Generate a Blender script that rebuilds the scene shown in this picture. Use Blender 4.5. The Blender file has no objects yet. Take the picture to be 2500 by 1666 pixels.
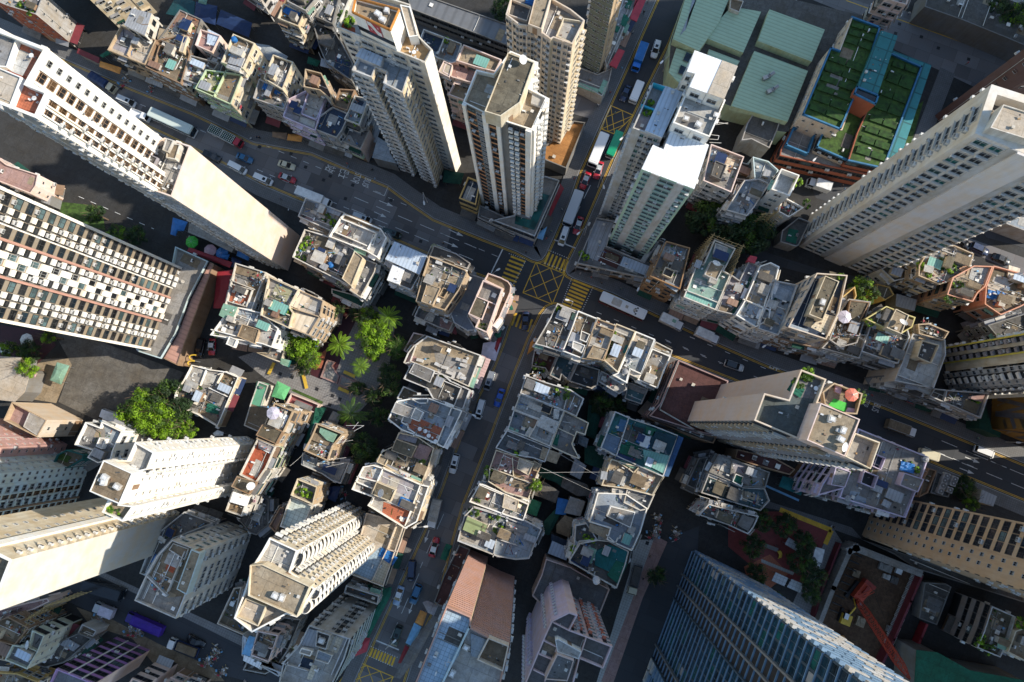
import bpy,math,random
from mathutils import Vector,Matrix
from mathutils.bvhtree import BVHTree
rnd = random.Random(11)
sc = bpy.context.scene
col = sc.collection
V = Vector
# ------------------------------------------------------------------ camera model (survey of the photograph)
CX,CY,F,HC = 1250,833,1700,170.0
NX,NY = 1283,1030                                 
_n = V(((NX-CX)/F,-(NY-CY)/F,-1)).normalized()
ROT = _n.rotation_difference(V((0,0,-1))).to_matrix()
CAM = V((0,0,HC))
def ray(x,y):return ROT @ V(((x-CX)/F,-(y-CY)/F,-1))
def P(x,y,z=0.0):
	d = ray(x,y);t = (HC-z)/-d.z
	return V((d.x*t,d.y*t,z))
OX = (0,620,1240,1860);OY = (0,410,820,1236);K = 640/2334
def px(tile,x,y):
	if tile == 's':return (x,y)
	return (OX[int(tile[1])]+x*K,OY[int(tile[0])]+y*K)
def pts(tile,s):
	o = []
	for w in s.split():
		a,b = w.split(',');o.append(px(tile,float(a),float(b)))
	return o
def height(top,base):
	g = P(*base,0);d = ray(*top);a = V((d.x,d.y))/-d.z
	return HC - a.dot(g.xy)/a.dot(a)
G_U = (P(1500,700)-P(700,380)).xy.normalized()    
G_N = V((-G_U.y,G_U.x))
GA = math.atan2(G_U.y,G_U.x)
# ------------------------------------------------------------------ materials
MATS = {}
def nodes(name):
	m = bpy.data.materials.new(name);m.use_nodes = True
	nt = m.node_tree;b = nt.nodes['Principled BSDF']
	return m,nt,b
def N(nt,t,**kw):
	n = nt.nodes.new(t)
	for k,v in kw.items():
		if k in n.inputs:n.inputs[k].default_value = v
		else:setattr(n,k,v)
	return n
def L(nt,a,b):nt.links.new(a,b)
def mixc(nt,fac,a,b,mode='MIX'):
	n = nt.nodes.new('ShaderNodeMix');n.data_type = 'RGBA';n.blend_type = mode
	for sock,v in ((n.inputs[0],fac),(n.inputs[6],a),(n.inputs[7],b)):
		if isinstance(v,(int,float)):sock.default_value = v
		elif isinstance(v,tuple):sock.default_value = (*v[:3],1)
		else:L(nt,v,sock)
	return n.outputs[2]
def mapped(nt,scale=(1,1,1),rotz=0.0):
	g = N(nt,'ShaderNodeNewGeometry');mp = N(nt,'ShaderNodeMapping')
	mp.inputs['Scale'].default_value = scale;mp.inputs['Rotation'].default_value = (0,0,rotz)
	L(nt,g.outputs['Position'],mp.inputs['Vector']);return mp.outputs[0]
def noise(nt,vec,scale,detail=4,rough=.6):
	n = N(nt,'ShaderNodeTexNoise');n.inputs['Scale'].default_value = scale;n.inputs['Detail'].default_value = detail
	n.inputs['Roughness'].default_value = rough;L(nt,vec,n.inputs['Vector']);return n.outputs[0]
def ramp(nt,v,lo,hi):
	r = N(nt,'ShaderNodeMapRange');r.inputs[1].default_value = lo;r.inputs[2].default_value = hi;r.clamp = True
	L(nt,v,r.inputs[0]);return r.outputs[0]
def sc3(c,k):return tuple(min(1,v*k) for v in c)
def lum(c):return .3*c[0]+.55*c[1]+.15*c[2]
def rust(c,k,w=(.7,.615,.5)):
	return tuple(v*k*ww/.62 for v,ww in zip(c,w))
def M_wall(c,dirt=.5):
	m,nt,b = nodes('wall_paint')
	v = mapped(nt);vs = mapped(nt,(1,1,.12))
	a = ramp(nt,noise(nt,v,.35,5),.38,.68);s = ramp(nt,noise(nt,vs,1.3,5,.7),.45,.72)
	c1 = mixc(nt,a,c,rust(c,1-.35*dirt))
	f = N(nt,'ShaderNodeMath',operation='MULTIPLY');L(nt,s,f.inputs[0]);f.inputs[1].default_value = .75*dirt
	c2 = mixc(nt,f.outputs[0],c1,rust(c,.42))
	fine = noise(nt,v,6,3);c3 = mixc(nt,ramp(nt,fine,.3,.7),c2,mixc(nt,.85,c2,c2),'MIX')
	L(nt,c3,b.inputs['Base Color']);b.inputs['Roughness'].default_value = .8
	return m
def M_conc(c,dark=.5,sc_=1.0):
	"""weathered roof concrete: blotches, dark patches, fine speckle"""
	m,nt,b = nodes('weathered_concrete')
	if lum(c) > .2:c = sc3(c,.76)
	v = mapped(nt)
	a = ramp(nt,noise(nt,v,.22*sc_,6,.65),.35,.65);e = ramp(nt,noise(nt,v,.9*sc_,7,.72),.42,.66);f = ramp(nt,noise(nt,v,5,4,.7),.35,.75)
	c1 = mixc(nt,a,sc3(c,1.12),rust(c,1-.45*dark))
	k = N(nt,'ShaderNodeMath',operation='MULTIPLY');L(nt,e,k.inputs[0]);k.inputs[1].default_value = min(1,.95*dark)
	c2 = mixc(nt,k.outputs[0],c1,rust(c,.3,(.66,.61,.55)))
	g2 = ramp(nt,noise(nt,v,2.6*sc_,6,.75),.5,.62);kk = N(nt,'ShaderNodeMath',operation='MULTIPLY');L(nt,g2,kk.inputs[0]);kk.inputs[1].default_value = .65*dark+.1
	c2 = mixc(nt,kk.outputs[0],c2,rust(c,.42,(.66,.61,.56)))
	vm = nt.nodes.new('ShaderNodeMapping');vm.vector_type = 'TEXTURE';vm.inputs['Rotation'].default_value = (0,0,GA);gg = N(nt,'ShaderNodeNewGeometry');L(nt,gg.outputs['Position'],vm.inputs['Vector'])
	t = N(nt,'ShaderNodeTexBrick');t.offset = .3;t.inputs['Scale'].default_value = 1;t.inputs['Brick Width'].default_value = 3.7;t.inputs['Row Height'].default_value = 2.9;t.inputs['Mortar Size'].default_value = .045
	t.inputs['Color1'].default_value = (1,1,1,1);t.inputs['Color2'].default_value = (.82,.82,.82,1);t.inputs['Mortar'].default_value = (.5,.49,.47,1);L(nt,vm.outputs[0],t.inputs['Vector']);c2 = mixc(nt,.8,c2,t.outputs[0],'MULTIPLY')
	k2 = N(nt,'ShaderNodeMath',operation='MULTIPLY');L(nt,f,k2.inputs[0]);k2.inputs[1].default_value = .45
	c3 = mixc(nt,k2.outputs[0],c2,sc3(c,.55))
	L(nt,c3,b.inputs['Base Color']);b.inputs['Roughness'].default_value = .9
	bp = N(nt,'ShaderNodeBump');bp.inputs['Strength'].default_value = .5;bp.inputs['Distance'].default_value = .05
	L(nt,e,bp.inputs['Height']);L(nt,bp.outputs[0],b.inputs['Normal'])
	return m
def M_sheet(c,pitch=.8,rot=0.0,dirt=.4,met=0.0):
	"""ribbed roofing sheet, ribs along the rotated y axis"""
	m,nt,b = nodes('ribbed_sheet')
	v = mapped(nt,(1,1,1),GA+rot);w = N(nt,'ShaderNodeTexWave');w.inputs['Scale'].default_value = .314/pitch
	vm = nt.nodes.new('ShaderNodeMapping');vm.vector_type = 'TEXTURE';vm.inputs['Rotation'].default_value = (0,0,GA+rot)
	g = N(nt,'ShaderNodeNewGeometry');L(nt,g.outputs['Position'],vm.inputs['Vector']);L(nt,vm.outputs[0],w.inputs['Vector'])
	v0 = mapped(nt);a = ramp(nt,noise(nt,v0,.5,6,.7),.42,.7)
	c1 = mixc(nt,ramp(nt,w.outputs['Fac'],0,.4),sc3(c,.78),c)
	k = N(nt,'ShaderNodeMath',operation='MULTIPLY');L(nt,a,k.inputs[0]);k.inputs[1].default_value = dirt
	c2 = mixc(nt,k.outputs[0],c1,rust(c,.5))
	L(nt,c2,b.inputs['Base Color']);b.inputs['Roughness'].default_value = .55;b.inputs['Metallic'].default_value = met
	bp = N(nt,'ShaderNodeBump');bp.inputs['Strength'].default_value = .3;bp.inputs['Distance'].default_value = .04
	L(nt,w.outputs['Fac'],bp.inputs['Height']);L(nt,bp.outputs[0],b.inputs['Normal'])
	return m
def M_tile(c,size=.6,rot=0.0,c2=None,dirt=.4):
	m,nt,b = nodes('paved_tile')
	vm = nt.nodes.new('ShaderNodeMapping');vm.vector_type = 'TEXTURE';vm.inputs['Rotation'].default_value = (0,0,GA+rot)
	g = N(nt,'ShaderNodeNewGeometry');L(nt,g.outputs['Position'],vm.inputs['Vector'])
	t = N(nt,'ShaderNodeTexBrick');t.offset = 0;t.inputs['Scale'].default_value = 1;t.inputs['Brick Width'].default_value = size;t.inputs['Row Height'].default_value = size
	t.inputs['Mortar Size'].default_value = size*.05;t.inputs['Color1'].default_value = (*c,1);t.inputs['Color2'].default_value = (*(c2 or sc3(c,.88)),1)
	t.inputs['Mortar'].default_value = (*sc3(c,.45),1);L(nt,vm.outputs[0],t.inputs['Vector'])
	a = ramp(nt,noise(nt,mapped(nt),.5,6,.7),.4,.7)
	k = N(nt,'ShaderNodeMath',operation='MULTIPLY');L(nt,a,k.inputs[0]);k.inputs[1].default_value = dirt
	L(nt,mixc(nt,k.outputs[0],t.outputs[0],rust(c,.45)),b.inputs['Base Color']);b.inputs['Roughness'].default_value = .75
	return m
def M_plain(c,r=.6,met=0.0,var=.15):
	m,nt,b = nodes('plain_finish')
	a = noise(nt,mapped(nt),1.1,4,.6)
	L(nt,mixc(nt,ramp(nt,a,.35,.7),c,sc3(c,1-2*var)),b.inputs['Base Color'])
	b.inputs['Roughness'].default_value = r;b.inputs['Metallic'].default_value = met
	return m
def M_glass(c,r=.12):
	m,nt,b = nodes('window_glass')
	a = noise(nt,mapped(nt),.45,2,.5)
	L(nt,mixc(nt,ramp(nt,a,.4,.6),c,sc3(c,.4)),b.inputs['Base Color'])
	b.inputs['Roughness'].default_value = r;b.inputs['IOR'].default_value = 1.5
	return m
def M_paint(c):
	m,nt,b = nodes('car_paint')
	b.inputs['Base Color'].default_value = (*c,1);b.inputs['Roughness'].default_value = .3;b.inputs['Coat Weight'].default_value = .6
	b.inputs['Coat Roughness'].default_value = .08
	d = noise(nt,mapped(nt),3,4,.6);r = ramp(nt,d,.3,.8)
	q = N(nt,'ShaderNodeMapRange');q.inputs[3].default_value = .25;q.inputs[4].default_value = .45;L(nt,r,q.inputs[0]);L(nt,q.outputs[0],b.inputs['Roughness'])
	return m
def M_leaf(c):
	m,nt,b = nodes('leaf')
	a = noise(nt,mapped(nt),.9,3,.6)
	L(nt,mixc(nt,ramp(nt,a,.35,.65),sc3(c,.55),sc3(c,1.5)),b.inputs['Base Color']);b.inputs['Roughness'].default_value = .6
	tr = N(nt,'ShaderNodeBsdfTranslucent');tr.inputs['Color'].default_value = (*sc3(c,1.6),1)
	mx = N(nt,'ShaderNodeMixShader');mx.inputs[0].default_value = .3
	L(nt,b.outputs[0],mx.inputs[1]);L(nt,tr.outputs[0],mx.inputs[2]);L(nt,mx.outputs[0],nt.nodes['Material Output'].inputs['Surface'])
	return m
def M_road(c,patch=.35,size=6.0):
	"""carriageway laid and repaired in rectangular bays"""
	m,nt,b = nodes('carriageway')
	vm = nt.nodes.new('ShaderNodeMapping');vm.vector_type = 'TEXTURE';vm.inputs['Rotation'].default_value = (0,0,GA)
	g = N(nt,'ShaderNodeNewGeometry');L(nt,g.outputs['Position'],vm.inputs['Vector'])
	t = N(nt,'ShaderNodeTexBrick');t.offset = .37;t.squash = .6;t.squash_frequency = 3;t.inputs['Scale'].default_value = 1;t.inputs['Brick Width'].default_value = size;t.inputs['Row Height'].default_value = 3.4
	t.inputs['Mortar Size'].default_value = .035;t.inputs['Color1'].default_value = (*sc3(c,1+patch),1);t.inputs['Color2'].default_value = (*sc3(c,1-patch),1);t.inputs['Mortar'].default_value = (*sc3(c,.5),1);t.inputs['Bias'].default_value = -.1
	L(nt,vm.outputs[0],t.inputs['Vector'])
	v = mapped(nt)
	a = ramp(nt,noise(nt,v,.25,6,.7),.35,.7);f = ramp(nt,noise(nt,v,4,5,.75),.3,.8)
	c1 = mixc(nt,a,t.outputs[0],mixc(nt,.5,t.outputs[0],(c[0]*1.3,c[1]*1.05,c[2]*.9)))
	c2 = mixc(nt,f,c1,mixc(nt,.3,c1,sc3(c,.4)))
	L(nt,c2,b.inputs['Base Color']);b.inputs['Roughness'].default_value = .85
	return m
KIND = dict(wall=M_wall,conc=M_conc,sheet=M_sheet,tile=M_tile,plain=M_plain,glass=M_glass,paint=M_paint,leaf=M_leaf,road=M_road)
def mat(spec):
	"""'kind r,g,b[,args]' or a palette word"""
	s = PAL.get(spec,spec)
	if s not in MATS:
		k,a = s.split(' ',1);v = [float(q) for q in a.split(',')]
		MATS[s] = KIND[k](tuple(v[:3]),*v[3:])
	return MATS[s]
PAL = {
 'glassd':'glass .02,.022,.026','glassb':'glass .015,.03,.045','glasst':'glass .01,.10,.09,.2','glasg':'glass .10,.16,.17,.3','glasbr':'glass .09,.055,.03','frame':'plain .5,.5,.48','framed':'plain .05,.05,.05',
 'acw':'plain .72,.71,.68','acg':'plain .08,.08,.085','pipe':'plain .55,.54,.5','piped':'plain .2,.19,.17','steel':'plain .4,.41,.42,.4,.6','dark':'plain .02,.02,.022','black':'plain .01,.01,.012',
 'white':'wall .82,.82,.8,.28','offw':'wall .64,.62,.58,.85','cream':'wall .68,.6,.46,.75','grey':'wall .4,.39,.38,.85','lgrey':'wall .54,.54,.54,.8','dgrey':'wall .2,.2,.2,.6','tan':'wall .5,.39,.27,.85','ochre':'wall .6,.42,.16,.5',
 'brown':'wall .3,.2,.13,.6','moss':'wall .16,.15,.12,.9','pinkw':'wall .7,.56,.52,.4','brick':'wall .33,.1,.055,.4','lilac':'wall .56,.5,.66,.35','salmon':'wall .66,.34,.24,.5','beige':'wall .62,.54,.46,.45','ltblue':'wall .5,.62,.66,.4','mint':'wall .5,.62,.42,.5',
 'rgrey':'conc .42,.41,.4','rlight':'conc .62,.61,.59,.5','rwhite':'conc .72,.72,.7,.55','rdark':'conc .13,.125,.12,.6','rbrown':'conc .36,.28,.19,.7','rtan':'conc .52,.43,.31,.6','rmoss':'conc .24,.21,.15,.8','rblue':'conc .45,.53,.62,.45','rnavy':'conc .03,.05,.09,.4',
 'rred':'conc .5,.12,.055,.35','rteal':'conc .36,.55,.5,.4','rlilac':'conc .47,.45,.5,.4','rpink':'conc .55,.36,.34,.4','rmaroon':'conc .12,.05,.045,.5','rolive':'conc .5,.5,.33,.4','rcream':'conc .72,.64,.54,.35','rorange':'conc .62,.3,.1,.5','rmidgrey':'conc .28,.28,.285,.5',
 'shblue':'sheet .5,.58,.68,.8,0,.3','shwhite':'sheet .85,.85,.85,.7,0,.12','shgrey':'sheet .34,.35,.37,.7,0,.5','shgreen':'sheet .37,.5,.34,.9,1.5708,.2','shteal':'sheet .2,.42,.36,.6,0,.3','shterra':'sheet .5,.28,.22,1.1,1.5708,.2','shbrown':'sheet .27,.16,.11,.8,0,.4','shcream':'sheet .7,.6,.46,1.4,0,.5',
 'tgreen':'conc .015,.15,.1,.5','tdgreen':'conc .008,.07,.05,.5','tblue':'plain .02,.16,.45','tnavy':'plain .01,.03,.1','tsky':'plain .2,.45,.7','tteal':'conc .015,.16,.17,.5','tred':'plain .45,.04,.06','tmaroon':'plain .17,.025,.035','tgrey':'plain .3,.3,.31','tyel':'plain .7,.45,.05','torange':'plain .65,.28,.06','tmint':'conc .33,.6,.48,.4','twhite':'plain .8,.8,.79','tbrown':'plain .25,.16,.1','tpurple':'plain .06,.02,.32','tlgreen':'plain .15,.5,.2','tvgreen':'plain .05,.5,.04','tpink':'plain .62,.38,.42','tcoral':'plain .8,.2,.12','tlilac':'plain .62,.58,.68','tdred':'plain .3,.02,.03',
 'tilew':'tile .66,.66,.64,.55','tileg':'tile .45,.45,.43,.6','tilered':'tile .46,.14,.07,.4','tilechk':'tile .72,.62,.5,.6,0','tileb':'tile .38,.5,.6,.7','tilecream':'tile .68,.58,.42,.6',
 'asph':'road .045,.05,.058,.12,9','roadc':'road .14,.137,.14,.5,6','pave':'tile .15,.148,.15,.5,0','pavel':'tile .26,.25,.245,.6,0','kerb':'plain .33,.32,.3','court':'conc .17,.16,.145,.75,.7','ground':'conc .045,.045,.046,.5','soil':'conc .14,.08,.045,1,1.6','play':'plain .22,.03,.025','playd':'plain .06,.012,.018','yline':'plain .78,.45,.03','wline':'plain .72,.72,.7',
 'grass':'plain .06,.12,.02,.9,0,.35','bark':'plain .16,.11,.07,.9','leafy':'leaf .19,.33,.01','leafm':'leaf .06,.12,.012','leafd':'leaf .022,.05,.014','leafp':'leaf .08,.16,.012','wood':'plain .42,.27,.13,.8','bamboo':'plain .5,.36,.16,.7','terra':'plain .4,.15,.07','skin':'plain .55,.35,.25','hair':'plain .02,.018,.015','tyre':'plain .015,.015,.016,.8','lampw':'plain .8,.8,.8','redl':'plain .5,.02,.02','crane':'plain .5,.06,.025','craned':'plain .3,.035,.02','grime':'wall .22,.2,.18,.8','finb':'plain .22,.34,.48,.35','glassn':'glass .012,.05,.085,.15','tshadeteal':'plain .006,.06,.07','slatb':'plain .05,.08,.11',
}
def _chk():
	m = M_tile((.75,.62,.45),.9,0,(.3,.16,.08),.1);MATS[PAL['tilechk']] = m
_chk()
# ------------------------------------------------------------------ mesh builder
class MB:
	def __init__(s):s.v = [];s.f = [];s.m = [];s.mats = []
	def mi(s,m):
		if m not in s.mats:s.mats.append(m)
		return s.mats.index(m)
	def face(s,vs,m):
		n = len(s.v);s.v.extend(tuple(v) for v in vs);s.f.append(tuple(range(n,n+len(vs))));s.m.append(s.mi(m))
	def raw(s,vs,fs,m):
		n = len(s.v);s.v.extend(tuple(v) for v in vs);k = s.mi(m)
		for f in fs:s.f.append(tuple(n+i for i in f));s.m.append(k)
	def prism(s,poly,z0,z1,m,top=None,bottom=False):
		n = len(poly);vs = [(p[0],p[1],z0) for p in poly]+[(p[0],p[1],z1) for p in poly]
		s.raw(vs,[(i,(i+1) % n,n+(i+1) % n,n+i) for i in range(n)],m)
		s.raw(vs,[tuple(range(n,2*n))]+([tuple(range(n-1,-1,-1))] if bottom else []),top or m)
	def obox(s,o,a,b,c,m,top=None):
		"""box at corner o with edge vectors a, b, c (right-handed)"""
		o,a,b,c = V(o),V(a),V(b),V(c)
		vs = [o,o+a,o+a+b,o+b,o+c,o+a+c,o+a+b+c,o+b+c]
		s.raw(vs,[(0,3,2,1),(0,1,5,4),(1,2,6,5),(2,3,7,6),(3,0,4,7)],m);s.raw(vs,[(4,5,6,7)],top or m)
	def box(s,c,sz,rot,m,top=None):
		u = V((math.cos(rot),math.sin(rot),0));w = V((-u.y,u.x,0))
		s.obox(V(c)-u*sz[0]/2-w*sz[1]/2-V((0,0,sz[2]/2)),u*sz[0],w*sz[1],V((0,0,sz[2])),m,top)
	def tube(s,p,q,r,m,n=5,r2=None,cap=True):
		p,q = V(p),V(q);d = (q-p).normalized();a = d.orthogonal().normalized();b = d.cross(a)
		r2 = r if r2 is None else r2
		vs = [p+(a*math.cos(t)+b*math.sin(t))*r for t in [2*math.pi*i/n for i in range(n)]]+[q+(a*math.cos(t)+b*math.sin(t))*r2 for t in [2*math.pi*i/n for i in range(n)]]
		fs = [(i,(i+1) % n,n+(i+1) % n,n+i) for i in range(n)]
		if cap:fs += [tuple(range(n-1,-1,-1)),tuple(range(n,2*n))]
		s.raw(vs,fs,m)
	def lathe(s,c,prof,m,n=12):
		c = V(c);vs = [];fs = []
		for r,z in prof:
			for i in range(n):t = 2*math.pi*i/n;vs.append(c+V((r*math.cos(t),r*math.sin(t),z)))
		for j in range(len(prof)-1):
			for i in range(n):fs.append((j*n+i,j*n+(i+1) % n,(j+1)*n+(i+1) % n,(j+1)*n+i))
		fs += [tuple(range(n-1,-1,-1)),tuple(range((len(prof)-1)*n,len(prof)*n))]
		s.raw(vs,fs,m)
	def mesh(s,name,org=(0,0,0)):
		me = bpy.data.meshes.new(name);o = V(org)
		me.from_pydata([(v[0]-o.x,v[1]-o.y,v[2]-o.z) for v in s.v],[],s.f)
		for m in s.mats:me.materials.append(mat(m))
		me.polygons.foreach_set('material_index',s.m);me.update()
		return me
	def build(s,name,parent=None,org=None,smooth=False):
		org = V(org) if org is not None else (wpos(parent) if parent else V((0,0,0)))
		me = s.mesh(name,org)
		if smooth:me.polygons.foreach_set('use_smooth',[True]*len(me.polygons))
		o = bpy.data.objects.new(name,me);link(o)
		if parent:o.parent = parent;o.location = org-wpos(parent)
		else:o.location = org
		return o
def link(o):col.objects.link(o)
def wpos(o):
	p = V(o.location)
	return p+wpos(o.parent) if o.parent else p
def thing(name,loc,label,cat,group=None,rz=0):
	o = bpy.data.objects.new(name,None);o.empty_display_size = .5;link(o);o.location = loc;o.rotation_euler = (0,0,rz)
	return tag(o,label,cat,group)
def tag(o,label,cat,group=None,kind=None):
	if label:o['label'] = label
	if cat:o['category'] = cat
	if group:o['group'] = group
	if kind:o['kind'] = kind
	return o
def struct(o,kind='structure'):o['kind'] = kind;return o
def child(name,me,parent,mtx):
	o = bpy.data.objects.new(name,me);link(o);o.parent = parent;o.matrix_local = mtx;return o
def area2(p):return sum(p[i][0]*p[(i+1) % len(p)][1]-p[(i+1) % len(p)][0]*p[i][1] for i in range(len(p)))/2
def ccw(p):return list(p) if area2(p) > 0 else list(p)[::-1]
def inset(poly,d):
	n = len(poly);out = []
	for i in range(n):
		p0,p1,p2 = V(poly[i-1]),V(poly[i]),V(poly[(i+1) % n])
		a = (p1-p0).normalized();b = (p2-p1).normalized();na = V((-a.y,a.x));nb = V((-b.y,b.x))
		k = 1+na.dot(nb);o = (na+nb)/max(k,.35)
		out.append(p1+o*d)
	return out
def inside(p,poly):
	c = False;n = len(poly);x,y = p[0],p[1]
	for i in range(n):
		a,b = poly[i],poly[i-1]
		if (a[1] > y) != (b[1] > y) and x < (b[0]-a[0])*(y-a[1])/(b[1]-a[1])+a[0]:c = not c
	return c
def cen(poly):
	n = len(poly);return V((sum(p[0] for p in poly)/n,sum(p[1] for p in poly)/n))
def xy(ps,z):return [P(x,y,z).xy for x,y in ps]
# ------------------------------------------------------------------ buildings
BLD = {};BV = ([],[])
from mathutils.geometry import tessellate_polygon
def bvadd(vs,faces):
	n = len(BV[0]);BV[0].extend(tuple(v) for v in vs);BV[1].extend(tuple(n+i for i in f) for f in faces)
def bvprism(poly,z0,z1):
	n = len(poly);vs = [(p[0],p[1],z0) for p in poly]+[(p[0],p[1],z1) for p in poly]
	fs = [(i,(i+1) % n,n+(i+1) % n,n+i) for i in range(n)]
	fs += [tuple(n+i for i in t) for t in tessellate_polygon([[V((p[0],p[1],0)) for p in poly]])]
	bvadd(vs,fs)
DIRS = {'E':V((G_U.x,G_U.y)),'W':-V((G_U.x,G_U.y)),'N':V((G_N.x,G_N.y)),'S':-V((G_N.x,G_N.y))}
def facing(n):return max(DIRS,key=lambda k:DIRS[k].dot(n))
def B(id,name,label,tile,poly,h,wall='offw',roof='rgrey',st='tong',par=.9,base=False,z0=0.0,group=None,cat='building',F_={},W_={},patches=(),blocks=(),walls=(),clutter=1.0,sh=3.0,gf=3.6,shops=True,pt=.24,rand=None):
	if isinstance(h,str):
		t,b = pts(tile,h);h = height(t,b)
	h += (hash_(id) % 13)*.011
	poly2 = ccw(xy(pts(tile,poly),0 if base else h));c = cen(poly2)
	root = thing(name,(c.x,c.y,z0),label,cat,group)
	w = MB();n = len(poly2)
	for i in range(n):
		a,b = V(poly2[i]),V(poly2[(i+1) % n]);d = (b-a).normalized();f = facing(V((d.y,-d.x)))
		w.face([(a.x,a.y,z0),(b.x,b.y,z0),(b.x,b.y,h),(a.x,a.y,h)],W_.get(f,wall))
	rp = poly2;rz = h
	if par > 0:
		rp = inset(poly2,pt);rz = h-par
		for i in range(n):
			a,b,c1,d1 = poly2[i],poly2[(i+1) % n],rp[(i+1) % n],rp[i]
			w.face([(*a,h),(*b,h),(*c1,h),(*d1,h)],wall)
			w.face([(*d1,h),(*c1,h),(*c1,rz),(*d1,rz)],wall)
	r = MB();r.face([(*p,rz) for p in rp],roof);r.build('roof',root)
	bvprism(poly2,z0,h-.02 if par <= 0 else rz)
	bd = dict(id=id,root=root,poly=poly2,h=h,rz=rz,wall=w,st=st,F=F_,wm=wall,W=W_,z0=z0,sh=sh,gf=gf,shops=shops and z0 == 0,clutter=clutter,keep=[],rp=rp,label=label,rnd=random.Random(hash_(id)))
	BLD[id] = bd
	for p_ in patches:patch(bd,tile,*p_)
	for b_ in blocks:block(bd,tile,*b_)
	for w_ in walls:lowwall(bd,tile,*w_)
	return bd
def hash_(s):
	k = 7
	for ch in s:k = (k*131+ord(ch)) % 1000003
	return k
def patch(bd,tile,poly,m,dz=.02,name='terrace_floor'):
	"""area of the roof with a finish or painted shade of its own"""
	p2 = ccw(xy(pts(tile,poly),bd['rz']));q = MB();q.prism(p2,bd['rz']-.01,bd['rz']+dz,m);q.build(name,bd['root'])
def block(bd,tile,poly,hh,wm='offw',rm='rgrey',lip=.25,name='stair_house',base=0):
	"""rooftop room; poly is the outline of its top"""
	zt = bd['rz']+hh;p2 = ccw(xy(pts(tile,poly),zt));z0 = bd['rz']+base-.02;q = MB();n = len(p2)
	q.prism(p2,z0,zt,wm,rm) if lip <= 0 else None
	if lip > 0:
		ip = inset(p2,.16)
		for i in range(n):
			a,b,c1,d1 = p2[i],p2[(i+1) % n],ip[(i+1) % n],ip[i]
			q.face([(*a,z0),(*b,z0),(*b,zt),(*a,zt)],wm);q.face([(*a,zt),(*b,zt),(*c1,zt),(*d1,zt)],wm);q.face([(*d1,zt),(*c1,zt),(*c1,zt-lip),(*d1,zt-lip)],wm)
		if hh > 2.2:
			i = bd['rnd'].randrange(n);a,b = V(p2[i]),V(p2[(i+1) % n])
			if (b-a).length > 1.6:
				d = (b-a).normalized();nn = V((d.y,-d.x));o = a+d*((b-a).length*.5-.45)
				q.obox((*o,z0),(*(d*.9),0),(*(nn*.05),0),(0,0,2.0),'dark') if False else q.obox((*(o+d*.9),z0),(*(-d*.9),0),(*(nn*.05),0),(0,0,2.0),'brown')
	o = q.build(name,bd['root'])
	if lip > 0:
		r = MB();r.face([(*p,zt-lip) for p in ip],rm);r.build('roof',o)
	bvprism(p2,z0,zt);bd['keep'].append(p2);bd.setdefault('tops',[]).append((p2,zt-max(lip,0)))
	return o
def lowwall(bd,tile,line,hh=.9,th=.2,m=None,name='parapet'):
	ps = xy(pts(tile,line),bd['rz']+hh);q = MB();m = m or bd['wm']
	for a,b in zip(ps,ps[1:]):
		d = (b-a).normalized();nn = V((-d.y,d.x))*th/2
		q.prism([a-nn-d*th/2,b-nn+d*th/2,b+nn+d*th/2,a+nn-d*th/2],bd['rz']-.02,bd['rz']+hh,m)
	q.build(name,bd['root'])
# ---- window and air-conditioner meshes
MESH = {}
def window_mesh(g,f):
	k = ('w',g,f)
	if k not in MESH:
		q = MB();q.face([(-.46,-.03,-.46),(.46,-.03,-.46),(.46,-.03,.46),(-.46,-.03,.46)],g)
		for c,s in (((-.48,-.05,0),(.05,.1,1)),((.48,-.05,0),(.05,.1,1)),((0,-.05,.475),(.92,.1,.05)),((0,-.07,-.475),(1.0,.14,.05)),((.02,-.04,0),(.035,.06,.92)),((0,-.04,.18),(.92,.055,.03))):
			q.box(c,s,0,f)
		MESH[k] = q.mesh('window')
	return MESH[k]
def ac_mesh(kind=0):
	k = ('ac',kind)
	if k not in MESH:
		q = MB();q.box((0,-.3,0),(.85,.5,.6),0,'acw');q.box((0,-.56,.0),(.7,.03,.46),0,'acg')
		q.tube((.15,-.575,0),(.15,-.59,0),.2,'steel',8)
		q.box((-.3,-.3,-.35),(.05,.55,.08),0,'piped');q.box((.3,-.3,-.35),(.05,.55,.08),0,'piped')
		q.box((-.1,-.2,.32),(.5,.25,.04),0,'lgrey')
		MESH[k] = q.mesh('air_conditioner')
	return MESH[k]
def roofac_mesh():
	if 'rac' not in MESH:
		q = MB();q.box((0,0,.42),(.95,.4,.7),0,'acw');q.box((.12,-.21,.42),(.6,.03,.56),0,'acg');q.box((-.35,0,.035),(.08,.45,.07),0,'piped');q.box((.35,0,.035),(.08,.45,.07),0,'piped')
		q.tube((.45,.1,.5),(.9,.3,.05),.03,'pipe')
		MESH['rac'] = q.mesh('air_conditioner')
	return MESH['rac']
def frame_m(u,n,p,sx=1,sz=1):
	return Matrix(((u.x*sx,-n.x,0,p[0]),(u.y*sx,-n.y,0,p[1]),(0,0,sz,p[2]),(0,0,0,1)))
def proj(p):
	d = ROT.transposed() @ (V(p)-CAM);return (CX+F*d.x/-d.z,CY-F*d.y/-d.z)
BVT = None
def seen(p):
	x,y = proj(p)
	if not (-20 < x < 2520 and -20 < y < 1686):return False
	d = CAM-V(p);r = BVT.ray_cast(V(p)+d.normalized()*.05,d.normalized(),d.length-1)
	return r[0] is None
GL = ['glassd']*5+['glassb']*2+['glasg'];HOODS = ['tgrey','tgrey','shgrey','twhite','tbrown','rmidgrey','rdark','rdark','tmint','tdgreen']
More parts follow.
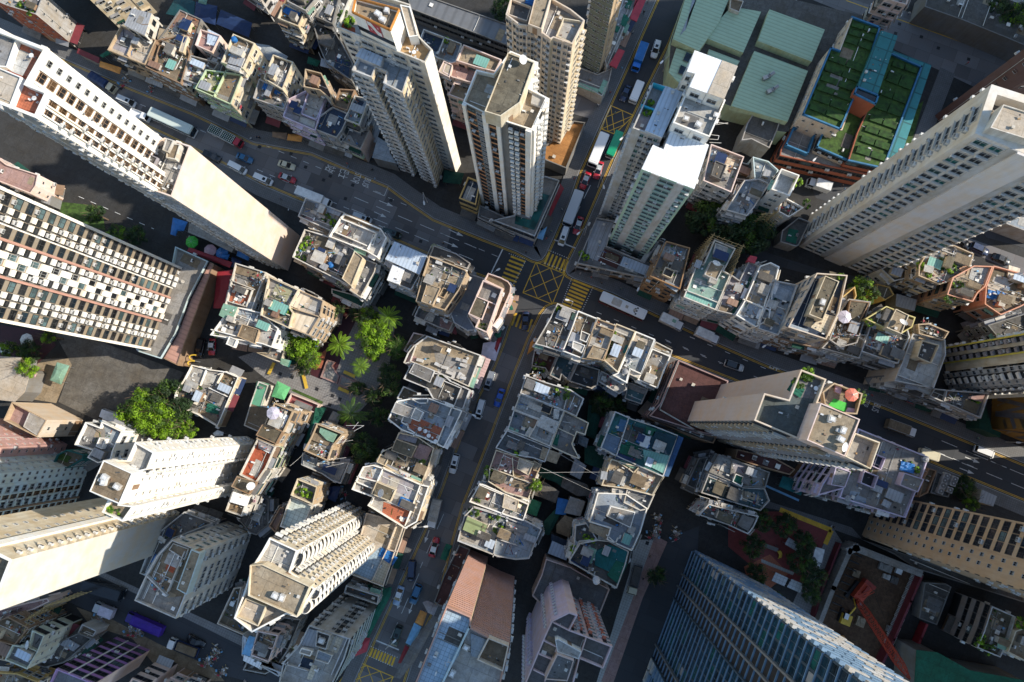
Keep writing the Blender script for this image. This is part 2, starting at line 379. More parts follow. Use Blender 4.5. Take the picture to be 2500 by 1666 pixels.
def facade(bd):
	od = {}
	for i in range(len(bd['poly'])):
		a,b = V(bd['poly'][i]),V(bd['poly'][(i+1) % len(bd['poly'])]);d = (b-a).normalized();f = facing(V((d.y,-d.x)));t_ = V((-DIRS[f].y,DIRS[f].x));od.setdefault(f,[]).append(((a+b).dot(t_),i))
	en = {i:f+str(k+1) for f,l in od.items() for k,(_,i) in enumerate(sorted(l))}
	wins,acs,hidden = [],[],MB();w = bd['wall'];poly = bd['poly'];n = len(poly);R = bd['rnd']
	for i in range(n):
		a,b = V(poly[i]),V(poly[(i+1) % n]);Lg = (b-a).length
		if Lg < 1.2:continue
		u = (b-a)/Lg;nn = V((u.y,-u.x));f = facing(nn);st = bd['F'].get(en[i],bd['F'].get(f,bd['st']))
		if st == 'blank' or (isinstance(st,list) and Lg < 2.0):continue
		z0,z1 = bd['z0'],bd['h'];mid = (a+b)/2
		face_on = nn.dot(CAM.xy-mid) > 0
		vis = False
		if face_on:
			for s in (.08,.5,.92):
				for t in (.15,.45,.75,.95):
					p = a+u*Lg*s+nn*.6
					if seen((p.x,p.y,z0+(z1-z0)*t)):vis = True
		q = Face(bd,a,b,u,nn,Lg,z0+(bd['gf'] if z0 == 0 and bd['shops'] else .6),z1-.5,w if vis else MB(),wins,acs,R,vis)
		spec = STY.get(st,sty_tower) if isinstance(st,str) else st
		if callable(spec):spec(q)
		else:cols(q,spec)
		if vis and bd['shops'] and st not in ('glass',):shops(q)
	W,A = [],[]
	for lst,out,nm in ((wins,W,'window'),(acs,A,'air_conditioner')):
		vis_,rest = [],[]
		for it in lst:
			p = it[1]
			if it[-1] and seen(p):
				dist = (CAM-p).length;nn = it[3];area = it[4]*it[5]*abs(nn.dot((CAM-p).xy.normalized()))*(CAM-p).xy.length/dist/dist**2
				vis_.append((area,it))
			else:rest.append(it)
		vis_.sort(key=lambda t:-t[0])
		rest += [t[1] for t in vis_[100:]]
		for _,it in vis_[:100]:
			me = it[0] if not isinstance(it[0],tuple) else window_mesh(*it[0])
			child(nm,me,bd['root'],frame_m(it[2],it[3],it[1]-V((*bd['root'].location.xy,bd['root'].location.z)),it[4] if nm == 'window' else it[4]/.85,it[5] if nm == 'window' else it[4]/.85))
		if rest:
			q = MB()
			for it in rest:
				p,u,nn,sw,sz_ = it[1],it[2],it[3],it[4],it[5];u3 = V((u.x,u.y,0));n3 = V((nn.x,nn.y,0));z3 = V((0,0,1))
				if nm == 'window':
					g,fr = it[0]
					q.obox(p+u3*sw/2-z3*sz_/2,-u3*sw,n3*.07,z3*sz_,fr)
					o = p-u3*sw*.45-z3*sz_*.44+n3*.075;q.face([o,o+u3*sw*.9,o+u3*sw*.9+z3*sz_*.88,o+z3*sz_*.88],g)
				else:q.obox(p+u3*.42-z3*.3+n3*.05,-u3*.84,n3*.5,z3*.6,'acw')
			o = q.build(nm,bd['root']);o['kind'] = 'stuff'
	w.build('wall',bd['root'])
class Face:
	def __init__(s,bd,a,b,u,n,Lg,z0,z1,w,wins,acs,R,vis):
		s.kk = None;s.__dict__.update(locals());s.wm = bd['W'].get(facing(n),bd['wm'])
	def at(s,x,z,out=0.0):p = s.a+s.u*x+s.n*out;return V((p.x,p.y,z))
	def zz(s,z):return s.zs+(z-s.zs)*s.kk if s.kk else z
	def slab(s,x0,x1,z0,z1,d,m,o=0.0,top=None):
		z0,z1 = s.zz(z0),s.zz(z1)
		s.w.obox(s.at(x1,z0,o),(*(s.u*(x0-x1)),0),(*(s.n*d),0),(0,0,z1-z0),m,top)
	def win(s,x,z,w,h,g='glassd',f='frame',out=0.0):
		z0,z1 = s.zz(z),s.zz(z+h);s.wins.append(((g,f),s.at(x,(z0+z1)/2,out+.012),s.u,s.n,w,z1-z0,s.vis))
	def ac(s,x,z,out=0.0):k = s.kk or 1;s.acs.append((ac_mesh(),s.at(x,s.zz(z),out),s.u,s.n,.85*k,.6*k,s.vis))
	def bar(s,x0,z0,o0,x1,z1,o1,r,m):z0,z1 = s.zz(z0),s.zz(z1);s.w.tube(s.at(x0,z0,o0),s.at(x1,z1,o1),r,m,4)
	def storeys(s):
		k = max(1,int((s.z1-s.z0)/s.bd['sh']+.35));h = (s.z1-s.z0)/k
		for i in range(k):
			s.zs = s.z0+i*h;s.kk = h/3.0;yield (s.zs,3.0)
		s.kk = None
def sty_tong(q,bay=2.9,acp=.42,balc=.22,hood=.22,ledge=.3,rack=.12,fr=('frame','frame','framed','white')):
	R = q.R;nb = max(1,round(q.Lg/bay));bw = q.Lg/nb;ck = ['b' if R.random() < balc else 'w' for _ in range(nb)];F0 = R.choice(fr)
	bm = [R.choice(['offw','lgrey','cream','tgrey','mint','grey']) for _ in range(nb)]
	for z,h in q.storeys():
		if ledge > 0:q.slab(0,q.Lg,z-.12,z,ledge,q.wm)
		for i in range(nb):
			x = (i+.5)*bw
			if ck[i] == 'b' and R.random() < .85:
				q.slab(x-bw*.46,x+bw*.46,z,z+1.0,.8,R.choice([bm[i],q.wm]))
				q.slab(x-bw*.46,x+bw*.46,z+h*.82,z+h*.86,.95,R.choice(HOODS+['offw']*6))
				q.slab(x-bw*.44,x+bw*.44,z+1.0,z+h*.82,.7,'dgrey');q.win(x,z+1.0,bw*.86,h*.82-1.05,R.choice(GL),F0,.7)
				if R.random() < acp:q.ac(x+R.uniform(-.3,.3)*bw,z+.55,.8)
			else:
				ww = min(bw-.4,R.uniform(1.3,2.2));q.win(x,z+.95,ww,1.4,R.choice(GL),F0)
				if R.random() < hood:q.slab(x-ww*.6,x+ww*.6,z+2.42,z+2.5,R.uniform(.5,.9),R.choice(HOODS) if R.random() < .5 else q.wm)
				if R.random() < acp:q.ac(x+R.choice((-1,1))*(bw*.5-.3 if bw > 2.2 else .2),z+R.choice((.55,.6,1.2)))
			if R.random() < rack:
				for d in (.35,.7,1.0):q.bar(x-.9,z+.8,d,x+.9,z+.8,d,.02,'steel')
				q.bar(x-.9,z+.8,0,x-.9,z+.8,1.05,.02,'steel');q.bar(x+.9,z+.8,0,x+.9,z+.8,1.05,.02,'steel')
				if R.random() < .6:
					for d in (.35,.7):q.slab(x-R.uniform(.2,.8),x+R.uniform(.1,.8),z+.1,z+.78,.03,R.choice(['twhite','tsky','tpink','tred','tnavy','tgrey']),d)
	for k in range(max(1,int(q.Lg/6))):
		x = R.uniform(.3,max(.4,q.Lg-.3));q.bar(x,q.bd['z0'],.1,x,q.z1+.3,.1,.07,R.choice(['pipe','piped','white']))
def sty_small(q,bay=3.6,w=.8,h=.9,g='glassd',acp=.15):
	nb = max(1,round(q.Lg/bay));bw = q.Lg/nb
	for z,hh in q.storeys():
		for i in range(nb):
			q.win((i+.5)*bw,z+1.1,min(w,bw*.5),h,g,'frame');q.slab((i+.5)*bw-w*.6,(i+.5)*bw+w*.6,z+1.1+h,z+1.17+h,.18,q.wm)
			if q.R.random() < acp:q.ac((i+.5)*bw+.9,z+.9)
	if q.Lg > 3:q.bar(q.Lg*.3,q.bd['z0'],.1,q.Lg*.3,q.z1,.1,.06,'pipe')
def sty_tower(q,bay=2.7,g='glassd',acp=.55,hood=True):
	nb = max(1,round(q.Lg/bay));bw = q.Lg/nb
	for z,hh in q.storeys():
		for i in range(nb):
			x = (i+.5)*bw;ww = min(bw-.7,1.6)
			if ww < .5:continue
			q.win(x-.15,z+.95,ww,1.3,q.R.choice([g,g,g,'glassd']),'frame')
			q.slab(x-.15-ww*.55,x-.15+ww*.55,z+2.3,z+2.4,.15,q.wm)
			q.slab(x-.15-ww*.5,x-.15+ww*.5,z+.82,z+.92,.22,q.wm)
			if q.R.random() < acp:q.ac(x+ww*.5+.15,z+.5)
	for i in range(nb+1):
		if i % 2:q.bar(min(q.Lg-.1,i*bw),q.bd['z0'],.1,min(q.Lg-.1,i*bw),q.z1,.1,.07,'pipe')
def sty_strip(q,g='glassd',acp=.2,wz=1.5,d=.22):
	"""ribbon windows between solid bands"""
	nb = max(1,round(q.Lg/2.6));bw = q.Lg/nb
	for z,hh in q.storeys():
		q.slab(0,q.Lg,z,z+hh-wz,d,q.wm)
		for i in range(nb):
			q.win((i+.5)*bw,z+hh-wz,bw*.96,wz,q.R.choice([g,'glassd','glasg']) if q.R.random() < .3 else g,'framed')
			if q.R.random() < acp:q.ac((i+.5)*bw,z+hh-wz+.4)
def sty_fins(q):
	"""curtain wall: storey edges, louvre panels, dark recesses"""
	nb = max(1,round(q.Lg/2.9));bw = q.Lg/nb;gr = (int(nb*.16),int(nb*.17)+1,int(nb*.58));north = facing(q.n) == 'N'
	for z,hh in q.storeys():
		q.slab(0,q.Lg,z-.08,z+.1,.3,'finb')
		for i in range(nb):
			if i in gr and not north:q.slab(i*bw,(i+1)*bw,z+.2,z+2.9,.05,'dark');continue
			q.win((i+.5)*bw,z+.2,bw*.97,hh-.4,q.R.choice(['glassn','glassn','glassn','glasst','glassb']),'slatb')
			if north or (nb*.6 < i < nb*.88 and q.R.random() < .85):q.slab(i*bw+bw*.05,i*bw+bw*.95,z+.2,z+1.5,.6,'lgrey' if q.R.random() < .5 else 'finb')
			elif q.R.random() < .08:q.slab(i*bw+bw*.1,i*bw+bw*.6,z+.6,z+2.4,.12,q.R.choice(['tgrey','glasg','dgrey']))
	for i in gr:
		if not north:q.slab(i*bw-.15,i*bw+.15,q.z0,q.z1,.8,'steel');q.slab((i+1)*bw-.12,(i+1)*bw+.12,q.z0,q.z1,.7,'slatb')
def sty_scallop(q):
	"""rounded balconies stacked in columns"""
	nb = max(1,round(q.Lg/3.6));bw = q.Lg/nb
	for z,hh in q.storeys():
		for i in range(nb):
			x = (i+.5)*bw
			for s in range(6):
				t0,t1 = math.pi*s/6,math.pi*(s+1)/6
				x0,x1 = x-math.cos(t0)*bw*.42,x-math.cos(t1)*bw*.42;o0,o1 = math.sin(t0)*1.1,math.sin(t1)*1.1
				p = [q.at(x0,z,o0),q.at(x1,z,o1),q.at(x1,z+1.05,o1),q.at(x0,z+1.05,o0)];q.w.face(p,q.wm)
				q.w.face([q.at(x,z+.1,0),p[0]+V((0,0,.1)),p[1]+V((0,0,.1))],'lgrey');q.w.face([q.at(x0,z+1.05,o0),q.at(x1,z+1.05,o1),q.at(x1,z+1.05,o1*.82),q.at(x0,z+1.05,o0*.82)],q.wm)
			q.win(x,z+.3,bw*.6,hh-.7,'glassd','frame')
			if q.R.random() < .5:q.ac(x+bw*.4,z+1.4)
def cols(q,spec):
	tot = sum(s[0] for s in spec);x = 0.0;R = q.R
	for wd,k in spec:
		cw = wd/tot*q.Lg;x0,x1 = x,x+cw;x = x1;k,_,m = k.partition(':');xm = (x0+x1)/2
		if k == 'P':q.slab(x0,x1,q.bd['z0'],q.z1+.45,.45,m or q.wm)
		if k == 'p':q.slab(x0,x1,q.bd['z0'],q.z1+.45,.12,m or q.wm)
		for si,(z,h) in enumerate(q.storeys()):
			if k == 'W':
				q.win(xm,z+.9,min(cw*.8,1.9),1.35,R.choice(['glassd',m or 'glassd']),'frame')
			elif k == 'H':   
				q.win(xm,z+.7,cw*.8,1.75,R.choice(['glassd','glassd',m or 'glassd']),'frame');q.slab(x0+cw*.06,x1-cw*.06,z+2.5,z+2.62,.2,q.wm);q.slab(x0+cw*.06,x1-cw*.06,z+.45,z+.68,.4,q.wm)
				if R.random() < .5:q.ac(x0+.5,z+.5)
			elif k == 'O':   
				q.slab(x0,x1,z+.02,z+1.15,.08,m);q.win(xm,z+1.17,cw*.92,h-1.3,R.choice(['glassd','glassd','glasg','glassb']),'framed')
				if R.random() < .2:q.ac(xm,z+.6,.08)
			elif k == 'X':   
				q.slab(x0+cw*.2,x1-cw*.06,z,z+1.05,.6,m or 'white');q.win(xm,z+1.07,cw*.86,h-1.15,'glassd','framed',.05);q.slab(x0,x0+cw*.12,z,z+1.3,.2,'dgrey')
				if R.random() < .35:q.ac(xm,z+1.7,.1)
			elif k == 'K':   
				s = (si % 2)*.5*cw;q.slab(x0+s,x0+s+cw*.5,z,z+h,.35,m or 'white');q.win(x0+cw*.5-s+cw*.25,z+.5,cw*.46,h-.7,R.choice(['glassd','glasg']),'frame')
			elif k == 'Z':   
				p = [q.at(x0,z,0),q.at(x0+cw*.55,z,1.0),q.at(x1,z,0)]
				for dz,hh in ((0,1.0),(h-.35,.3)):
					for a,b in ((0,1),(1,2)):
						q.w.face([p[a]+V((0,0,dz)),p[b]+V((0,0,dz)),p[b]+V((0,0,dz+hh)),p[a]+V((0,0,dz+hh))],m or q.wm)
					q.w.face([t+V((0,0,dz+hh)) for t in p],m or q.wm)
				q.win(x0+cw*.25,z+1.0,cw*.4,h-1.4,'glassd','framed',.4)
			elif k == 'T':   
				q.win(xm,z+.75,cw*.94,h-1.1,R.choice([m,m,'glassd']),'frame');q.slab(x0,x1,z+.45,z+.7,.25,q.wm)
				if R.random() < .35:q.ac(x0+R.random()*cw*.8+.1*cw,z+.35,.1)
			elif k == 'A':
				q.slab(x0,x1,z,z+.1,.7,q.wm);q.ac(xm,z+.45)
			elif k == 'R':q.slab(x0,x1,z,z+.5,.14,m or q.wm);q.slab(x0,x1,z+1.5,z+2.0,.14,m or q.wm)
			elif k == 'V':   
				q.win(xm,z+.45,cw*.62,2.1,R.choice(['glassd','glassd','glasbr']),'brown');q.slab(x0,x0+cw*.14,z,z+3,.3,q.wm);q.slab(x1-cw*.14,x1,z,z+3,.3,q.wm)
				if R.random() < .6:q.ac(x0+cw*.1,z+1.0,.3)
			elif k == 'S':   
				q.win(xm,z+1.1,min(.7,cw*.5),.9,'glassd','frame')
		if k == 'G':q.win(xm,q.z0,cw*.95,q.z1-q.z0,m or 'glassb','frame')
def shops(q):
	"""street level: dark shop openings under canopies"""
	R = q.R;nb = max(1,round(q.Lg/4.2));bw = q.Lg/nb;z = q.bd['z0']
	for i in range(nb):
		q.slab(i*bw+.25,(i+1)*bw-.25,z+.05,z+2.9,.03,R.choice(['dark','dark','dgrey','brown']))
		if R.random() < .72:
			c = q.at(i*bw+bw/2,z+3.2);m = R.choice(['tdgreen','tdgreen','tgrey','rdark','tmaroon','rdark','tnavy','tbrown','shgrey','shbrown','rmidgrey','dgrey'])
			if seen(q.at(i*bw+bw/2,z+3.3,1.2)):
				d = R.uniform(1.1,1.9);k = MB();x0,x1 = i*bw+.1,(i+1)*bw-.1;zt,zb = z+3.45,z+3.0
				vs = [q.at(x0,zt,.02),q.at(x1,zt,.02),q.at(x1,zb,d),q.at(x0,zb,d)];t = V((0,0,.08))
				k.raw(vs+[v-t for v in vs],[(0,3,2,1),(4,5,6,7),(3,7,6,2),(0,4,7,3),(1,2,6,5)],m);k.build('shop_canopy',q.bd['root'])
STY = {'tong':sty_tong,'small':sty_small,'tower':sty_tower,'strip':sty_strip,'fins':sty_fins,'scallop':sty_scallop,
 'rack':lambda q:sty_tong(q,2.6,.3,.5,.3,.45,.6),'slits':lambda q:sty_small(q,2.4,.6,.7),'tongplain':lambda q:sty_tong(q,3.2,.3,0,.3,0,.05),
 'towert':lambda q:sty_tower(q,2.7,'glasst',.3)}
# ---- rooftop fittings (parts of the building)
def pick(bd,tries=30,m=.7):
	R = bd['rnd'];p = bd['rp'];xs = [q[0] for q in p];ys = [q[1] for q in p]
	ip = inset(p,m)
	for _ in range(tries):
		c = V((R.uniform(min(xs),max(xs)),R.uniform(min(ys),max(ys))))
		if inside(c,p) and inside(c,ip) and not any(inside(c,k) or any((V(v)-c).length < .5 for v in k) for k in bd['keep']):return c
def roof_fittings(bd):
	R = bd['rnd'];A = abs(area2(bd['poly']));k = bd['clutter'];z = bd['rz'];root = bd['root']
	if k <= 0:return
	o = root.location
	ks = .85*(1-.7*z/HC)
	def put(nm,me,c,rot):child(nm,me,root,Matrix.Translation((c.x-o.x,c.y-o.y,z-o.z)) @ Matrix.Rotation(rot,4,'Z') @ Matrix.Scale(ks*R.uniform(.8,1.1),4))
	for _ in range(min(16,int(A*k/14+R.random()))):
		c = pick(bd)
		if not c or not seen((c.x,c.y,z+.4)):continue
		t = R.random();rot = GA+R.choice((0,math.pi/2))+R.uniform(-.08,.08)
		if t < .34:put('air_conditioner',roofac_mesh(),c,rot)
		elif t < .5:put('roof_vent',fit('vent'),c,rot)
		elif t < .68:put('storage_box',fit('box%d' % R.randrange(4)),c,rot)
		elif t < .8:put('antenna',fit('ant'),c,R.uniform(0,6))
		elif t < .9:put('roof_hatch',fit('hatch'),c,rot)
		else:put('water_pipe_stub',fit('stub'),c,rot)
	if bd['st'] in ('tong','rack','tongplain') and k > .35:
		for _ in range(min(5,int(A*min(k,1.6)/42+R.random()))):   
			c = pick(bd,m=1.1)
			if not c:continue
			d,e = V(G_U)*R.uniform(.6,1.5),V(G_N)*R.uniform(.5,1.2);hh = R.uniform(.8,2.0);pl = [c-d-e,c+d-e,c+d+e,c-d+e]
			if all(inside(v,bd['rp']) for v in pl):
				q = MB();q.prism(pl,z-.01,z+hh,R.choice(['lgrey','brown','cream','dgrey','offw']));t = R.uniform(-.12,.12)
				ov = [c-d*1.15-e*1.15,c+d*1.15-e*1.15,c+d*1.15+e*1.15,c-d*1.15+e*1.15];zz = [z+hh+.02+t+.12,z+hh+.02-t+.12,z+hh+.02-t+.12,z+hh+.02+t+.12];m = R.choice(['shgrey','shgrey','shblue','rmidgrey','rbrown','rdark','rdark','rmoss','rmoss','shteal','rwhite','rbrown','rlight','tnavy','shbrown'])
				q.raw([(*v,h_) for v,h_ in zip(ov,zz)]+[(*v,h_-.06) for v,h_ in zip(ov,zz)],[(0,1,2,3),(4,7,6,5),(0,4,5,1),(1,5,6,2),(2,6,7,3),(3,7,4,0)],m);q.build('roof_shed',root);bd['keep'].append(pl)
		q = MB()                                                  
		for _ in range(min(70,int(A*min(k,2)*.42))):
			c = pick(bd,4,.35)
			if not c:continue
			s = R.uniform(.1,.38);a = R.uniform(0,3.1);m = R.choice(['tbrown','tgrey','dgrey','twhite','lgrey','wood','terra','tsky','tdgreen','dark','dark','rdark','tmaroon','offw','tblue','leafm','leafm','dgrey'])
			if R.random() < .35:s2 = s*R.uniform(2.5,6);q.box((c.x,c.y,z+.06),(s2,s*.4,.1),a,m)
			else:q.box((c.x,c.y,z+s*.5),(s*R.uniform(.7,1.6),s,s*R.uniform(.6,1.6)),a,m)
		if q.f:o2 = q.build('debris',root);o2['kind'] = 'stuff'
	for p2,zt in bd.get('tops',[]):
		A2 = abs(area2(p2))
		if A2 < 7 or k <= 0:continue
		q = MB();c0 = cen(p2);xs = [v[0] for v in p2];ys = [v[1] for v in p2];ip = inset(p2,.45)
		for _ in range(min(26,int(A2*.9))):
			c = V((R.uniform(min(xs),max(xs)),R.uniform(min(ys),max(ys))))
			if not (inside(c,p2) and inside(c,ip)):continue
			t = R.random()
			if t < .14 and A2 > 14:child('roof_vent',fit('vent'),root,Matrix.Translation((c.x-o.x,c.y-o.y,zt-o.z)) @ Matrix.Rotation(GA,4,'Z') @ Matrix.Scale(ks*.9,4))
			elif t < .24:d = V(G_U if R.random() < .5 else G_N);e = c+d*R.uniform(1,3);q.tube((*c,zt+.1),(*(e if inside(e,p2) else c+d*.4),zt+.1),.05,R.choice(['pipe','white','piped']),4)
			else:s = R.uniform(.08,.25);q.box((c.x,c.y,zt+s*.4),(s*R.uniform(1,3),s,s*.8),GA+R.choice((0,.4,1.57)),R.choice(['dgrey','tbrown','lgrey','dark','rdark','twhite','wood','grey']))
		if q.f:o2 = q.build('debris',root);o2['kind'] = 'stuff'
	for _ in range(min(6,int(A*k/45+R.random()*1.2))):  
		c = pick(bd)
		if not c:continue
		d = (G_U if R.random() < .5 else G_N);l1,l2 = 0,0
		while l1 < 7 and inside(c+V(d)*(l1+.5),bd['rp']):l1 += .5
		while l2 < 7 and inside(c-V(d)*(l2+.5),bd['rp']):l2 += .5
		q = MB();a = c+V(d)*max(0,l1-.1);b = c-V(d)*max(0,l2-.1);q.tube((*a,z+.15),(*b,z+.15),.07,R.choice(['pipe','white','piped']),5)
		q.tube((*a,z+.15),(*a,z+.9),.07,'pipe',5);q.build('pipe',root)
	for _ in range(min(6,int(A*k/30+R.random()))):  
		c = pick(bd,m=1.4)
		if not c:continue
		d,e = V(G_U)*R.uniform(.6,1.9),V(G_N)*R.uniform(.6,1.9);pl = [c-d-e,c+d-e,c+d+e,c-d+e]
		if all(inside(v,bd['rp']) for v in pl):
			q = MB();q.prism(pl,z-.01,z+.03+R.uniform(0,.02),R.choice(['rdark','rlight','rbrown','rmidgrey','rtan','rwhite','rgrey']));q.build('roof_patch',root)
def fit(k):
	if k in MESH:return MESH[k]
	q = MB()
	if k == 'vent':q.box((0,0,.3),(.6,.6,.6),0,'lgrey');q.box((0,0,.68),(.85,.85,.08),0,'offw');nm = 'roof_vent'
	elif k == 'hatch':q.box((0,0,.15),(1.1,1.1,.3),0,'grey');q.box((0,0,.33),(1.2,1.2,.07),0,'white');q.tube((-.3,.6,.3),(.3,.6,.3),.03,'steel');nm = 'roof_hatch'
	elif k == 'stub':q.tube((0,0,0),(0,0,.8),.09,'pipe',8);q.tube((0,0,.8),(.4,0,.8),.09,'pipe',8);q.tube((.4,0,.8),(.4,0,.1),.05,'piped',6);nm = 'water_pipe_stub'
	elif k == 'ant':
		q.tube((0,0,0),(0,0,2.6),.03,'steel',5);q.tube((-.7,0,2.5),(.7,0,2.5),.02,'steel',4)
		for i in range(-3,4):q.tube((i*.2,-.35,2.5),(i*.2,.35,2.5),.012,'steel',4)
		nm = 'antenna'
	else:
		m = ['twhite','tbrown','tsky','tgrey'][int(k[-1])];q.box((0,0,.35),(.9,.6,.7),0,m);q.box((0,0,.72),(1.0,.7,.05),0,'dgrey' if m != 'tgrey' else 'offw');nm = 'storage_box'
	MESH[k] = q.mesh(nm);return MESH[k]
def finish():
	global BVT
	BVT = BVHTree.FromPolygons(*BV)
	for bd in BLD.values():
		facade(bd);roof_fittings(bd)
# ------------------------------------------------------------------ ground,roads,markings
def sheet(name,ps,z,m,kind='structure'):
	q = MB();q.face([(*p,z) for p in ccw(ps)],m);o = q.build(name);o['kind'] = kind;return o
def S2(s):return [P(x,y).xy for x,y in pts('s',s)]
q = MB();q.face([(-700,-700,-.05),(700,-700,-.05),(700,700,-.05),(-700,700,-.05)],'ground');struct(q.build('ground'))
UPL = "-60,52 164,148 318,214 470,275 620,348 762,374 812,396 883,427 946,453 993,488 1059,534 1180,583 1260,614 1298,634 1312,638 1324,634 1333,622 1352,580 1389,495 1415,417 1487,258 1605,-5"
UPR = "1690,-25 1635,110 1570,240 1500,390 1444,520 1415,585 1384,648 1381,662 1386,672 1400,680 1498,717 1600,766 1761,842 1879,893 2161,993 2520,1140"
LOR = "2520,1234 2266,1130 2000,1020 1788,930 1660,880 1600,856 1440,778 1372,748 1352,745 1335,752 1322,768 1293,828 1260,910 1200,1070 1133,1237 1110,1318 1072,1472 1015,1592 980,1700"
LOL = "850,1700 894,1600 976,1422 1037,1288 1071,1204 1141,1012 1204,894 1226,839 1248,775 1252,742 1248,722 1238,706 1215,692 1150,668 1048,625 946,580 850,540 730,490 640,452 560,410 400,330 100,195 -60,130"
out = S2(UPL)+S2(UPR)+S2(LOR)+S2(LOL)
sheet('road',out,0.0,'roadc')
sheet('road',S2("1104,553 1180,583 1260,614 1298,634 1312,638 1324,634 1333,622 1352,580 1389,495 1415,417 1487,258 1605,-5 1690,-25 1635,110 1570,240 1500,390 1444,520 1415,585 1384,648 1381,662 1386,672 1400,680 1498,717 1600,766 1761,842 1879,893 2161,993 2520,1140 2520,1234 2266,1130 2000,1020 1788,930 1660,880 1600,856 1440,778 1372,748 1352,745 1335,752 1322,768 1308,795 1243,785 1248,775 1252,742 1248,722 1238,706 1215,692 1150,668 1083,640"),.004,'asph')
def band(ps,w):
	n = len(ps);off = []
	for i in range(n):
		d0 = (ps[i]-ps[i-1]).normalized() if i else None;d1 = (ps[i+1]-ps[i]).normalized() if i < n-1 else None
		d0 = d0 or d1;d1 = d1 or d0;na = V((-d0.y,d0.x));nb = V((-d1.y,d1.x));off.append(ps[i]+(na+nb)/max(.5,1+na.dot(nb))*w)
	return off
def pavement(s,w=3.2,m='pave'):
	ps = S2(s);k1 = band(ps,.18);k2 = band(ps,w)
	q = MB()
	for i in range(len(ps)-1):
		a,b,c,d = ps[i],ps[i+1],k1[i+1],k1[i]
		q.face([(*a,-.04),(*a,.14),(*b,.14),(*b,-.04)][::-1],'kerb');q.face([(*a,.14),(*b,.14),(*c,.14),(*d,.14)],'kerb')
	o = q.build('kerb');o['kind'] = 'structure'
	q = MB()
	for i in range(len(ps)-1):q.face([(*k1[i],.135),(*k1[i+1],.135),(*k2[i+1],.135),(*k2[i],.135)],m)
	o = q.build('pavement');o['kind'] = 'structure'
pavement(UPL,3.4);pavement(UPR,3.4);pavement(LOR,3.2);pavement(LOL,3.0)
def line(q,ps,w,m,off=0.0,z=.012,dash=None):
	"""painted line along a polyline of points, optionally dashed (on, off)"""
	if off:ps = band(ps,off)
	run = 0.0
	for a,b in zip(ps,ps[1:]):
		Lg = (b-a).length
		if Lg < 1e-4:continue
		d = (b-a)/Lg;nn = V((-d.y,d.x))*w/2;x = 0.0
		while x < Lg:
			if dash:
				ph = (run+x) % (dash[0]+dash[1])
				if ph >= dash[0]-1e-3:x += dash[0]+dash[1]-ph+1e-3;continue
				e = min(Lg,x+dash[0]-ph)
			else:e = Lg
			p0,p1 = a+d*x,a+d*e;q.face([(*(p0-nn),z),(*(p1-nn),z),(*(p1+nn),z),(*(p0+nn),z)],m);x = e+1e-5
		run += Lg
q = MB()
yl = S2(UPL);yr = S2(UPR);zl = S2(LOL);zr = S2(LOR)
for ps in (yl,yr,zl,zr):
	for o in (-.32,-.62):line(q,ps,.13,'yline',o)
struct(q.build('road_marking'))
q = MB()
def pl(s,w=.12,m='wline',dash=None,tile='s'):line(q,[P(x,y).xy for x,y in pts(tile,s)],w,m,0,.012,dash)
D = (1.6,1.9);D2 = (2.6,2.6);D3 = (3.9,2.2)
pl('30,1510 1000,1930',.13,dash=D,tile='01');pl('110,1300 700,1545',.13,dash=D,tile='01')
pl('640,15 1190,255',.13,dash=D,tile='11');pl('1195,165 1160,250',.13,tile='11');pl('1160,250 1060,208',.13,tile='11')
pl('895,262 1420,485',.14,dash=D3,tile='11');pl('1480,505 1980,715',.14,dash=D3,tile='11');pl('870,368 1380,582',.14,dash=D3,tile='11');pl('1430,602 1950,820',.14,dash=D3,tile='11')
pl('1195,265 1420,360',.12,dash=D,tile='11');pl('1660,580 2180,795',.12,dash=D,tile='11');pl('2215,725 2110,940',.3,tile='11')
pl('700,1750 1370,2040',.13,dash=D,tile='00');pl('1250,930 2200,1340',.13,dash=D,tile='00')
pl('410,640 600,715',.3,tile='12');pl('735,155 580,470',.12,dash=D3,tile='12');pl('910,1250 840,1390',.12,dash=D3,tile='02')
pl('890,935 760,1215',.12,tile='02');pl('920,940 790,1215',.12,tile='02')
pl('790,1285 1900,1745',.13,dash=(1.3,3.3),tile='12');pl('1400,35 2334,420',.13,dash=(1.3,3.3),tile='22');pl('1620,10 2334,310',.13,dash=(1.3,3.3),tile='22')
pl('1600,935 2334,1240',.13,dash=D3,tile='23');pl('1560,1040 2334,1360',.13,dash=D3,tile='23');pl('1450,990 1900,1175',.12,dash=D,tile='23');pl('1830,1030 2334,1240',.12,dash=D,tile='23')
pl('1690,70 1480,550',.13,dash=D3,tile='31');pl('1470,600 1190,1240',.13,dash=D3,tile='31');pl('1085,1195 1290,1280',.3,tile='31')
pl('1510,-20 1290,700',.12,'yline',tile='31')
def arrow(tile,s,w=.45):
	a,b = [P(x,y).xy for x,y in pts(tile,s)];d = (b-a).normalized();nn = V((-d.y,d.x));L_ = (b-a).length
	q.face([(*(a-nn*.09),.013),(*(a+d*L_*.6-nn*.09),.013),(*(a+d*L_*.6+nn*.09),.013),(*(a+nn*.09),.013)],'wline')
	q.face([(*(a+d*L_*.58-nn*w),.013),(*b,.013),(*(a+d*L_*.58+nn*w),.013)],'wline')
for t,s in (('11','1115,292 1240,345'),('11','1070,392 1180,442'),('11','1735,550 1865,610'),('11','1690,655 1820,710'),('11','1110,512 1180,545'),('23','1810,1080 1940,1133'),('23','1760,1178 1890,1230'),('31','1560,215 1520,330'),('31','1412,870 1380,960'),('31','1310,840 1275,915'),('11','195,310 222,215'),('11','305,380 335,270'),('02','610,930 690,985')):arrow(t,s)
struct(q.build('road_marking'))
q = MB()
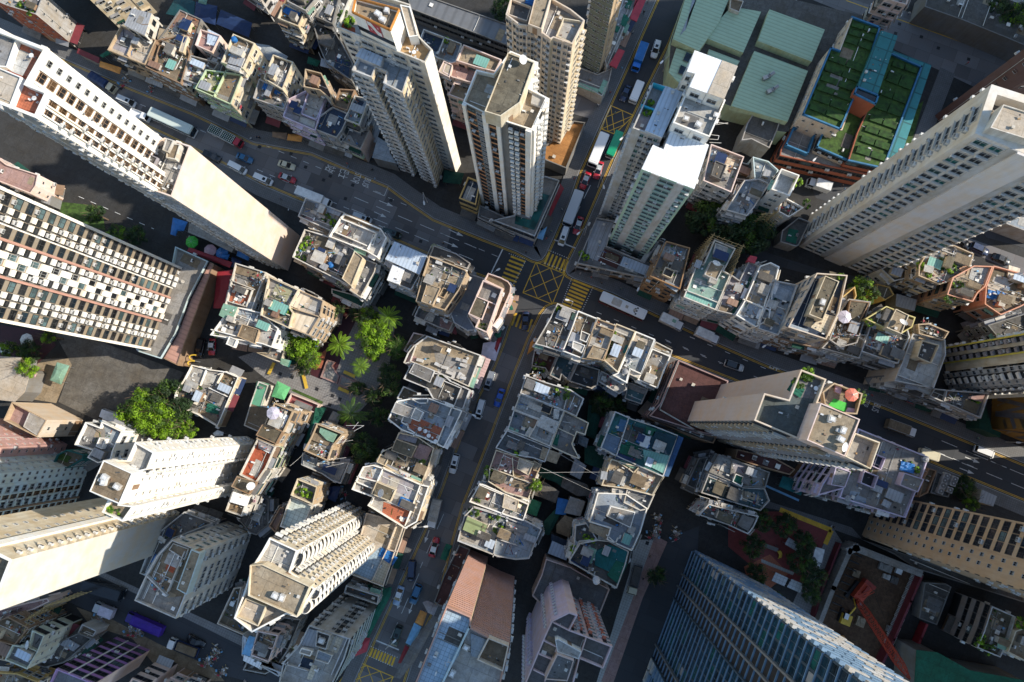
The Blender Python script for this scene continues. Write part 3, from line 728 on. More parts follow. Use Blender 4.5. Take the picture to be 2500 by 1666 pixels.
def boxj(c,nx,ny,w=.2):
	c = [P(x,y).xy for x,y in c]
	def at(u,v):return c[0]*(1-u)*(1-v)+c[1]*u*(1-v)+c[2]*u*v+c[3]*(1-u)*v
	for i in range(4):line(q,[c[i],c[(i+1) % 4]],w,'yline',0,.011)
	n = max(nx,ny)
	for k in range(1,nx+ny):
		a,b = k/nx,k/ny
		p0 = at(min(1,a),max(0,(a-1)*nx/ny));p1 = at(max(0,(b-1)*ny/nx),min(1,b));line(q,[p0,p1],w*.8,'yline',0,.0115)
		p0 = at(1-min(1,a),max(0,(a-1)*nx/ny));p1 = at(1-max(0,(b-1)*ny/nx),min(1,b));line(q,[p0,p1],w*.8,'yline',0,.0119)
boxj(pts('12','250,840 505,945 395,1215 133,1112'),2,2)
boxj(pts('02','915,940 1120,1030 950,1195 833,1150'),2,2)
boxj(pts('31','890,1370 1240,1520 1130,1760 740,1600'),3,2)
def crossing(tile,a,b,wv,n,m='yline',w=.5):
	"""n bars spread from a to b, each reaching along wv (pixels)"""
	for i in range(n):
		t = i/(n-1);x,y = a[0]+(b[0]-a[0])*t,a[1]+(b[1]-a[1])*t
		p,r = P(*px(tile,x,y)).xy,P(*px(tile,x+wv[0],y+wv[1])).xy;line(q,[p,r],w,m,0,.011)
crossing('12',(25,788),(-85,1040),(130,50),8);crossing('12',(370,755),(540,830),(-45,105),6);crossing('12',(585,1000),(490,1210),(150,62),8)
crossing('12',(40,1280),(215,1350),(-40,110),6);crossing('31',(1060,1265),(1255,1345),(-30,75),8);crossing('00',(300,270),(410,320),(-20,60),5)
struct(q.build('road_marking'))
q = MB() 
for t,a,b,n in (('12',(12,765),(165,815),9),('12',(165,815),(45,1045),14),('12',(365,735),(560,815),11),('12',(330,850),(500,915),9),('12',(565,990),(480,1215),13),('12',(755,1070),(660,1275),12),('31',(1045,1250),(1275,1345),12),('31',(1010,1330),(1230,1425),12)):
	for i in range(n):
		s = i/(n-1);p = P(*px(t,a[0]+(b[0]-a[0])*s,a[1]+(b[1]-a[1])*s));q.box((p.x,p.y,.012),(.2,.2,.02),GA,'wline')
struct(q.build('road_marking'))
def words(txt,tile,p0,p1,size_along,z=.014,m='wline',parent=None):
	"""road lettering: text runs from p0 to p1 (pixels), letters stretched across to size_along metres"""
	a,b = P(*px(tile,*p0)),P(*px(tile,*p1));cu = bpy.data.curves.new('road_lettering','FONT');cu.body = txt;cu.size = 1
	o = bpy.data.objects.new('road_lettering',cu);link(o);bpy.context.view_layer.update()
	w,h = max(.01,o.dimensions.x),max(.01,o.dimensions.y);d = b-a;ang = math.atan2(d.y,d.x)
	dg = bpy.context.evaluated_depsgraph_get();me = bpy.data.meshes.new_from_object(o.evaluated_get(dg));me.name = 'road_lettering'
	bpy.data.objects.remove(o);o = bpy.data.objects.new('road_lettering',me);link(o)
	me.materials.clear();me.materials.append(mat(m));o.location = (a.x,a.y,z);o.rotation_euler = (0,0,ang);o.scale = (d.length/w,size_along/h,1);o['kind'] = 'structure';return o
words('BUS','s',(892,433),(884,451),1.7);words('STOP','s',(868,421),(860,445),1.7)
words('巴士','s',(834.5,411),(826.5,431),2.5);words('站','s',(800,401),(794.5,415),2.7)
words('STOP','s',(1443,260),(1436.5,280),1.6);words('停','s',(1417.5,257),(1415,265),2.0)
words('STOP','s',(2109,972),(2102.5,988),1.7);words('BUS','s',(2135,983),(2128,1001),1.7);words('站','s',(1885,882),(1879,898),2.6)
words('慢','s',(1436,402),(1444,405.5),1.9)
for nm,t,p,z,m in (
 ('court','20',"480,-30 700,-20 1640,330 1560,440 1330,560 1060,700 880,760 520,590 640,260",.006,'court'),
 ('court','20',"300,250 620,200 640,260 500,600 250,560",.004,'rtan'),
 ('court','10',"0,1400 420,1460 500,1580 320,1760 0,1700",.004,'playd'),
 ('plaza','21',"-140,190 180,90 480,300 650,80 720,-260 1010,-330 1260,-110 1200,300 1050,560 900,720 700,650 400,560 100,380",.006,'pavel'),
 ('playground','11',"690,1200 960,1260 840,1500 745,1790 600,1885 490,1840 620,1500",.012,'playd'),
 ('playground','21',"545,200 655,110 640,170 600,290 560,290",.016,'tilered'),
 ('playground','33',"-300,40 170,50 610,210 545,340 380,690 -60,560 -300,360",.008,'play'),
 ('playground','32',"2100,540 2334,430 2500,600 2300,760 2120,610",.010,'tilered'),
 ('path','33',"630,190 720,330 520,720 330,1240 180,1060 420,560 540,360",.006,'pavel'),
 ('path','33',"-330,-120 0,-60 800,190 900,300 640,210 160,40 -330,-60",.01,'pave'),
 ('path','33',"-5,470 95,510 290,590 275,615 90,540 -5,500",.014,'tileg'),
 ('road','32',"1440,280 1700,180 1690,420 1480,900 1170,1700 880,1700 1190,830",.0,'asph'),
 ('pavement','32',"1130,300 1390,300 1190,830 920,1600 780,1600 960,1000 1080,600",.006,'tileg'),
 ('pavement','32',"1310,260 1420,320 1200,820 930,1600 830,1560 1090,880",.010,'rpink'),
 ('road','03',"350,-40 900,-40 2200,440 2400,520 2300,900 1900,780 1520,600 1180,440 1060,240 600,60",.0,'roadc'),
 ('road','13',"1660,560 2500,860 2500,1040 1700,680",.0,'roadc'),
 ('road','13',"-120,700 60,760 500,900 1010,1000 990,1080 460,960 -140,800",.0,'asph'),
 ('road','13',"430,130 560,90 860,180 700,330 480,270",.0,'asph'),
 ('road','30',"500,500 840,600 2140,1240 2700,1480 2800,1640 2500,1640 1900,1480 1300,1200 850,960 400,760",.0,'asph'),
 ('pavement','30',"840,600 900,580 2200,1180 2250,1260 2140,1240",.02,'pavel'),
 ('pavement','30',"680,900 1000,1010 1420,1230 1900,1440 2000,1560 1500,1560 1180,1180 800,1060",.012,'rbrown'),
 ('road','01',"1380,60 2300,360 2260,480 1480,290",.0,'pave'),
 ('road','13',"1950,540 2334,480 2500,640 2500,760 2000,620",.004,'asph'),
 ('floor','33',"800,370 1400,600 1420,640 1040,1440 560,1200 520,1050",-.03,'soil'),
 ('pavement','02',"560,800 860,900 870,960 740,1060 560,1010",.02,'roadc'),
 ('path','03',"1590,600 1720,660 1480,1290 1330,1290",.006,'pave'),
 ('grass','03',"1380,940 1440,900 1330,1280 1210,1380",.01,'grass'),
 ('grass','21',"350,470 620,590 600,610 335,490",.02,'grass'),
 ('grass','10',"500,300 900,340 940,560 560,450",.006,'grass'),
 ('path','10',"380,60 560,240 480,370 300,300",.004,'pave'),
):
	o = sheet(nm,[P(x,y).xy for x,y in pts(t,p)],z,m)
	if nm == 'grass':o['kind'] = 'stuff'
q = MB()
for s in ('750,5 2230,540',):line(q,[P(x,y).xy for x,y in pts('03',s)],.2,'yline',0,.012)
line(q,[P(x,y).xy for x,y in pts('33','160,30 620,215 565,340')],1.1,'yline',0,.018)
line(q,[P(x,y).xy for x,y in pts('33','330,-50 -120,-250')],.5,'tsky',0,.02)
struct(q.build('road_marking'))
# ------------------------------------------------------------------ buildings (outline of each roof as seen,with its height)
AB,TB = 'apartment_building','tower_block'
# ---- upper left
B('A1',AB,'brick building with planted roof at the far upper left corner','00','-120,-30 60,50 320,130 395,-60','320,130 690,440','grey','rlight','tongplain',W_={'S':'brick','W':'brick'},F_={'E':'slits','S':'slits'})
B('A2',AB,'cream windowed block with dark mossy side wall at top edge','00','1080,270 1400,110 1000,-300 680,-120',22,'cream','rgrey','tongplain',base=True,W_={'W':'moss','S':'moss'},F_={'W':'blank','S':'blank'},shops=False)
B('A3a',AB,'low block with lilac and cream twin roofs above the green canopy','00','1075,225 1390,355 1290,578 955,445',12.4,'tan','rcream','tong',patches=[('1085,245 1205,298 1125,482 985,425','rlilac'),('1222,305 1375,365 1280,555 1145,490','rcream',.05)],walls=[('1210,298 1130,488',)],clutter=.5)
B('A3e',AB,'narrow block with grey sheet roof beside the mossy cream block','00','1175,75 1350,120 1290,318 1105,225',15.2,'offw','shgrey','tongplain',par=0,clutter=.4)
B('A3b',AB,'mossy brown old block with walled roof yard','00','1392,357 1640,310 1690,485 1610,748 1292,598',12.3,'brown','rmoss','tong',patches=[('1400,560 1600,640 1560,740 1300,600','rbrown',.3)],blocks=[('1640,310 1675,325 1630,470 1590,455',1.6,'cream','rcream',.1)],walls=[('1420,400 1360,610',),('1400,395 1590,460',)],clutter=1.6)
B('A3c',AB,'rubble strewn block with ragged roof next to garden terrace','00','1695,490 1950,560 1805,770 1618,705',12.1,'grey','rmoss','tong',W_={'E':'lgrey'},F_={'E':'blank'},patches=[('1700,620 1790,650 1740,720 1660,690','rtan')],clutter=2)
B('A3d',AB,'dark tiled roof block behind mossy brown block','00','1600,85 1795,172 1692,480 1410,352 1500,230',12.0,'dgrey','shbrown','tongplain',par=.3,patches=[('1420,250 1640,310 1600,440 1400,345','rtan')],clutter=1.5)
B('A3f',AB,'little pink walled roof room with broken sheet cover','00','1785,260 1965,318 1890,470 1735,402',13.4,'pinkw','rpink','tongplain',patches=[('1860,270 1960,320 1920,420 1850,400','shblue',.5)],clutter=.3)
B('A3h',AB,'grey stained lower block under crumbling roofs behind garden terrace','00','1900,330 2030,480 1960,640 1830,600 1890,470',11.4,'grey','rmidgrey','tongplain',clutter=1.5)
B('A4a',AB,'pale green corner block with garden on its roof','00','1735,790 1830,620 2160,660 2055,932','2055,932 2225,1170','mint','rtan','tong',W_={'E':'cream'},F_={'E':'tongplain'},patches=[('1835,640 1985,640 1910,815 1795,765','rolive'),('2010,640 2130,660 2040,870 1935,830','rbrown',.05),('1890,850 2040,920 2030,940 1880,880','rgrey',.04)],walls=[('2010,630 1900,860',),('1770,780 1920,830',)],clutter=.6)
B('A4b',AB,'taller rear block with blue water drum and cream end wall','00','2075,300 2270,385 2165,612 1968,555',15.8,'cream','rbrown','tong',W_={'S':'mint'},F_={'E':'tongplain'},patches=[('2060,480 2160,520 2110,600 2000,560','rgrey',.06)],blocks=[('2060,480 2180,520 2130,640 2010,600',.9,'offw','shgrey',0,'roof_shed')],clutter=.8)
B('A5',TB,'long white tower with red terraces along the left edge','00','165,330 420,430 245,740 430,815 320,1052 -60,905 -400,560 -200,190',86,'white','rred','slits',sh=1.95,par=1.4,W_={'E':'white','S':'lgrey'},F_={'E1':[(.9,'B'),(1.3,'V'),(.3,'B'),(1.3,'V'),(.7,'B')],'E2':[(.5,'p'),(2.4,'V'),(.6,'B'),(1.2,'W'),(1.1,'B')],'S':[(2,'H'),(.7,'P'),(2.2,'S'),(.6,'p'),(2.4,'H'),(1,'P'),(2.4,'S'),(2,'H')]},patches=[('185,400 370,455 250,690 70,600','tilered'),('200,700 415,825 325,1000 110,950','tilered',.03)],blocks=[('-300,120 -20,240 155,330 60,600 -60,590 -300,420',.9,'white','rgrey'),('-60,580 190,685 85,960 -200,830',.9,'white','rcream')],clutter=.25,shops=False,pt=.4)
B('L1',TB,'blank pink gable tower standing beside the main road','s','465,356 419,481 345,455 322,402 352,372 402,336','465,356 734,575','wall .66,.56,.51,.12','rdark','blank',sh=2.0,par=1.0,W_={'S':'lgrey','N':'white'},F_={'S':[(1,'H'),(.5,'p'),(1,'H'),(1,'S')],'N':'small','W':'blank'},patches=[('360,392 402,395 395,440 350,440','rmidgrey'),('372,440 412,455 405,475 365,462','rtan',.03)],blocks=[('405,337 424,343 410,372 396,366',2.0,'lgrey','rgrey'),('408,350 440,352 428,390 405,385',1.6,'offw','rbrown'),('355,372 385,385 372,410 348,400',1.2,'rlilac','rdark')],clutter=6,shops=False)
# ---- the brown and white slab on the left
WX = 'offw'
B('B1',TB,'huge brown and white chequered slab block on the left side','s','470,665 395,861 -230,640 -150,430',80,'wall .26,.225,.18,.3','rgrey','tower',base=True,W_={'N':'white','S':'white'},F_={'N':'blank','S':'blank','E':[(.6,'P:white'),(2.2,'O:wall .26,.225,.18,.3'),(1.5,'X'),(1.6,'X'),(.25,'p:white'),(2.2,'O:wall .26,.225,.18,.3'),(.5,'P:shterra'),(1.7,'X'),(2.6,'K'),(1.7,'X'),(.5,'P:shterra'),(2.2,'O:wall .26,.225,.18,.3'),(1.5,'X'),(1.4,'X'),(2.2,'O:wall .26,.225,.18,.3'),(.6,'P:white')][::-1]},shops=False,clutter=0,sh=2.75)
B('B1p','podium_building','glass edged podium with timber deck under the chequered slab block','10','1560,700 1850,830 1680,1160 1560,1480 1430,1700 1240,1640 1180,1580 1500,1000',7.0,'ltblue','rgrey','strip',par=1.0,patches=[('1640,760 1790,830 1750,900 1600,830','rbrown')],clutter=.3)
B('B1q','podium_building','timber slatted walkway roof beside the glass edged podium','10','1850,830 1905,860 1640,1580 1580,1760 1440,1690 1560,1480 1690,1160',6.0,'brown','shterra','blank',par=.25,clutter=0,shops=False)
B('B0',AB,'low salmon pink hall with slit windows at the left edge','10','-60,-120 60,-30 340,60 320,160 270,230 -60,100',10,'pinkw','rpink','slits',par=.5,clutter=.3)
B('B2',AB,'low grey sheds in the shade behind the slab block','10','420,140 480,160 440,330 360,300',4,'dgrey','shgrey','blank',par=0,clutter=0,shops=False)
# ---- top middle
B('D2',AB,'grey white old block cut by the top edge','01','-30,50 180,195 330,-60 120,-210',15,'lgrey','rgrey','tong',base=True)
B('D1',AB,'slim cream block with red brown window hoods','01','262,30 452,112 395,237 210,162','395,237 525,495','cream','rgrey','tong',patches=[('280,50 430,115 380,215 230,155','rbrown')],clutter=1)
B('D1b',AB,'stained grey block directly behind the slim cream block','01','290,10 460,98 570,-30 400,-110',15,'grey','rdark','tong',clutter=1.5)
B('D3',AB,'cluttered dark block between slim cream block and white tower','01','545,150 650,-60 760,-20 700,215',11.3,'dgrey','rmidgrey','tong',patches=[('580,60 640,80 610,160 560,140','rlight',.1)],clutter=2.5)
B('D3b',AB,'low block roofed in dark sheets below the cluttered dark block','01','520,190 700,240 880,560 870,720 640,560 580,420',9,'dgrey','rdark','tong',patches=[('740,500 860,560 840,690 720,600','rnavy'),('600,520 720,560 700,620 590,590','shgrey',.1)],clutter=1.2)
B('T1',TB,'tall white tower with red logo on its rooftop block','01','735,240 890,-120 1390,38 1478,330 1590,442 1525,560','1590,442 1840,1460','offw','rlight',[(3,'W'),(1.2,'A'),(3,'H'),(2.4,'W'),(1,'A'),(3,'H'),(3,'W'),(.8,'p')],W_={'E':'white'},F_={'E':'blank','N':'blank'},par=1.2,sh=2.35,shops=False,clutter=.25,
 patches=[('745,190 900,250 905,320 770,250','rred'),('1340,330 1470,350 1560,450 1505,545 1310,465','wood',.05)],blocks=[('905,-10 1295,95 1215,275 880,115',7.5,'white','rtan',.5),('1300,40 1390,60 1460,320 1380,330',2.8,'white','rcream')])
B('T1w',TB,'lower terraced front wing of the tall white tower','01','870,625 960,440 1400,600 1325,830 1150,738 1180,640 1085,600 1050,692','870,625 1310,1510','lgrey','rblue',[(2.2,'H'),(2.2,'W'),(1,'A')],par=1.1,W_={'E':'cream'},F_={'E':'tower'},sh=2.35,shops=False,clutter=.1,blocks=[('960,425 1150,508 1125,592 900,500',1.5,'lgrey','shblue',0,'sheet_canopy')])
B('D4a',AB,'cream block with walled yard and pale end wall','01','170,485 350,552 255,800 85,700',15,'cream','rmidgrey','tongplain',patches=[('190,510 330,560 300,640 160,600','rdark')],clutter=1.6)
B('D4b',AB,'ramshackle block part covered by blue sheeting','01','45,700 250,800 305,880 265,975 -10,875',12.6,'grey','rgrey','tong',patches=[('30,840 250,910 240,955 10,870','rmidgrey')],clutter=2)
B('D4c',AB,'block with pale flaking roof and lilac front sheets','01','310,880 490,790 645,850 545,1165 255,1040',12.1,'lilac','rlilac','tong',patches=[('500,800 640,860 555,1065 425,1010','rwhite',.06),('270,1000 410,1040 400,1090 265,1040','rlilac',.3),('420,1040 550,1090 540,1150 400,1090','rwhite',.3)],walls=[('490,800 420,1010 555,1065 640,860',)],clutter=.8)
B('D4d',AB,'tan ruin with open roof and lit gable','01','455,612 600,650 690,840 690,892 585,805 440,775',15.0,'tan','rdark','tongplain',par=1.4,patches=[('490,700 600,730 580,790 470,760','rtan',.4)],clutter=2)
B('D4e',AB,'block with near black tar roof among pale neighbours','01','575,1040 700,950 850,1015 785,1160 735,1228 545,1155',11.9,'grey','rnavy','tong',par=.4,clutter=.7)
B('D4g',AB,'long dark shed roof block below the tall white tower','01','760,790 900,800 830,985 700,940',12.5,'brown','rbrown','tongplain',clutter=1)
B('D4f',AB,'pale blue terrace block with solar panels on its floor','01','840,985 895,850 990,870 1015,905 940,1115 800,1060',12.3,'offw','rblue','tong',patches=[('890,870 980,910 950,970 870,940','rnavy',.08)],clutter=.8)
B('D4h',AB,'grey end block with torn white screed and pink gable','01','790,1115 950,1120 1032,1160 950,1330 740,1238','1032,1160 1105,1280','grey','rmidgrey','tong',W_={'E':'pinkw'},F_={'E':'blank'},patches=[('760,1200 860,1205 900,1280 940,1310 750,1240','rwhite',.06)],clutter=.4)
B('D5a',AB,'pink block with broad tan terrace behind the orange roofed tower','01','1865,395 2205,530 2150,640 1985,600 1800,540',18,'pinkw','rtan','tong',clutter=.4)
B('D5b',AB,'small pink block with square sunlit roof yard','01','1810,680 1955,742 1900,905 1728,842',16,'pinkw','rtan','tong',par=1.2,clutter=.6)
B('D5d',AB,'pink block with deep shadowed light well','01','1800,545 1990,612 1940,740 1770,690 1680,640 1700,570',17,'pinkw','rpink','tong',blocks=[('1690,540 1770,580 1740,690 1640,640',1.4,'pinkw','rcream')],par=1.2,clutter=.5)
B('D5c',AB,'block with two walled terraces one navy and one plant lined','01','1510,258 1850,388 1790,570 1640,520 1450,410',15,'lgrey','rblue','tong',patches=[('1525,280 1690,335 1640,470 1480,410','rnavy')],walls=[('1695,330 1640,475',)],clutter=1)
B('C0','market_hall','long dark louvred hall roof along the top edge','01','1330,-110 2330,240 2300,420 1400,80',6,'dgrey','sheet .16,.165,.175,2.4,0,.3','strip',par=.3,clutter=.2,shops=False)
# ---- orange and white zigzag tower,pink beige tower,green tower
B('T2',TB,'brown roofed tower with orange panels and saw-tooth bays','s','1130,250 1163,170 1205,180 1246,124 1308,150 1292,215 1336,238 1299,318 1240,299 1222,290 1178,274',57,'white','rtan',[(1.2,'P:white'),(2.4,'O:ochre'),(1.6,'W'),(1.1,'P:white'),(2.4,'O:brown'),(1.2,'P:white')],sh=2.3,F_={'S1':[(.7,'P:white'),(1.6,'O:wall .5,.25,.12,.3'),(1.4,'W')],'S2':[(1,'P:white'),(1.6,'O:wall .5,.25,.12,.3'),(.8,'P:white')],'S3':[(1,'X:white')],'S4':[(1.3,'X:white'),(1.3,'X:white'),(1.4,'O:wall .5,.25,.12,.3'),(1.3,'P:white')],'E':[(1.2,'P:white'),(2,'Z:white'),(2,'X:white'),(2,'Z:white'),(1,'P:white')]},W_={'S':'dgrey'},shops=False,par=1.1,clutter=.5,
 patches=[('1245,135 1300,155 1280,235 1185,270','rtan')],blocks=[('1240,128 1305,152 1270,250 1222,284 1183,272',4.5,'cream','rmoss'),('1300,225 1332,240 1322,262 1296,252',.6,'white','rwhite',0,'tank_cover')])
B('T2p','podium_building','glass canopied shop podium under the brown roofed tower','12','-160,470 60,420 290,60 460,110 240,610 -150,460',8,'lgrey','rgrey','strip',par=.6,patches=[('70,430 200,470 300,230 370,250 235,555 60,500','glasst',.3,'glass_canopy')],clutter=.3)
B('T2q','podium_building','tan box building with black roof beside saw-tooth tower','11','1905,80 2015,120 1975,330 1825,270','1965,320 1985,440','ochre','rnavy','strip',par=.9,clutter=1.2)
B('T2r',AB,'tiled shop row with glazed canopy below the brown roofed tower','11','2010,330 2120,380 2330,480 2320,600 1990,440',5,'grey','rmidgrey','strip',par=.4,clutter=1)
B('T3',TB,'pink beige tower with gabled parapet and pale corner roof','02','-20,130 30,-40 260,-90 560,80 685,180 575,395 405,335 380,352 235,240 100,222','575,395 460,1340','beige','rgrey',[(2.4,'W'),(1,'B'),(2.4,'W'),(2.4,'W'),(1,'p'),(2.4,'W')],sh=2.35,W_={'E':'cream'},F_={'N':'blank','E':[(2,'B'),(2,'W'),(2,'A')],'S':[(2.2,'W'),(2.2,'H'),(.8,'p'),(2.2,'W'),(2.2,'H')]},shops=False,par=1.2,clutter=.5,blocks=[('495,160 675,190 575,385 425,325',.9,'cream','rlight',.8),('180,215 250,-60 400,-80 300,260',2.5,'beige','rtan'),('30,-10 210,60 170,190 0,130',.9,'beige','rdark',.7)])
B('T3p','podium_building','low podium with rust orange roof behind the pink beige tower','02','585,1075 690,1090 520,1500 320,1420 335,1290 500,1180',5,'dgrey','rorange','blank',par=.9,clutter=.1,shops=False)
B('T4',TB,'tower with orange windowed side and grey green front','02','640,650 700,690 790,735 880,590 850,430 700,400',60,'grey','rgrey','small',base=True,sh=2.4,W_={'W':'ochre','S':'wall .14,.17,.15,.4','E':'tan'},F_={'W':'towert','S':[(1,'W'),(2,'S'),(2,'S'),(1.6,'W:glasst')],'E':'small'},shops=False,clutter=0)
B('T4p','podium_building','shop podium with pale green canopies under grey green tower','02','600,730 640,600 800,660 930,600 905,720 840,860',5,'rlight','rmidgrey','blank',par=.3,clutter=.3,patches=[('620,735 810,800 800,840 610,770','tmint',.25,'shop_canopy'),('850,715 898,735 855,855 805,815','tmint',.25,'shop_canopy')])
B('T4q',AB,'row of market stalls roofed red and green along the upper street','02','880,600 1060,190 1190,-60 1060,-120 960,200 850,480',7,'lgrey','rgrey','tong',par=.3,clutter=2,patches=[('1145,-30 1230,0 1145,200 1085,170','tred',.3,'stall_canopy'),('985,440 1040,460 965,615 900,580','tred',.3,'stall_canopy'),('1030,130 1080,170 1040,250 1000,220','tgreen',.35,'stall_canopy'),('1070,0 1110,20 1080,90 1040,70','tgreen',.35,'stall_canopy'),('950,230 1000,250 975,300 945,280','tgreen',.35,'stall_canopy')])
# ---- green roofed market hall and school
B('E1','market_hall','market hall under several light green ribbed metal roofs','02','1450,365 1590,-60 2300,-60 3160,140 3010,520 2800,620 2480,1180 2300,1150 2190,1000 1990,950 1500,740 1430,650',7.5,'mint','rdark','blank',par=0,clutter=0,shops=False)
for pl_,hh,nm in (('1470,350 1590,-40 1990,-60 1880,200 1700,455',2.6,'shgreen'),('1990,60 2255,105 2095,470 1780,345 1880,180',2.2,'shgreen'),('2330,85 2822,265 2705,550 2225,365',2.4,'shgreen'),('2195,455 2672,632 2490,1085 1990,945',2.0,'shgreen'),('1500,430 1650,480 1530,745 1430,645',.9,'shgreen'),('1790,440 2066,545 1990,650 1760,560',1.6,'shgreen')):
	block(BLD['E1'],'02',pl_,hh,'mint',nm,0,'roof_sheet')
patch(BLD['E1'],'02','1560,320 1640,-40 1690,-40 1510,370','rblue',2.68,'roof_ridge')
for pl_ in ('1590,465 1645,485 1605,555 1560,535','1540,580 1590,600 1555,665 1515,650'):block(BLD['E1'],'02',pl_,1.3,'dgrey','glassb',0,'skylight')
block(BLD['E1'],'02','1985,-20 2100,10 2060,110 1975,75',3.4,'offw','rbrown',.3)
B('E1s',AB,'dark service yard building holding rows of cooling units','03','-160,-60 60,-10 590,125 540,260 60,80 -60,60',5,'dgrey','rdark','blank',par=.5,clutter=3.2,shops=False)
B('E3',AB,'grey dome roofed kiosk building behind the green market hall','02','2220,955 2440,1040 2400,1160 2330,1320 2170,1240 2080,1250 2130,1100',8,'grey','rdark','blank',par=.4,clutter=.3)
B('E2','school_building','red brick school with stepped grass roofs and blue edging','03','170,1330 290,1090 500,1120 560,1130 1085,1440 1090,1520 960,1560 160,1385',7.5,'brick','rgrey','strip',par=.6,clutter=.3,shops=False)
B('E2a','school_building','highest grass roofed wing of the brick school','03','805,145 1058,240 940,600 700,1152 365,1018 615,420 692,448',15,'beige','grass','slits',par=.5,clutter=.25,W_={'W':'beige','S':'beige'},shops=False)
B('E2b','school_building','lower grass roofed wing with teal glass eaves','03','1150,470 1430,592 1085,1500 770,1430 850,1180 940,980',11,'brick','grass','strip',par=.4,clutter=.25,shops=False)
B('E2c','school_building','front grass terrace wing between the two school roofs','03','560,1128 710,1152 800,905 945,985 775,1432 490,1310',10,'beige','grass','strip',par=.4,clutter=.25,shops=False)
B('E2d','school_building','stair tower with blue framed skylight on school roof','03','850,765 1048,845 1018,930 822,832',17,'brick','glassd','blank',par=.3,clutter=0,shops=False,W_={'W':'brick'})
B('E2e','school_building','sunken brick yard with blue coping at school corner','03','290,1118 478,1190 412,1372 215,1290',8.5,'brick','rmidgrey','blank',par=2.2,clutter=0,shops=False)
BLUE = 'plain .03,.17,.33'
for i_,ps_ in (('E2a','805,150 1052,240 938,598 698,1146 371,1015 618,424 695,452'),('E2b','1155,475 1424,594 1083,1494 775,1426'),('E2c','566,1133 495,1306 772,1426 940,986'),('E2d','850,772 1041,848 1014,924 828,832 850,772'),('E2e','292,1124 474,1192 410,1366 220,1288 292,1124')):
	lowwall(BLD[i_],'03',ps_,{'E2e':2.3,'E2d':.4}.get(i_,.58),.34,BLUE,'coping')
patch(BLD['E2b'],'03','1065,275 1210,320 1035,832 850,770','tteal',1.9,'glass_roof') if False else block(BLD['E2b'],'03','1062,272 1210,320 1035,835 850,768',5.2,'tteal','tile .03,.19,.2,3,0',0,'glass_roof')
block(BLD['E2b'],'03','1430,560 1512,582 1240,1400 1090,1520 1085,1500 1240,1110',-.4,'tteal','tile .04,.26,.28,4,0',0,'glass_eaves',-11) if False else None
B('E2f','canopy_structure','teal glass eaves running along the lower school wing','03','1170,450 1512,580 1230,1420 1100,1500 1090,1490 1430,588 1160,480',9.5,'tteal','tile .04,.24,.26,4,0','blank',par=0,z0=9.2,clutter=0,shops=False,cat='canopy')
# ---- white roofed green tower
B('T5',TB,'mint banded tower with dazzling white front roof','s','1566,413 1594,354 1620,365 1637,319 1731,354 1695,462','1695,462 1572,635','offw','shwhite',[(.7,'B'),(2.1,'T:glasst'),(2.3,'p:lgrey'),(4.6,'T:glasst'),(2.1,'p:lgrey'),(2.1,'T:glasst'),(.6,'B')],sh=2.3,W_={'S':'wall .42,.6,.48,.3'},F_={'W':'towert','E':'tower'},par=0,clutter=0,shops=False)
B('T5m',TB,'higher middle block with piped white roof on mint tower','s','1681,213 1772,244 1733,335 1643,300',56,'white','rwhite','tower',par=.8,clutter=.7,shops=False)
B('T5t',TB,'topmost white and beige canopied block of the mint tower','s','1696,123 1801,162 1768,243 1683,212 1697,180 1677,175',59,'white','shwhite','tower',par=0,patches=[('1763,148 1801,162 1768,243 1727,228','rcream',.08)],clutter=0,shops=False)
B('T5w',TB,'left wing with pale blue sheet roof and planted terrace','02','1290,735 1400,765 1562,822 1372,1232 1110,1142','1110,1142 820,1925','lgrey','rlilac',[(3,'B'),(1.6,'T:glasst'),(1.3,'S'),(2.2,'H'),(1.6,'T:glasst'),(1,'A')],sh=2.3,par=1.0,blocks=[('1402,765 1562,822 1372,1225 1218,1162',1.2,'white','shblue',0,'sheet_canopy')],patches=[('1290,750 1380,780 1290,970 1215,930','rgrey')],walls=[('1195,935 1310,980',.9,.3,'plain .02,.35,.5'),('1300,740 1395,775',1.6,.15,'plain .02,.35,.5')],clutter=.2,shops=False)
B('T5p','podium_building','grey sheet roofed podium at the mint tower foot','12','790,440 950,470 880,695 1215,835 1350,640 1400,660 1230,985 615,850',6.5,'grey','rmidgrey','tong',par=.7,patches=[('790,470 940,490 865,700 800,830 690,790 730,560','shgrey',.15),('860,720 1020,790 970,900 800,830','rmaroon',.1),('1030,790 1265,880 1220,960 995,870','shblue',.2)],clutter=.6)
# ---- roofs right of the mint tower
B('F1',AB,'pink edged block with chequered terrace below the green hall','02','1810,1282 2105,1395 1990,1715 1740,1610',18,'pinkw','rgrey','tong',patches=[('1960,1350 2080,1400 1985,1580 1900,1550','tilechk'),('1820,1300 1950,1350 1850,1560 1750,1530','rblue')],blocks=[('1850,1430 1950,1470 1900,1600 1810,1560',1.8,'rmidgrey','rdark')],clutter=.8,W_={'W':'lgrey','S':'lgrey'})
B('F2',AB,'low grey block between chequered terrace and pale blue roofs','12','2020,100 2060,-60 2300,20 2240,110 2120,110',12,'grey','rdark','tong',clutter=2)
B('F3',AB,'pale blue washed roof block facing the dark trees','12','2105,110 2240,95 2334,140 2200,345 2130,430 1940,378',16,'lgrey','rblue','tong',clutter=1.2)
B('F3b',AB,'white walled block with deep blue grey roof well','13','175,5 338,65 250,252 85,192',20,'white','rblue','tongplain',par=2.2,clutter=0)
B('F4',AB,'white corner block topped by a debris filled triangular roof','13','185,250 375,355 240,440 150,392','150,400 50,540','white','rdark','small',par=1.0,clutter=2.5)
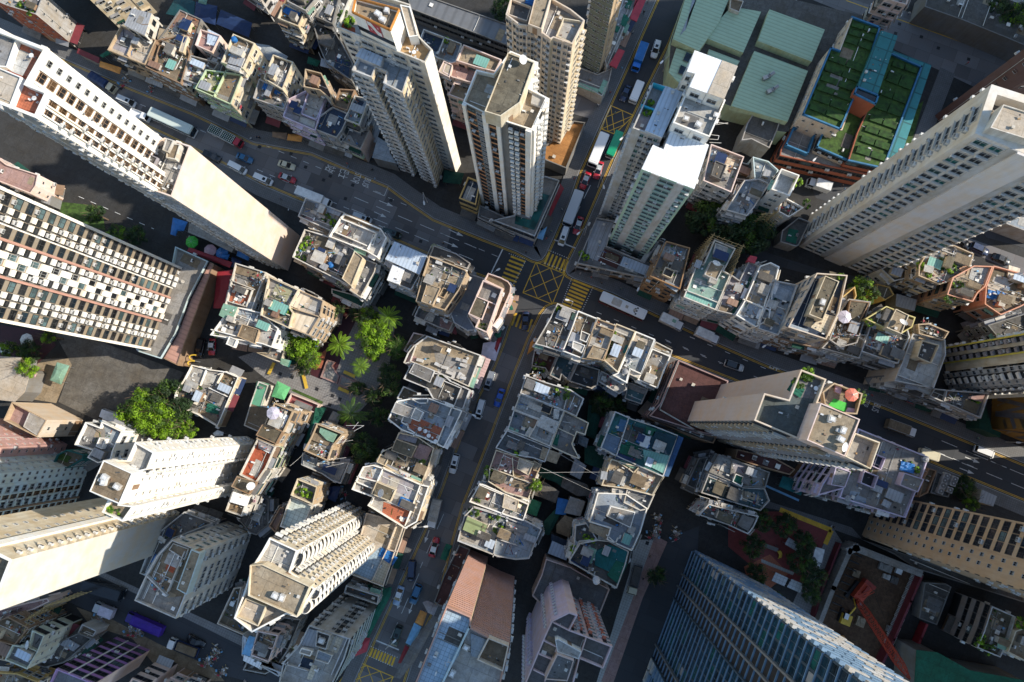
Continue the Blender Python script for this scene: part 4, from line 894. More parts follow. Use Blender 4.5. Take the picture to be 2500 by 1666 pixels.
B('F5',AB,'blue roofed rear block beside the parked delivery truck','13','-80,-100 60,-60 150,20 70,210 -60,160',15,'ltblue','rblue','tong',clutter=1)
B('F6',AB,'low annexe with green sheet roof at the beige tower foot','13','180,560 330,440 430,480 330,690 300,700 165,660',5,'grey','rdark','blank',par=.6,patches=[('240,540 325,560 300,680 210,650','tgreen',.15)],clutter=.6)
# ---- right tall tower and its neighbours
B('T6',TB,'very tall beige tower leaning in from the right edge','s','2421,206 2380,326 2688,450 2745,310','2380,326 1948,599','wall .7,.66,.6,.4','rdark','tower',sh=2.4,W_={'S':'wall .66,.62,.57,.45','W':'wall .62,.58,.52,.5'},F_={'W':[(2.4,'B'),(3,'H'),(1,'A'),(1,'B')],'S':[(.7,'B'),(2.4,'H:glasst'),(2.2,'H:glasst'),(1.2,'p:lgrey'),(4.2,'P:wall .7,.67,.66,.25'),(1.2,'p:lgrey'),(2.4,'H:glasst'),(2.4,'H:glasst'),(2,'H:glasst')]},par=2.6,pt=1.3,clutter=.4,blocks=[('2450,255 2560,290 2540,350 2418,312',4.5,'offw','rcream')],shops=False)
B('T6m','ledge_structure','projecting transfer storey halfway up the beige tower','s','2087,534 2108,470 2380,560 2345,610',26,'grey','rgrey','blank',par=0,z0=24.6,clutter=0,shops=False,cat='ledge') if False else None
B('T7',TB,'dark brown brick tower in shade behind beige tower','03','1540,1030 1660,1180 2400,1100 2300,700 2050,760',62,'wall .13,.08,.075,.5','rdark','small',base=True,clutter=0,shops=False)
B('G1',AB,'dark flat roofed market with striped shop awnings at upper right','03','1450,60 1790,180 2210,350 2420,440 2420,-120 1500,-120',7,'dgrey','rdark','blank',par=.4,clutter=1.2)
B('G2',AB,'pink rimmed block cut by the top right edge','03','1100,-10 1290,45 1330,-60 1130,-110',15,'pinkw','rlight','tong',clutter=.4)
# ---- row north of the right hand street
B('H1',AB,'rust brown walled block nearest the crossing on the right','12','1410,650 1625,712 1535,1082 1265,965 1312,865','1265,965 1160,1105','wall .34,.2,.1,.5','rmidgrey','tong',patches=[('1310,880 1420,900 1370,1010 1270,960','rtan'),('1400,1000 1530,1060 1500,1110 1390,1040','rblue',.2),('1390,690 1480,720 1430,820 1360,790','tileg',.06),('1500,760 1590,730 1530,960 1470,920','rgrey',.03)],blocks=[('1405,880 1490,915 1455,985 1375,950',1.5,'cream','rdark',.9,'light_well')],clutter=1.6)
B('H2',AB,'pale teal roofed block wrapped in bamboo scaffold','12','1840,640 2030,718 1925,915 1985,952 1850,1268 1565,1152 1690,835 1745,855',17.5,'offw','rteal','tong',patches=[('1580,1080 1865,1195 1845,1260 1570,1145','shteal',.3)],walls=[('1575,1085 1868,1198',),('1690,835 1750,858',)],blocks=[('1810,830 1930,870 1860,1005 1750,950',2.2,'lgrey','rtan'),('1850,670 1960,710 1940,790 1830,760',1.4,'lgrey','rwhite')],clutter=.6)
B('H3',AB,'lilac grey terrace block with laundry and tiled shed','12','1990,950 2062,1000 2145,832 2240,868 2110,1170 2020,1312 1852,1270',16.4,'grey','rlilac','tong',patches=[('2100,1100 2180,1130 2130,1240 2060,1180','rbrown',.2),('1860,1200 2020,1260 2005,1310 1850,1265','rbrown',.04)],blocks=[('2160,780 2220,795 2200,850 2130,830',1.5,'tred','tred',0,'roof_shed')],clutter=1.8)
B('H4',AB,'white stained terrace block with dividing walls mid row','12','2245,872 2340,840 2420,880 2360,1110 2330,1350 2210,1420 2030,1312 2115,1172',17.0,'white','rlight','tong',patches=[('2110,1180 2240,1230 2200,1330 2060,1270','rblue',.05),('2050,1300 2210,1370 2190,1420 2030,1330','rblue',.3),('2260,900 2334,920 2300,1010 2230,980','rtan')],walls=[('2100,1170 2320,1260',),('2334,1080 2230,1390',)],clutter=1)
B('H5',AB,'block with crumpled blue tarpaulin bed and grey terrace','13','115,1000 322,1042 235,1290 150,1492 -30,1432 -12,1345 60,1170',17.3,'lgrey','rblue','tong',patches=[('130,1030 270,1080 205,1200 90,1140','rblue',.15),('40,1190 150,1230 60,1420 0,1390','rgrey')],blocks=[('65,1165 155,1195 125,1260 45,1235',.8,'white','rwhite',0,'roof_shed')],walls=[('0,1330 150,1390',)],clutter=.8)
B('H6',AB,'taller beige block with brown hut and dark blue floor','13','490,935 765,955 690,1290 575,1530 400,1472 235,1420',22,'beige','rnavy','tongplain',patches=[('430,1420 560,1300 680,1330 600,1500','tilecream',.05),('600,920 760,960 740,1010 610,980','rmoss',.1)],blocks=[('565,960 690,1012 545,1355 420,1305',3,'cream','rmoss'),('230,1380 420,1445 400,1480 220,1410',.5,'tnavy','rblue',0,'roof_shed')],clutter=.5)
B('H7',AB,'block with two brown ridged huts left of yellow wall','13','775,1165 975,1192 850,1560 700,1600 600,1530 690,1290',15.2,'grey','rbrown','tong',patches=[('750,1420 880,1440 840,1530 720,1520','rtan')],blocks=[('790,1180 960,1200 862,1402 745,1370',1.6,'brown','rmoss'),],walls=[('690,1300 860,1400',)],clutter=1.2)
B('H7y',AB,'narrow ochre walled block behind the brown hut roofs','13','830,1055 845,1140 760,1330 655,1300 690,1170',14,'ochre','rmoss','tongplain',clutter=.5)
B('H7b',AB,'street front block with sagging grey canopies and parapet','23','600,40 720,-20 935,-10 872,205 530,112',14.6,'grey','rtan','tong',patches=[('560,80 700,110 690,150 540,110','rdark',.2),('620,0 720,20 700,100 590,70','rbrown',.1)],clutter=1.8)
B('H4f',AB,'broken brick fronted block below the white stained terraces','23','-220,-120 150,-110 420,-90 615,0 525,120 280,60 -20,-40',13.2,'brown','rlilac','tong',patches=[('300,30 540,90 525,118 290,50','rwhite',.1)],clutter=1)
B('H8',AB,'dark junk covered roof block under the yellow green house','23','985,-140 1300,-60 1320,10 1215,250 1060,200 885,140',14.8,'lgrey','rdark','tong',par=.7,clutter=3.5)
B('H8y',AB,'yellow green house with tan roof hut and satellite dish','13','1110,1230 1310,1310 1370,1330 1340,1420 1240,1480 1100,1430 920,1345',17.2,'wall .6,.55,.25,.5','rmoss','tongplain',blocks=[('1195,1255 1312,1312 1245,1480 1112,1425',2.2,'cream','rtan')],clutter=1.5)
B('H8t',AB,'tan house with timber littered roof right of dish hut','13','1390,1390 1490,1385 1670,1460 1620,1540 1400,1480',15,'tan','rmoss','tongplain',clutter=2.5)
B('H9',AB,'broad white terrace block with dark stair hut','23','1345,-20 1635,35 1640,170 1532,472 1180,402 1250,235',14.5,'lgrey','rwhite','tong',W_={'W':'beige'},F_={'W':'blank'},patches=[('1200,350 1520,470 1495,530 1185,405','rwhite',-.5)],blocks=[('1430,40 1582,82 1512,248 1382,192',3.0,'cream','rdark',.8)],walls=[('1215,350 1530,470',)],clutter=.25)
B('H9f',AB,'long dark canopied shop front under the white terrace','23','1080,350 1190,395 1510,500 1945,690 1955,735 1500,590 1130,450',9,'dgrey','rdark','tong',par=.3,clutter=1)
B('H10',AB,'low grey terrace with white parapet at right row end','23','1540,468 1650,482 2030,510 1950,735 1495,540',11.4,'lgrey','rdark','tong',patches=[('1660,560 1980,560 1930,700 1640,600','rmidgrey')],walls=[('1650,490 1625,590',)],blocks=[('1870,540 1990,520 1960,590 1860,560',1.2,'pinkw','rpink',0,'roof_shed')],clutter=1.5)
B('T8a',TB,'cream tower with yellow edges and grey bay windows','23','1590,110 1630,250 1640,320 2300,300 2240,40',38,'cream','rgrey','tower',base=True,sh=2.4,W_={'W':'cream','S':'lgrey','N':'wall .7,.6,.1,.3'},F_={'W':[(.5,'P:wall .7,.6,.1,.3'),(2,'X:rlilac'),(1,'B'),(2,'X:rlilac'),(.5,'P:wall .7,.6,.1,.3')],'S':'strip'},shops=False,clutter=0)
B('T8b',TB,'grey tower with rounded balconies at the right edge','23','1610,340 1665,475 1735,515 2300,500 2260,330',45,'lgrey','rgrey','tower',base=True,sh=2.4,W_={'W':'lgrey'},F_={'W':[(2,'W'),(3.6,'X:white'),(2,'S')],'S':[(3,'W'),(2,'X:white'),(2,'S')]},shops=False,clutter=0)
B('J1','mural_building','mustard painted hall with angular grey and brown stripes','23','2050,560 2035,830 2420,980 2600,560',70,'wall .36,.2,.05,.4','rbrown','blank',base=True,shops=False,clutter=0,par=.5)
B('J2','hoarding','green netted hoarding at the mustard hall corner','23','1940,600 1990,610 2050,830 2130,860 2120,905 1935,825',5,'tdgreen','tdgreen','blank',par=0,clutter=0,shops=False,cat='hoarding')
# ---- far right old houses
B('K1',AB,'weathered house with roof garden under the beige tower','13','1400,870 1450,790 1580,680 1720,690 1890,765 1830,955 1585,1040 1395,962','1395,962 1110,1110','tan','rgrey','tong',patches=[('1420,900 1560,950 1570,1020 1410,960','rcream',.2),('1390,760 1480,740 1470,820 1390,830','rblue')],blocks=[('1450,860 1540,880 1520,940 1440,920',1.0,'cream','rwhite',0,'roof_shed')],clutter=1.8)
B('K2',AB,'house with gridded pale terrace and leafy corner','13','1890,870 2060,875 1990,1060 1925,1115 1880,1195 1650,1130 1700,975',15.5,'salmon','rtan','tong',W_={'W':'wall .55,.32,.2,.5','S':'tan'},patches=[('1870,880 2050,880 1985,1055 1840,985','tileg',.1),('1800,1030 1900,1050 1870,1130 1780,1100','rwhite',.3)],clutter=1.4)
B('K3',AB,'salmon pink house with blue tarp on its sunny roof','13','2065,870 2400,960 2400,1190 2300,1240 2130,1312 1985,1215 1995,1060','1985,1215 1705,1290','salmon','rbrown','tong',F_={'W':'tongplain','S':'tongplain'},patches=[('2080,880 2200,920 2160,1010 2040,990','rmoss'),('2190,870 2290,900 2270,1010 2180,970','shcream',.4),('2010,1030 2190,1050 2130,1120 2010,1090','rcream',.1)],blocks=[('2120,1180 2180,1195 2160,1240 2105,1225',1.3,'salmon','rcream',0,'roof_shed'),('2190,1130 2265,1150 2240,1215 2175,1190',1.2,'tan','rtan',0,'roof_shed')],clutter=1.4)
B('K4',AB,'tall grey concrete house tucked below the beige tower','13','1260,800 1400,870 1390,960 1180,1010 1060,900',10,'lgrey','rbrown','tongplain',clutter=1)
B('K5',AB,'low ochre walled sheds between garden house and salmon house','13','1030,1030 1140,1060 1180,1130 1100,1180 1010,1120',6,'ochre','rmoss','blank',par=.4,clutter=.6)
B('K6',AB,'long grey sheet roofed shed in the shaded back lane','13','1200,1120 1380,1175 1360,1275 1190,1232',5,'dgrey','shgrey','blank',par=0,clutter=0)
B('K7',AB,'dark balconied house at the lower right back lane','13','2010,1400 2400,1280 2400,1480 2120,1530',12,'dgrey','rdark','rack',clutter=1)
B('K8',AB,'flat grey building with turquoise roof vents at right edge','13','2110,420 2500,330 2500,620 2340,560 2180,500',6,'grey','rblue','blank',par=.4,clutter=.6)
# ---- south side of the main street,left of the crossing
B('M1',AB,'block roofed in green and grey sheets with planters','11','460,262 810,398 700,570 390,432',13.5,'lgrey','rgrey','tong',patches=[('470,275 790,400 765,440 450,320','shgrey',.6),('520,350 660,400 630,460 500,400','rlight',.4),('400,400 560,470 540,500 395,430','rpink')],clutter=1.8)
B('M2',AB,'white flaking roof block with lit white end wall','11','805,405 1130,540 1182,622 1100,800 1000,742 665,612 770,440',17,'white','rwhite','tong',patches=[('770,440 820,400 1130,530 1110,570','rbrown',.04),('690,560 880,650 850,700 670,615','rmidgrey')],walls=[('770,450 1090,580 1010,720',),('730,575 1000,690',)],blocks=[('1060,590 1090,600 1060,690 1030,680',.5,'white','rmidgrey',.4)],clutter=.7)
B('M3',AB,'large block with yard garden and tall white stair house','11','450,545 600,590 740,640 900,730 850,1052 610,930 340,795',15.5,'offw','rmidgrey','tong',W_={'S':'tan'},patches=[('560,610 710,640 640,770 510,740','rmoss',.3),('460,560 540,580 470,720 410,690','rdark'),('490,770 600,830 560,890 470,840','rcream',.5),('640,840 790,990 840,1010 620,920','rtan'),('720,650 880,730 820,860 690,800','rgrey')],blocks=[('895,738 972,800 868,1055 782,985',3.2,'cream','rtan',.3)],clutter=1.6)
B('M3r',AB,'lower grey corner block beside the narrow alley','11','972,800 1095,850 1075,930 950,1155 850,1090 870,1050',12.5,'offw','rgrey','tong',patches=[('860,1060 960,1100 940,1150 850,1100','rcream')],clutter=.7)
B('M3s',AB,'green canopied ground floor annexe facing the park','11','690,1075 860,1120 1000,1180 960,1245 690,1120',5,'offw','tdgreen','tong',par=.1,clutter=.1)
B('M4',AB,'block under pale blue and white metal sheet roofs','11','1250,660 1540,785 1490,930 1400,1090 1180,1000 1230,860 1165,815',14.5,'lgrey','rdark','tong',par=.3,blocks=[('1250,655 1542,780 1475,952 1168,812',1.6,'lgrey','shblue',0,'roof_sheet'),('1235,860 1345,902 1292,1038 1185,1000',1.0,'white','shwhite',0,'roof_sheet'),('1360,900 1440,930 1390,1030 1310,990',.8,'rmidgrey','rgrey',0,'roof_sheet')],clutter=.8)
B('M5',AB,'tan cracked roof block with raised rear terrace','11','1560,780 1880,905 1900,930 1830,1085 1700,1270 1440,1190 1500,960',17,'tan','rtan','tong',patches=[('1570,800 1870,920 1850,960 1540,840','rdark',.03),('1860,910 1900,925 1830,1080 1790,1060','rcream',.06)],blocks=[('1540,1030 1662,1070 1590,1228 1488,1190',1.7,'tan','rtan'),('1685,1065 1740,1085 1690,1160 1640,1140',.9,'tan','rmoss',.6)],clutter=1)
B('M5f',AB,'low dark balcony roof along the main street pavement','11','1600,690 1800,760 1930,850 1900,900 1560,785',14.4,'grey','rdark','tong',par=.5,clutter=.6)
B('M6',AB,'flat slate blue roof block next to the corner tower','11','1890,935 2060,985 2000,1160 1905,1320 1975,1440 1900,1452 1780,1380 1750,1300 1830,1085',10,'lgrey','conc .25,.29,.36,.2','tong',par=.2,clutter=.3)
B('M6b',AB,'low yard buildings with white coping behind tan roof block','11','1470,1228 1690,1290 1780,1370 1740,1455 1640,1420 1425,1325',6,'lgrey','rmidgrey','tong',walls=[('1570,1255 1520,1350',),('1660,1330 1780,1375',)],patches=[('1660,1335 1775,1375 1740,1450 1650,1415','rpink')],clutter=1.2)
B('M7b',AB,'round cornered block with ribbed pink wall at the crossing','11','2085,935 2200,975 2265,1010 2292,1050 2285,1110 2190,1330 2130,1410 2060,1390 2215,1080 2050,1000',14,'pinkw','rbrown','tong',par=.8,clutter=.4)
B('M7a',AB,'slim pink corner tower with white framed roof terraces','11','2040,998 2215,1075 2075,1470 1968,1420 2000,1352 1905,1302',20,'pinkw','rmidgrey','small',par=1.5,patches=[('2000,1370 2090,1390 2060,1450 1985,1420','rolive',.1),('2080,1150 2140,1180 2090,1300 2050,1290','rbrown')],blocks=[('1980,1142 2092,1190 2030,1352 1908,1300',1.6,'pinkw','rmoss')],walls=[('1990,1150 2150,1215',)],clutter=.6)
# ---- blocks west of the park
B('N1',AB,'block with mint sheet shed and walled red terrace','10','2095,845 2370,930 2310,1080 2240,1270 2060,1240 1950,1310 2010,1190',15,'offw','rgrey','tong',patches=[('2080,1045 2235,1085 2190,1232 2040,1190','tilered',.03),('2090,850 2340,930 2300,1000 2085,935','rbrown',.3),('2200,1190 2280,1200 2260,1270 2190,1250','rblue',.2)],walls=[('2075,1040 2245,1085 2190,1235 2035,1190',),('2050,1000 2260,1080',)],blocks=[('1990,1208 2118,1242 2060,1375 1948,1312',1.8,'offw','tmint',0,'sheet_roof')],clutter=1.5)
B('N4',AB,'white walled block with pale terrace and brown skylight hut','10','1985,1330 2120,1240 2330,1290 2420,1380 2480,1430 2420,1600 2330,1568 1868,1490',15.4,'white','rlight','tongplain',patches=[('1900,1440 2120,1490 2100,1560 1880,1490','rwhite',.05),('2120,1240 2300,1290 2260,1380 2080,1350','rblue')],blocks=[('2155,1390 2310,1440 2270,1570 2110,1500',1.2,'tan','rbrown'),('2040,1500 2110,1530 2080,1600 2010,1570',1.4,'white','rwhite')],walls=[('1880,1440 2110,1500',)],clutter=1.1)
B('N2',AB,'olive terrace block with teal canopy sheets between ridged roofs','11','130,958 402,1080 315,1240 350,1290 312,1430 55,1312',16.6,'cream','rgrey','tong',patches=[('200,1030 345,1090 280,1205 150,1160','rolive',.05),('70,1290 300,1400 340,1290 130,1240','rtan')],walls=[('140,975 385,1085',),('90,1180 130,1080',),('125,1240 310,1310',)],blocks=[('175,1172 310,1230 270,1312 125,1252',1.3,'tteal','shteal',0,'sheet_canopy')],clutter=1.6)
B('N3',AB,'block with pale rib roofs split by a white wall','11','402,1085 620,1180 590,1325 490,1492 320,1430 312,1245',15.7,'tan','rcream','tong',patches=[('410,1095 520,1140 400,1260 340,1235','shcream',.3),('350,1290 580,1345 480,1480 330,1420','shcream',.3),('540,1160 610,1185 560,1300 470,1270','rlight',.05)],walls=[('320,1242 595,1330',)],clutter=.4)
B('N5',AB,'small beige annexe with mint canopy next to park trees','21','150,85 275,125 240,240 130,200 20,150 120,150',8,'cream','rgrey','tongplain',blocks=[('240,198 322,220 300,278 235,250',1,'tteal','tmint',0,'sheet_canopy')],clutter=.6)
B('O1',AB,'white complex with round caged terrace and curved parapet','20','1705,258 1870,300 2010,318 2125,368 1935,812 1750,700 1640,655 1545,580 1560,500 1630,400','1935,812 2010,832','white','rgrey','tongplain',W_={'E':'cream'},F_={'E':'tongplain'},patches=[('1715,270 1830,315 1775,445 1640,392','rlight',.4),('1835,330 1930,350 1900,450 1790,430','rwhite',.2),('1990,330 2110,372 2050,500 1920,440','rbrown'),('1870,475 2010,530 1960,640 1840,570','rgrey',.4),('1600,480 1800,520 1730,650 1570,570','rdark'),('1770,640 1960,700 1920,790 1760,700','rbrown')],walls=[('1830,310 1780,440',),('1940,345 2010,320',),('1860,465 2020,540',),('1980,330 1920,440',)],clutter=1.3,par=1.1)
B('O1g','low_building','low shed with green sports mat roof beside white complex','20','2300,405 2390,440 2330,620 2420,650 2330,870 2170,800 2230,600',3.5,'offw','rbrown','blank',par=.2,patches=[('2290,405 2400,430 2330,640 2235,605','tile .12,.35,.22,8,0',.05)],clutter=.6,shops=False)
B('O2',AB,'blank tan block with half roofed white parapet well','20','105,590 418,750 330,905 30,752','418,750 745,740','tan','rpink','small',W_={'N':'wall .7,.58,.46,.3','E':'beige'},F_={'N':'blank'},par=1.6,blocks=[('260,680 412,752 330,890 205,810',1.5,'lgrey','rlight',.1)],clutter=0)
B('O3',AB,'white zigzag parapet block with stained side terrace','20','760,768 885,815 905,765 1088,850 1010,1010 985,1100 870,1135 775,1085 820,1022 660,972 700,890',14,'white','rgrey','tongplain',F_={'N':'tongplain','E':'tongplain'},patches=[('920,790 1070,860 1000,1000 930,960 940,870','rblue'),('690,890 890,905 860,1000 680,960','rmidgrey',.05)],blocks=[('885,905 940,920 905,1010 850,985',1.5,'white','rlight')],clutter=.9,par=1.1)  # blue-grey floor patch carries the parapet's shade as colour
B('O4',TB,'faded pink tower cut by the left edge','s','165,1085 140,1146 15,1090 45,1022',46,'wall .58,.37,.36,.5','rgrey','slits',base=True,sh=2.4,shops=False,clutter=0)
B('O4b',AB,'small teal house with roof plants below the pink tower','20','505,1060 590,1015 745,1060 735,1100 600,1180 450,1175',9,'tteal','rmoss','tongplain',patches=[('540,1040 640,1080 600,1130 510,1090','grass',.2)],clutter=.6)
B('O5',TB,'pale aqua tower cut by the left edge above white slab','s','219,1135 184,1229 64,1174 99,1080',50,'ltblue','rgrey','tower',base=True,sh=2.3,W_={'E':'wall .6,.72,.76,.3'},F_={'N':'slits','E':[(1.2,'S'),(1.2,'S'),(.5,'p'),(1.6,'H'),(1.6,'V'),(1.6,'H'),(.4,'P:brown'),(1.4,'V')][::-1]},shops=False,clutter=0)
B('Q1',TB,'white tower with brown gridded roof and blank shining side','s','330,1079 376,1105 359,1147 324,1156 291,1232 326,1236 299,1274 248,1251 263,1222 218,1200 252,1124 310,1124',49,'white','rlight','tower',sh=2.3,W_={'E':'white'},F_={'E':'slits','N':'slits','S':[(1,'X:white'),(1,'W'),(1,'X:white')]},par=1.1,patches=[('330,1088 366,1108 348,1144 310,1126','rwhite',.04),('268,1226 322,1240 298,1268 256,1250','rtan',.1)],blocks=[('252,1124 323,1156 291,1231 218,1200',4.0,'white','rbrown',.15)],clutter=.6,shops=False)
B('Q2',TB,'broad blank white slab tower at the lower left edge','s','438.7,1256.6 406,1345 289,1291 321,1202',55,'white','rbrown','blank',base=True,sh=2.5,F_={'N':[(1.2,'A'),(1.2,'B'),(.8,'P:white'),(1.6,'S'),(1.6,'S'),(1.4,'B')]},W_={'N':'cream','E':'wall .58,.58,.56,.15'},shops=False,par=1.4,pt=.5,clutter=.2)
B('Q3',TB,'grey tower with rusty long roof tank and open roof yards','30','1530,300 1790,400 1750,520 1640,822 1565,1005 1195,842 1300,610 1400,440','1790,400 2250,225','lgrey','rbrown','tower',W_={'E':'wall .6,.6,.58,.5','N':'offw'},F_={'N':'towert','E':[(1,'B'),(2,'H'),(1,'W'),(2,'W'),(2,'W'),(2,'B')]},par=.9,patches=[('1290,640 1500,810 1470,820 1620,800 1560,990 1210,835','rgrey',.04),('1540,370 1630,400 1540,600 1470,560','rred',.03)],blocks=[('1700,385 1785,420 1660,790 1570,740',2.6,'ltblue','rtan'),('1500,390 1540,330 1680,380 1640,480',.6,'lgrey','rbrown',.3)],walls=[('1310,630 1480,800',),('1640,410 1490,760',)],clutter=1.1,shops=False)
B('Q3p','podium_building','dark shop terraces with umbrellas beside the grey tower','30','1370,265 1640,50 1900,150 1540,290 1400,440 1290,620 1240,600',7,'lgrey','rmidgrey','tong',par=.8,clutter=2)
B('Q4',TB,'white tower stacked with rounded balconies and brown roof','s','658,1313 726,1344 708,1396 769,1437 725,1508 700,1500 615,1545 571,1510 598,1440 612,1390 640,1345','769,1437 924.4,1315.5','white','rlight','tower',sh=2.5,W_={'N':'cream','E':'white'},F_={'N':[(3,'S'),(2,'A'),(2,'B'),(2.5,'H'),(4,'X:white')],'E':'scallop','S':'slits'},par=1.3,patches=[('664,1322 718,1346 704,1388 652,1366','rwhite',.05)],blocks=[('610,1380 640,1378 757,1432 725,1507 605,1455',2.8,'cream','rtan',.5),('600,1460 650,1480 630,1530 575,1506',1.2,'cream','rcream',.9)],clutter=.8,shops=False)
B('Q4p','podium_building','beige paved podium decks at the balcony tower foot','31','1000,60 1345,150 1150,722 850,605',7,'beige','rcream','strip',par=.9,patches=[('900,560 1130,360 1180,390 1050,660 860,600','tileb'),('1150,430 1250,470 1140,710 1050,670','tilecream'),('1280,140 1335,155 1260,400 1190,370','tilecream')],walls=[('1280,130 1185,385 1050,665',),('1180,385 1260,405',)],clutter=.4)
B('Q5',TB,'grey ribbed tower with tiled roof cells by lower junction','31','490,1058 600,1095 860,1180 800,1370 690,1600 560,1690 220,1570 260,1390 400,1240','490,1058 800,775','lgrey','rlight','tower',W_={'N':'lgrey','E':'ltblue'},F_={'N':[(2.6,'B'),(.4,'p'),(2,'H'),(2,'O:dgrey'),(2,'H'),(1,'p'),(2,'B')],'E':'strip'},par=1.0,patches=[('700,1150 800,1180 740,1310 640,1280','tilecream',.03),('510,1410 660,1440 600,1560 470,1540','tilecream',.03),('430,1340 530,1370 490,1480 400,1450','rnavy',.05),('480,1080 600,1110 560,1250 420,1230','shgrey',.5)],blocks=[('560,1110 680,1150 640,1280 545,1250',1.8,'lgrey','rdark',.6),('420,1265 520,1290 500,1340 400,1310',1.5,'white','rlight'),('570,1280 700,1330 660,1410 540,1370',1.2,'offw','rblue',.5)],walls=[('250,1400 480,1470',),('300,1390 230,1560',),('720,1140 830,1180 690,1500',)],clutter=.9,shops=False)
B('Q5b',AB,'sooty lower block with stained brown top at podium edge','31','820,705 1115,800 1100,880 800,775',8,'lgrey','rdark','tong',clutter=1)
B('R1',AB,'small pale block with dark roof and cooling unit','31','30,1110 215,1150 130,1392 -30,1330',14,'pinkw','rdark','tong',patches=[('60,1250 140,1270 110,1340 40,1320','rlight',.8)],walls=[('0,1230 170,1275',)],clutter=1.2)
B('R2',AB,'low dark roofed shops squeezed under the grey ribbed tower','31','120,1090 270,990 420,1010 300,1290 190,1450 100,1500 -100,1460 -60,1370 130,1395 215,1150',7,'grey','rdark','tong',patches=[('150,1060 240,1000 230,1090 150,1110','grass',.3),('140,1370 220,1380 200,1460 130,1440','grass',.3)],clutter=2.5)
B('R3',AB,'white sheet roofs with blue poles at bottom left corner block','30','2160,1150 2290,1230 2334,1330 2290,1400 2500,1480 2480,1520 2150,1330',9,'lgrey','shwhite','tong',par=.3,patches=[('2225,1150 2280,1165 2230,1330 2160,1310','tsky',.5),('2180,1320 2334,1390 2310,1440 2170,1370','shwhite',.4)],clutter=1.8)
B('Q4l',AB,'dark planted light well block left of the balcony tower','30','2080,730 2150,720 2090,1000 2270,1080 2160,1150 1930,1050 2000,900',6,'beige','rmoss','tong',clutter=1.5)
# ---- lower left corner
B('Q6',AB,'purple windowed block with pale side wall at bottom edge','30','500,1448 840,1582 720,1760 420,1620','500,1445 1040,1165','wall .42,.28,.52,.35','rmidgrey','tower',W_={'E':'pinkw'},F_={'N':[(2.4,'O:wall .4,.2,.52,.3'),(.3,'p:white'),(2.4,'O:wall .4,.2,.52,.3'),(.3,'p:white'),(2.4,'O:wall .4,.2,.52,.3')],'E':'blank'},clutter=.5,shops=False)
B('Q7',AB,'pale green stepped block with dish and narrow front','30','285,1105 395,1155 335,1300 240,1455 40,1370 110,1235 250,1260','395,1155 735,1005','wall .55,.6,.52,.4','rmidgrey','tong',W_={'E':'wall .6,.62,.54,.4'},F_={'E':'slits','N':'strip'},walls=[('190,1240 320,1290',)],clutter=1)
B('Q8',AB,'greyish pink block with green windows at the bottom edge','30','1450,1352 1585,1405 1480,1640 1300,1600',13,'pinkw','rgrey','strip',base=True,clutter=.5,F_={'E':'blank'})
B('Q8b',AB,'pinkish grey windowed block in the bottom left shade','30','1640,1440 1880,1540 1820,1720 1560,1640',10,'pinkw','rgrey','tong',base=True,clutter=.8)
B('Q9',AB,'brown old block behind bamboo scaffold poles','30','430,850 600,940 480,1090 200,1010 300,900',13,'brown','rbrown','tong',base=True,clutter=1.2)
B('Q9p',AB,'row of pink shuttered shops below the white slab','30','-40,930 420,820 440,850 300,920 0,1010',8,'pinkw','rpink','tong',par=.3,clutter=.6)
B('Q9w',AB,'low white roofed house with tan side at left corner','30','-40,1030 70,1010 222,1090 185,1190 -40,1140',9,'white','rwhite','tongplain',clutter=.3)
B('Q9t',AB,'tan courtyard house with green pots in the corner','30','-40,1150 190,1200 170,1240 130,1400 -40,1360',10,'tan','rtan','tongplain',walls=[('60,1180 20,1360',)],clutter=1)
B('Q9b',AB,'grey sheds between purple block and pale green block','30','480,1230 700,1130 820,1180 640,1340 560,1400 400,1440 330,1420',6,'dgrey','rdark','tong',patches=[('600,1170 720,1240 660,1290 540,1230','shgrey',.3)],clutter=1.5)
B('Q9c',AB,'small brown roofed kiosk at the edge of the market street','30','730,1050 860,1110 810,1190 690,1130',5,'lgrey','rbrown','blank',clutter=.6)
B('Q9o',AB,'ochre roofed house at the very bottom left corner','30','-40,1480 150,1490 330,1560 300,1680 -40,1660',10,'ochre','rtan','tong',clutter=1.5)
# ---- middle column west of the south street
B('S1a',AB,'end block with white parasol terrace over the garden wall','21','180,598 350,670 262,862 90,795','350,670 540,705','tan','rtan','rack',F_={'N':'tongplain'},patches=[('190,615 330,670 300,740 180,700','rbrown',.03),('120,740 270,790 240,850 100,790','rwhite',.06)],clutter=1.4)
B('S1b',AB,'block with solid brown rooftop room in the terrace row','21','78,790 262,862 190,985 20,915',15.3,'tan','rgrey','rack',blocks=[('75,785 258,850 195,965 15,885',1.7,'brown','rmoss')],clutter=.4)
B('S1c',AB,'block with bright red roof terrace and lilac sheets','21','30,915 192,985 105,1180 15,1312 -132,1238',15.1,'offw','rred','rack',W_={'E':'offw'},patches=[('50,925 185,975 165,1040 45,1000','rlilac',.5)],clutter=.5)
B('S1d',AB,'pale walled block with weathered brown roof hut below red terrace','20','2108,1250 2290,1300 2215,1415 2055,1345',14.7,'cream','rtan','rack',blocks=[('2105,1255 2285,1300 2212,1412 2058,1342',1.6,'brown','rmoss')],clutter=.7)
B('S1e',AB,'block with small white sheet roof and brown yard','20','2065,1388 2215,1432 2150,1610 2005,1560',13.5,'offw','rbrown','rack',blocks=[('2075,1388 2212,1432 2180,1520 2045,1480',1.4,'white','shwhite',0,'roof_sheet')],clutter=.8)
B('S1f','low_building','walled maroon court with blue table beside green hedge','21','330,512 580,612 548,690 285,600',3.2,'pinkw','conc .35,.13,.14,.3','blank',par=1.0,clutter=0,shops=False)
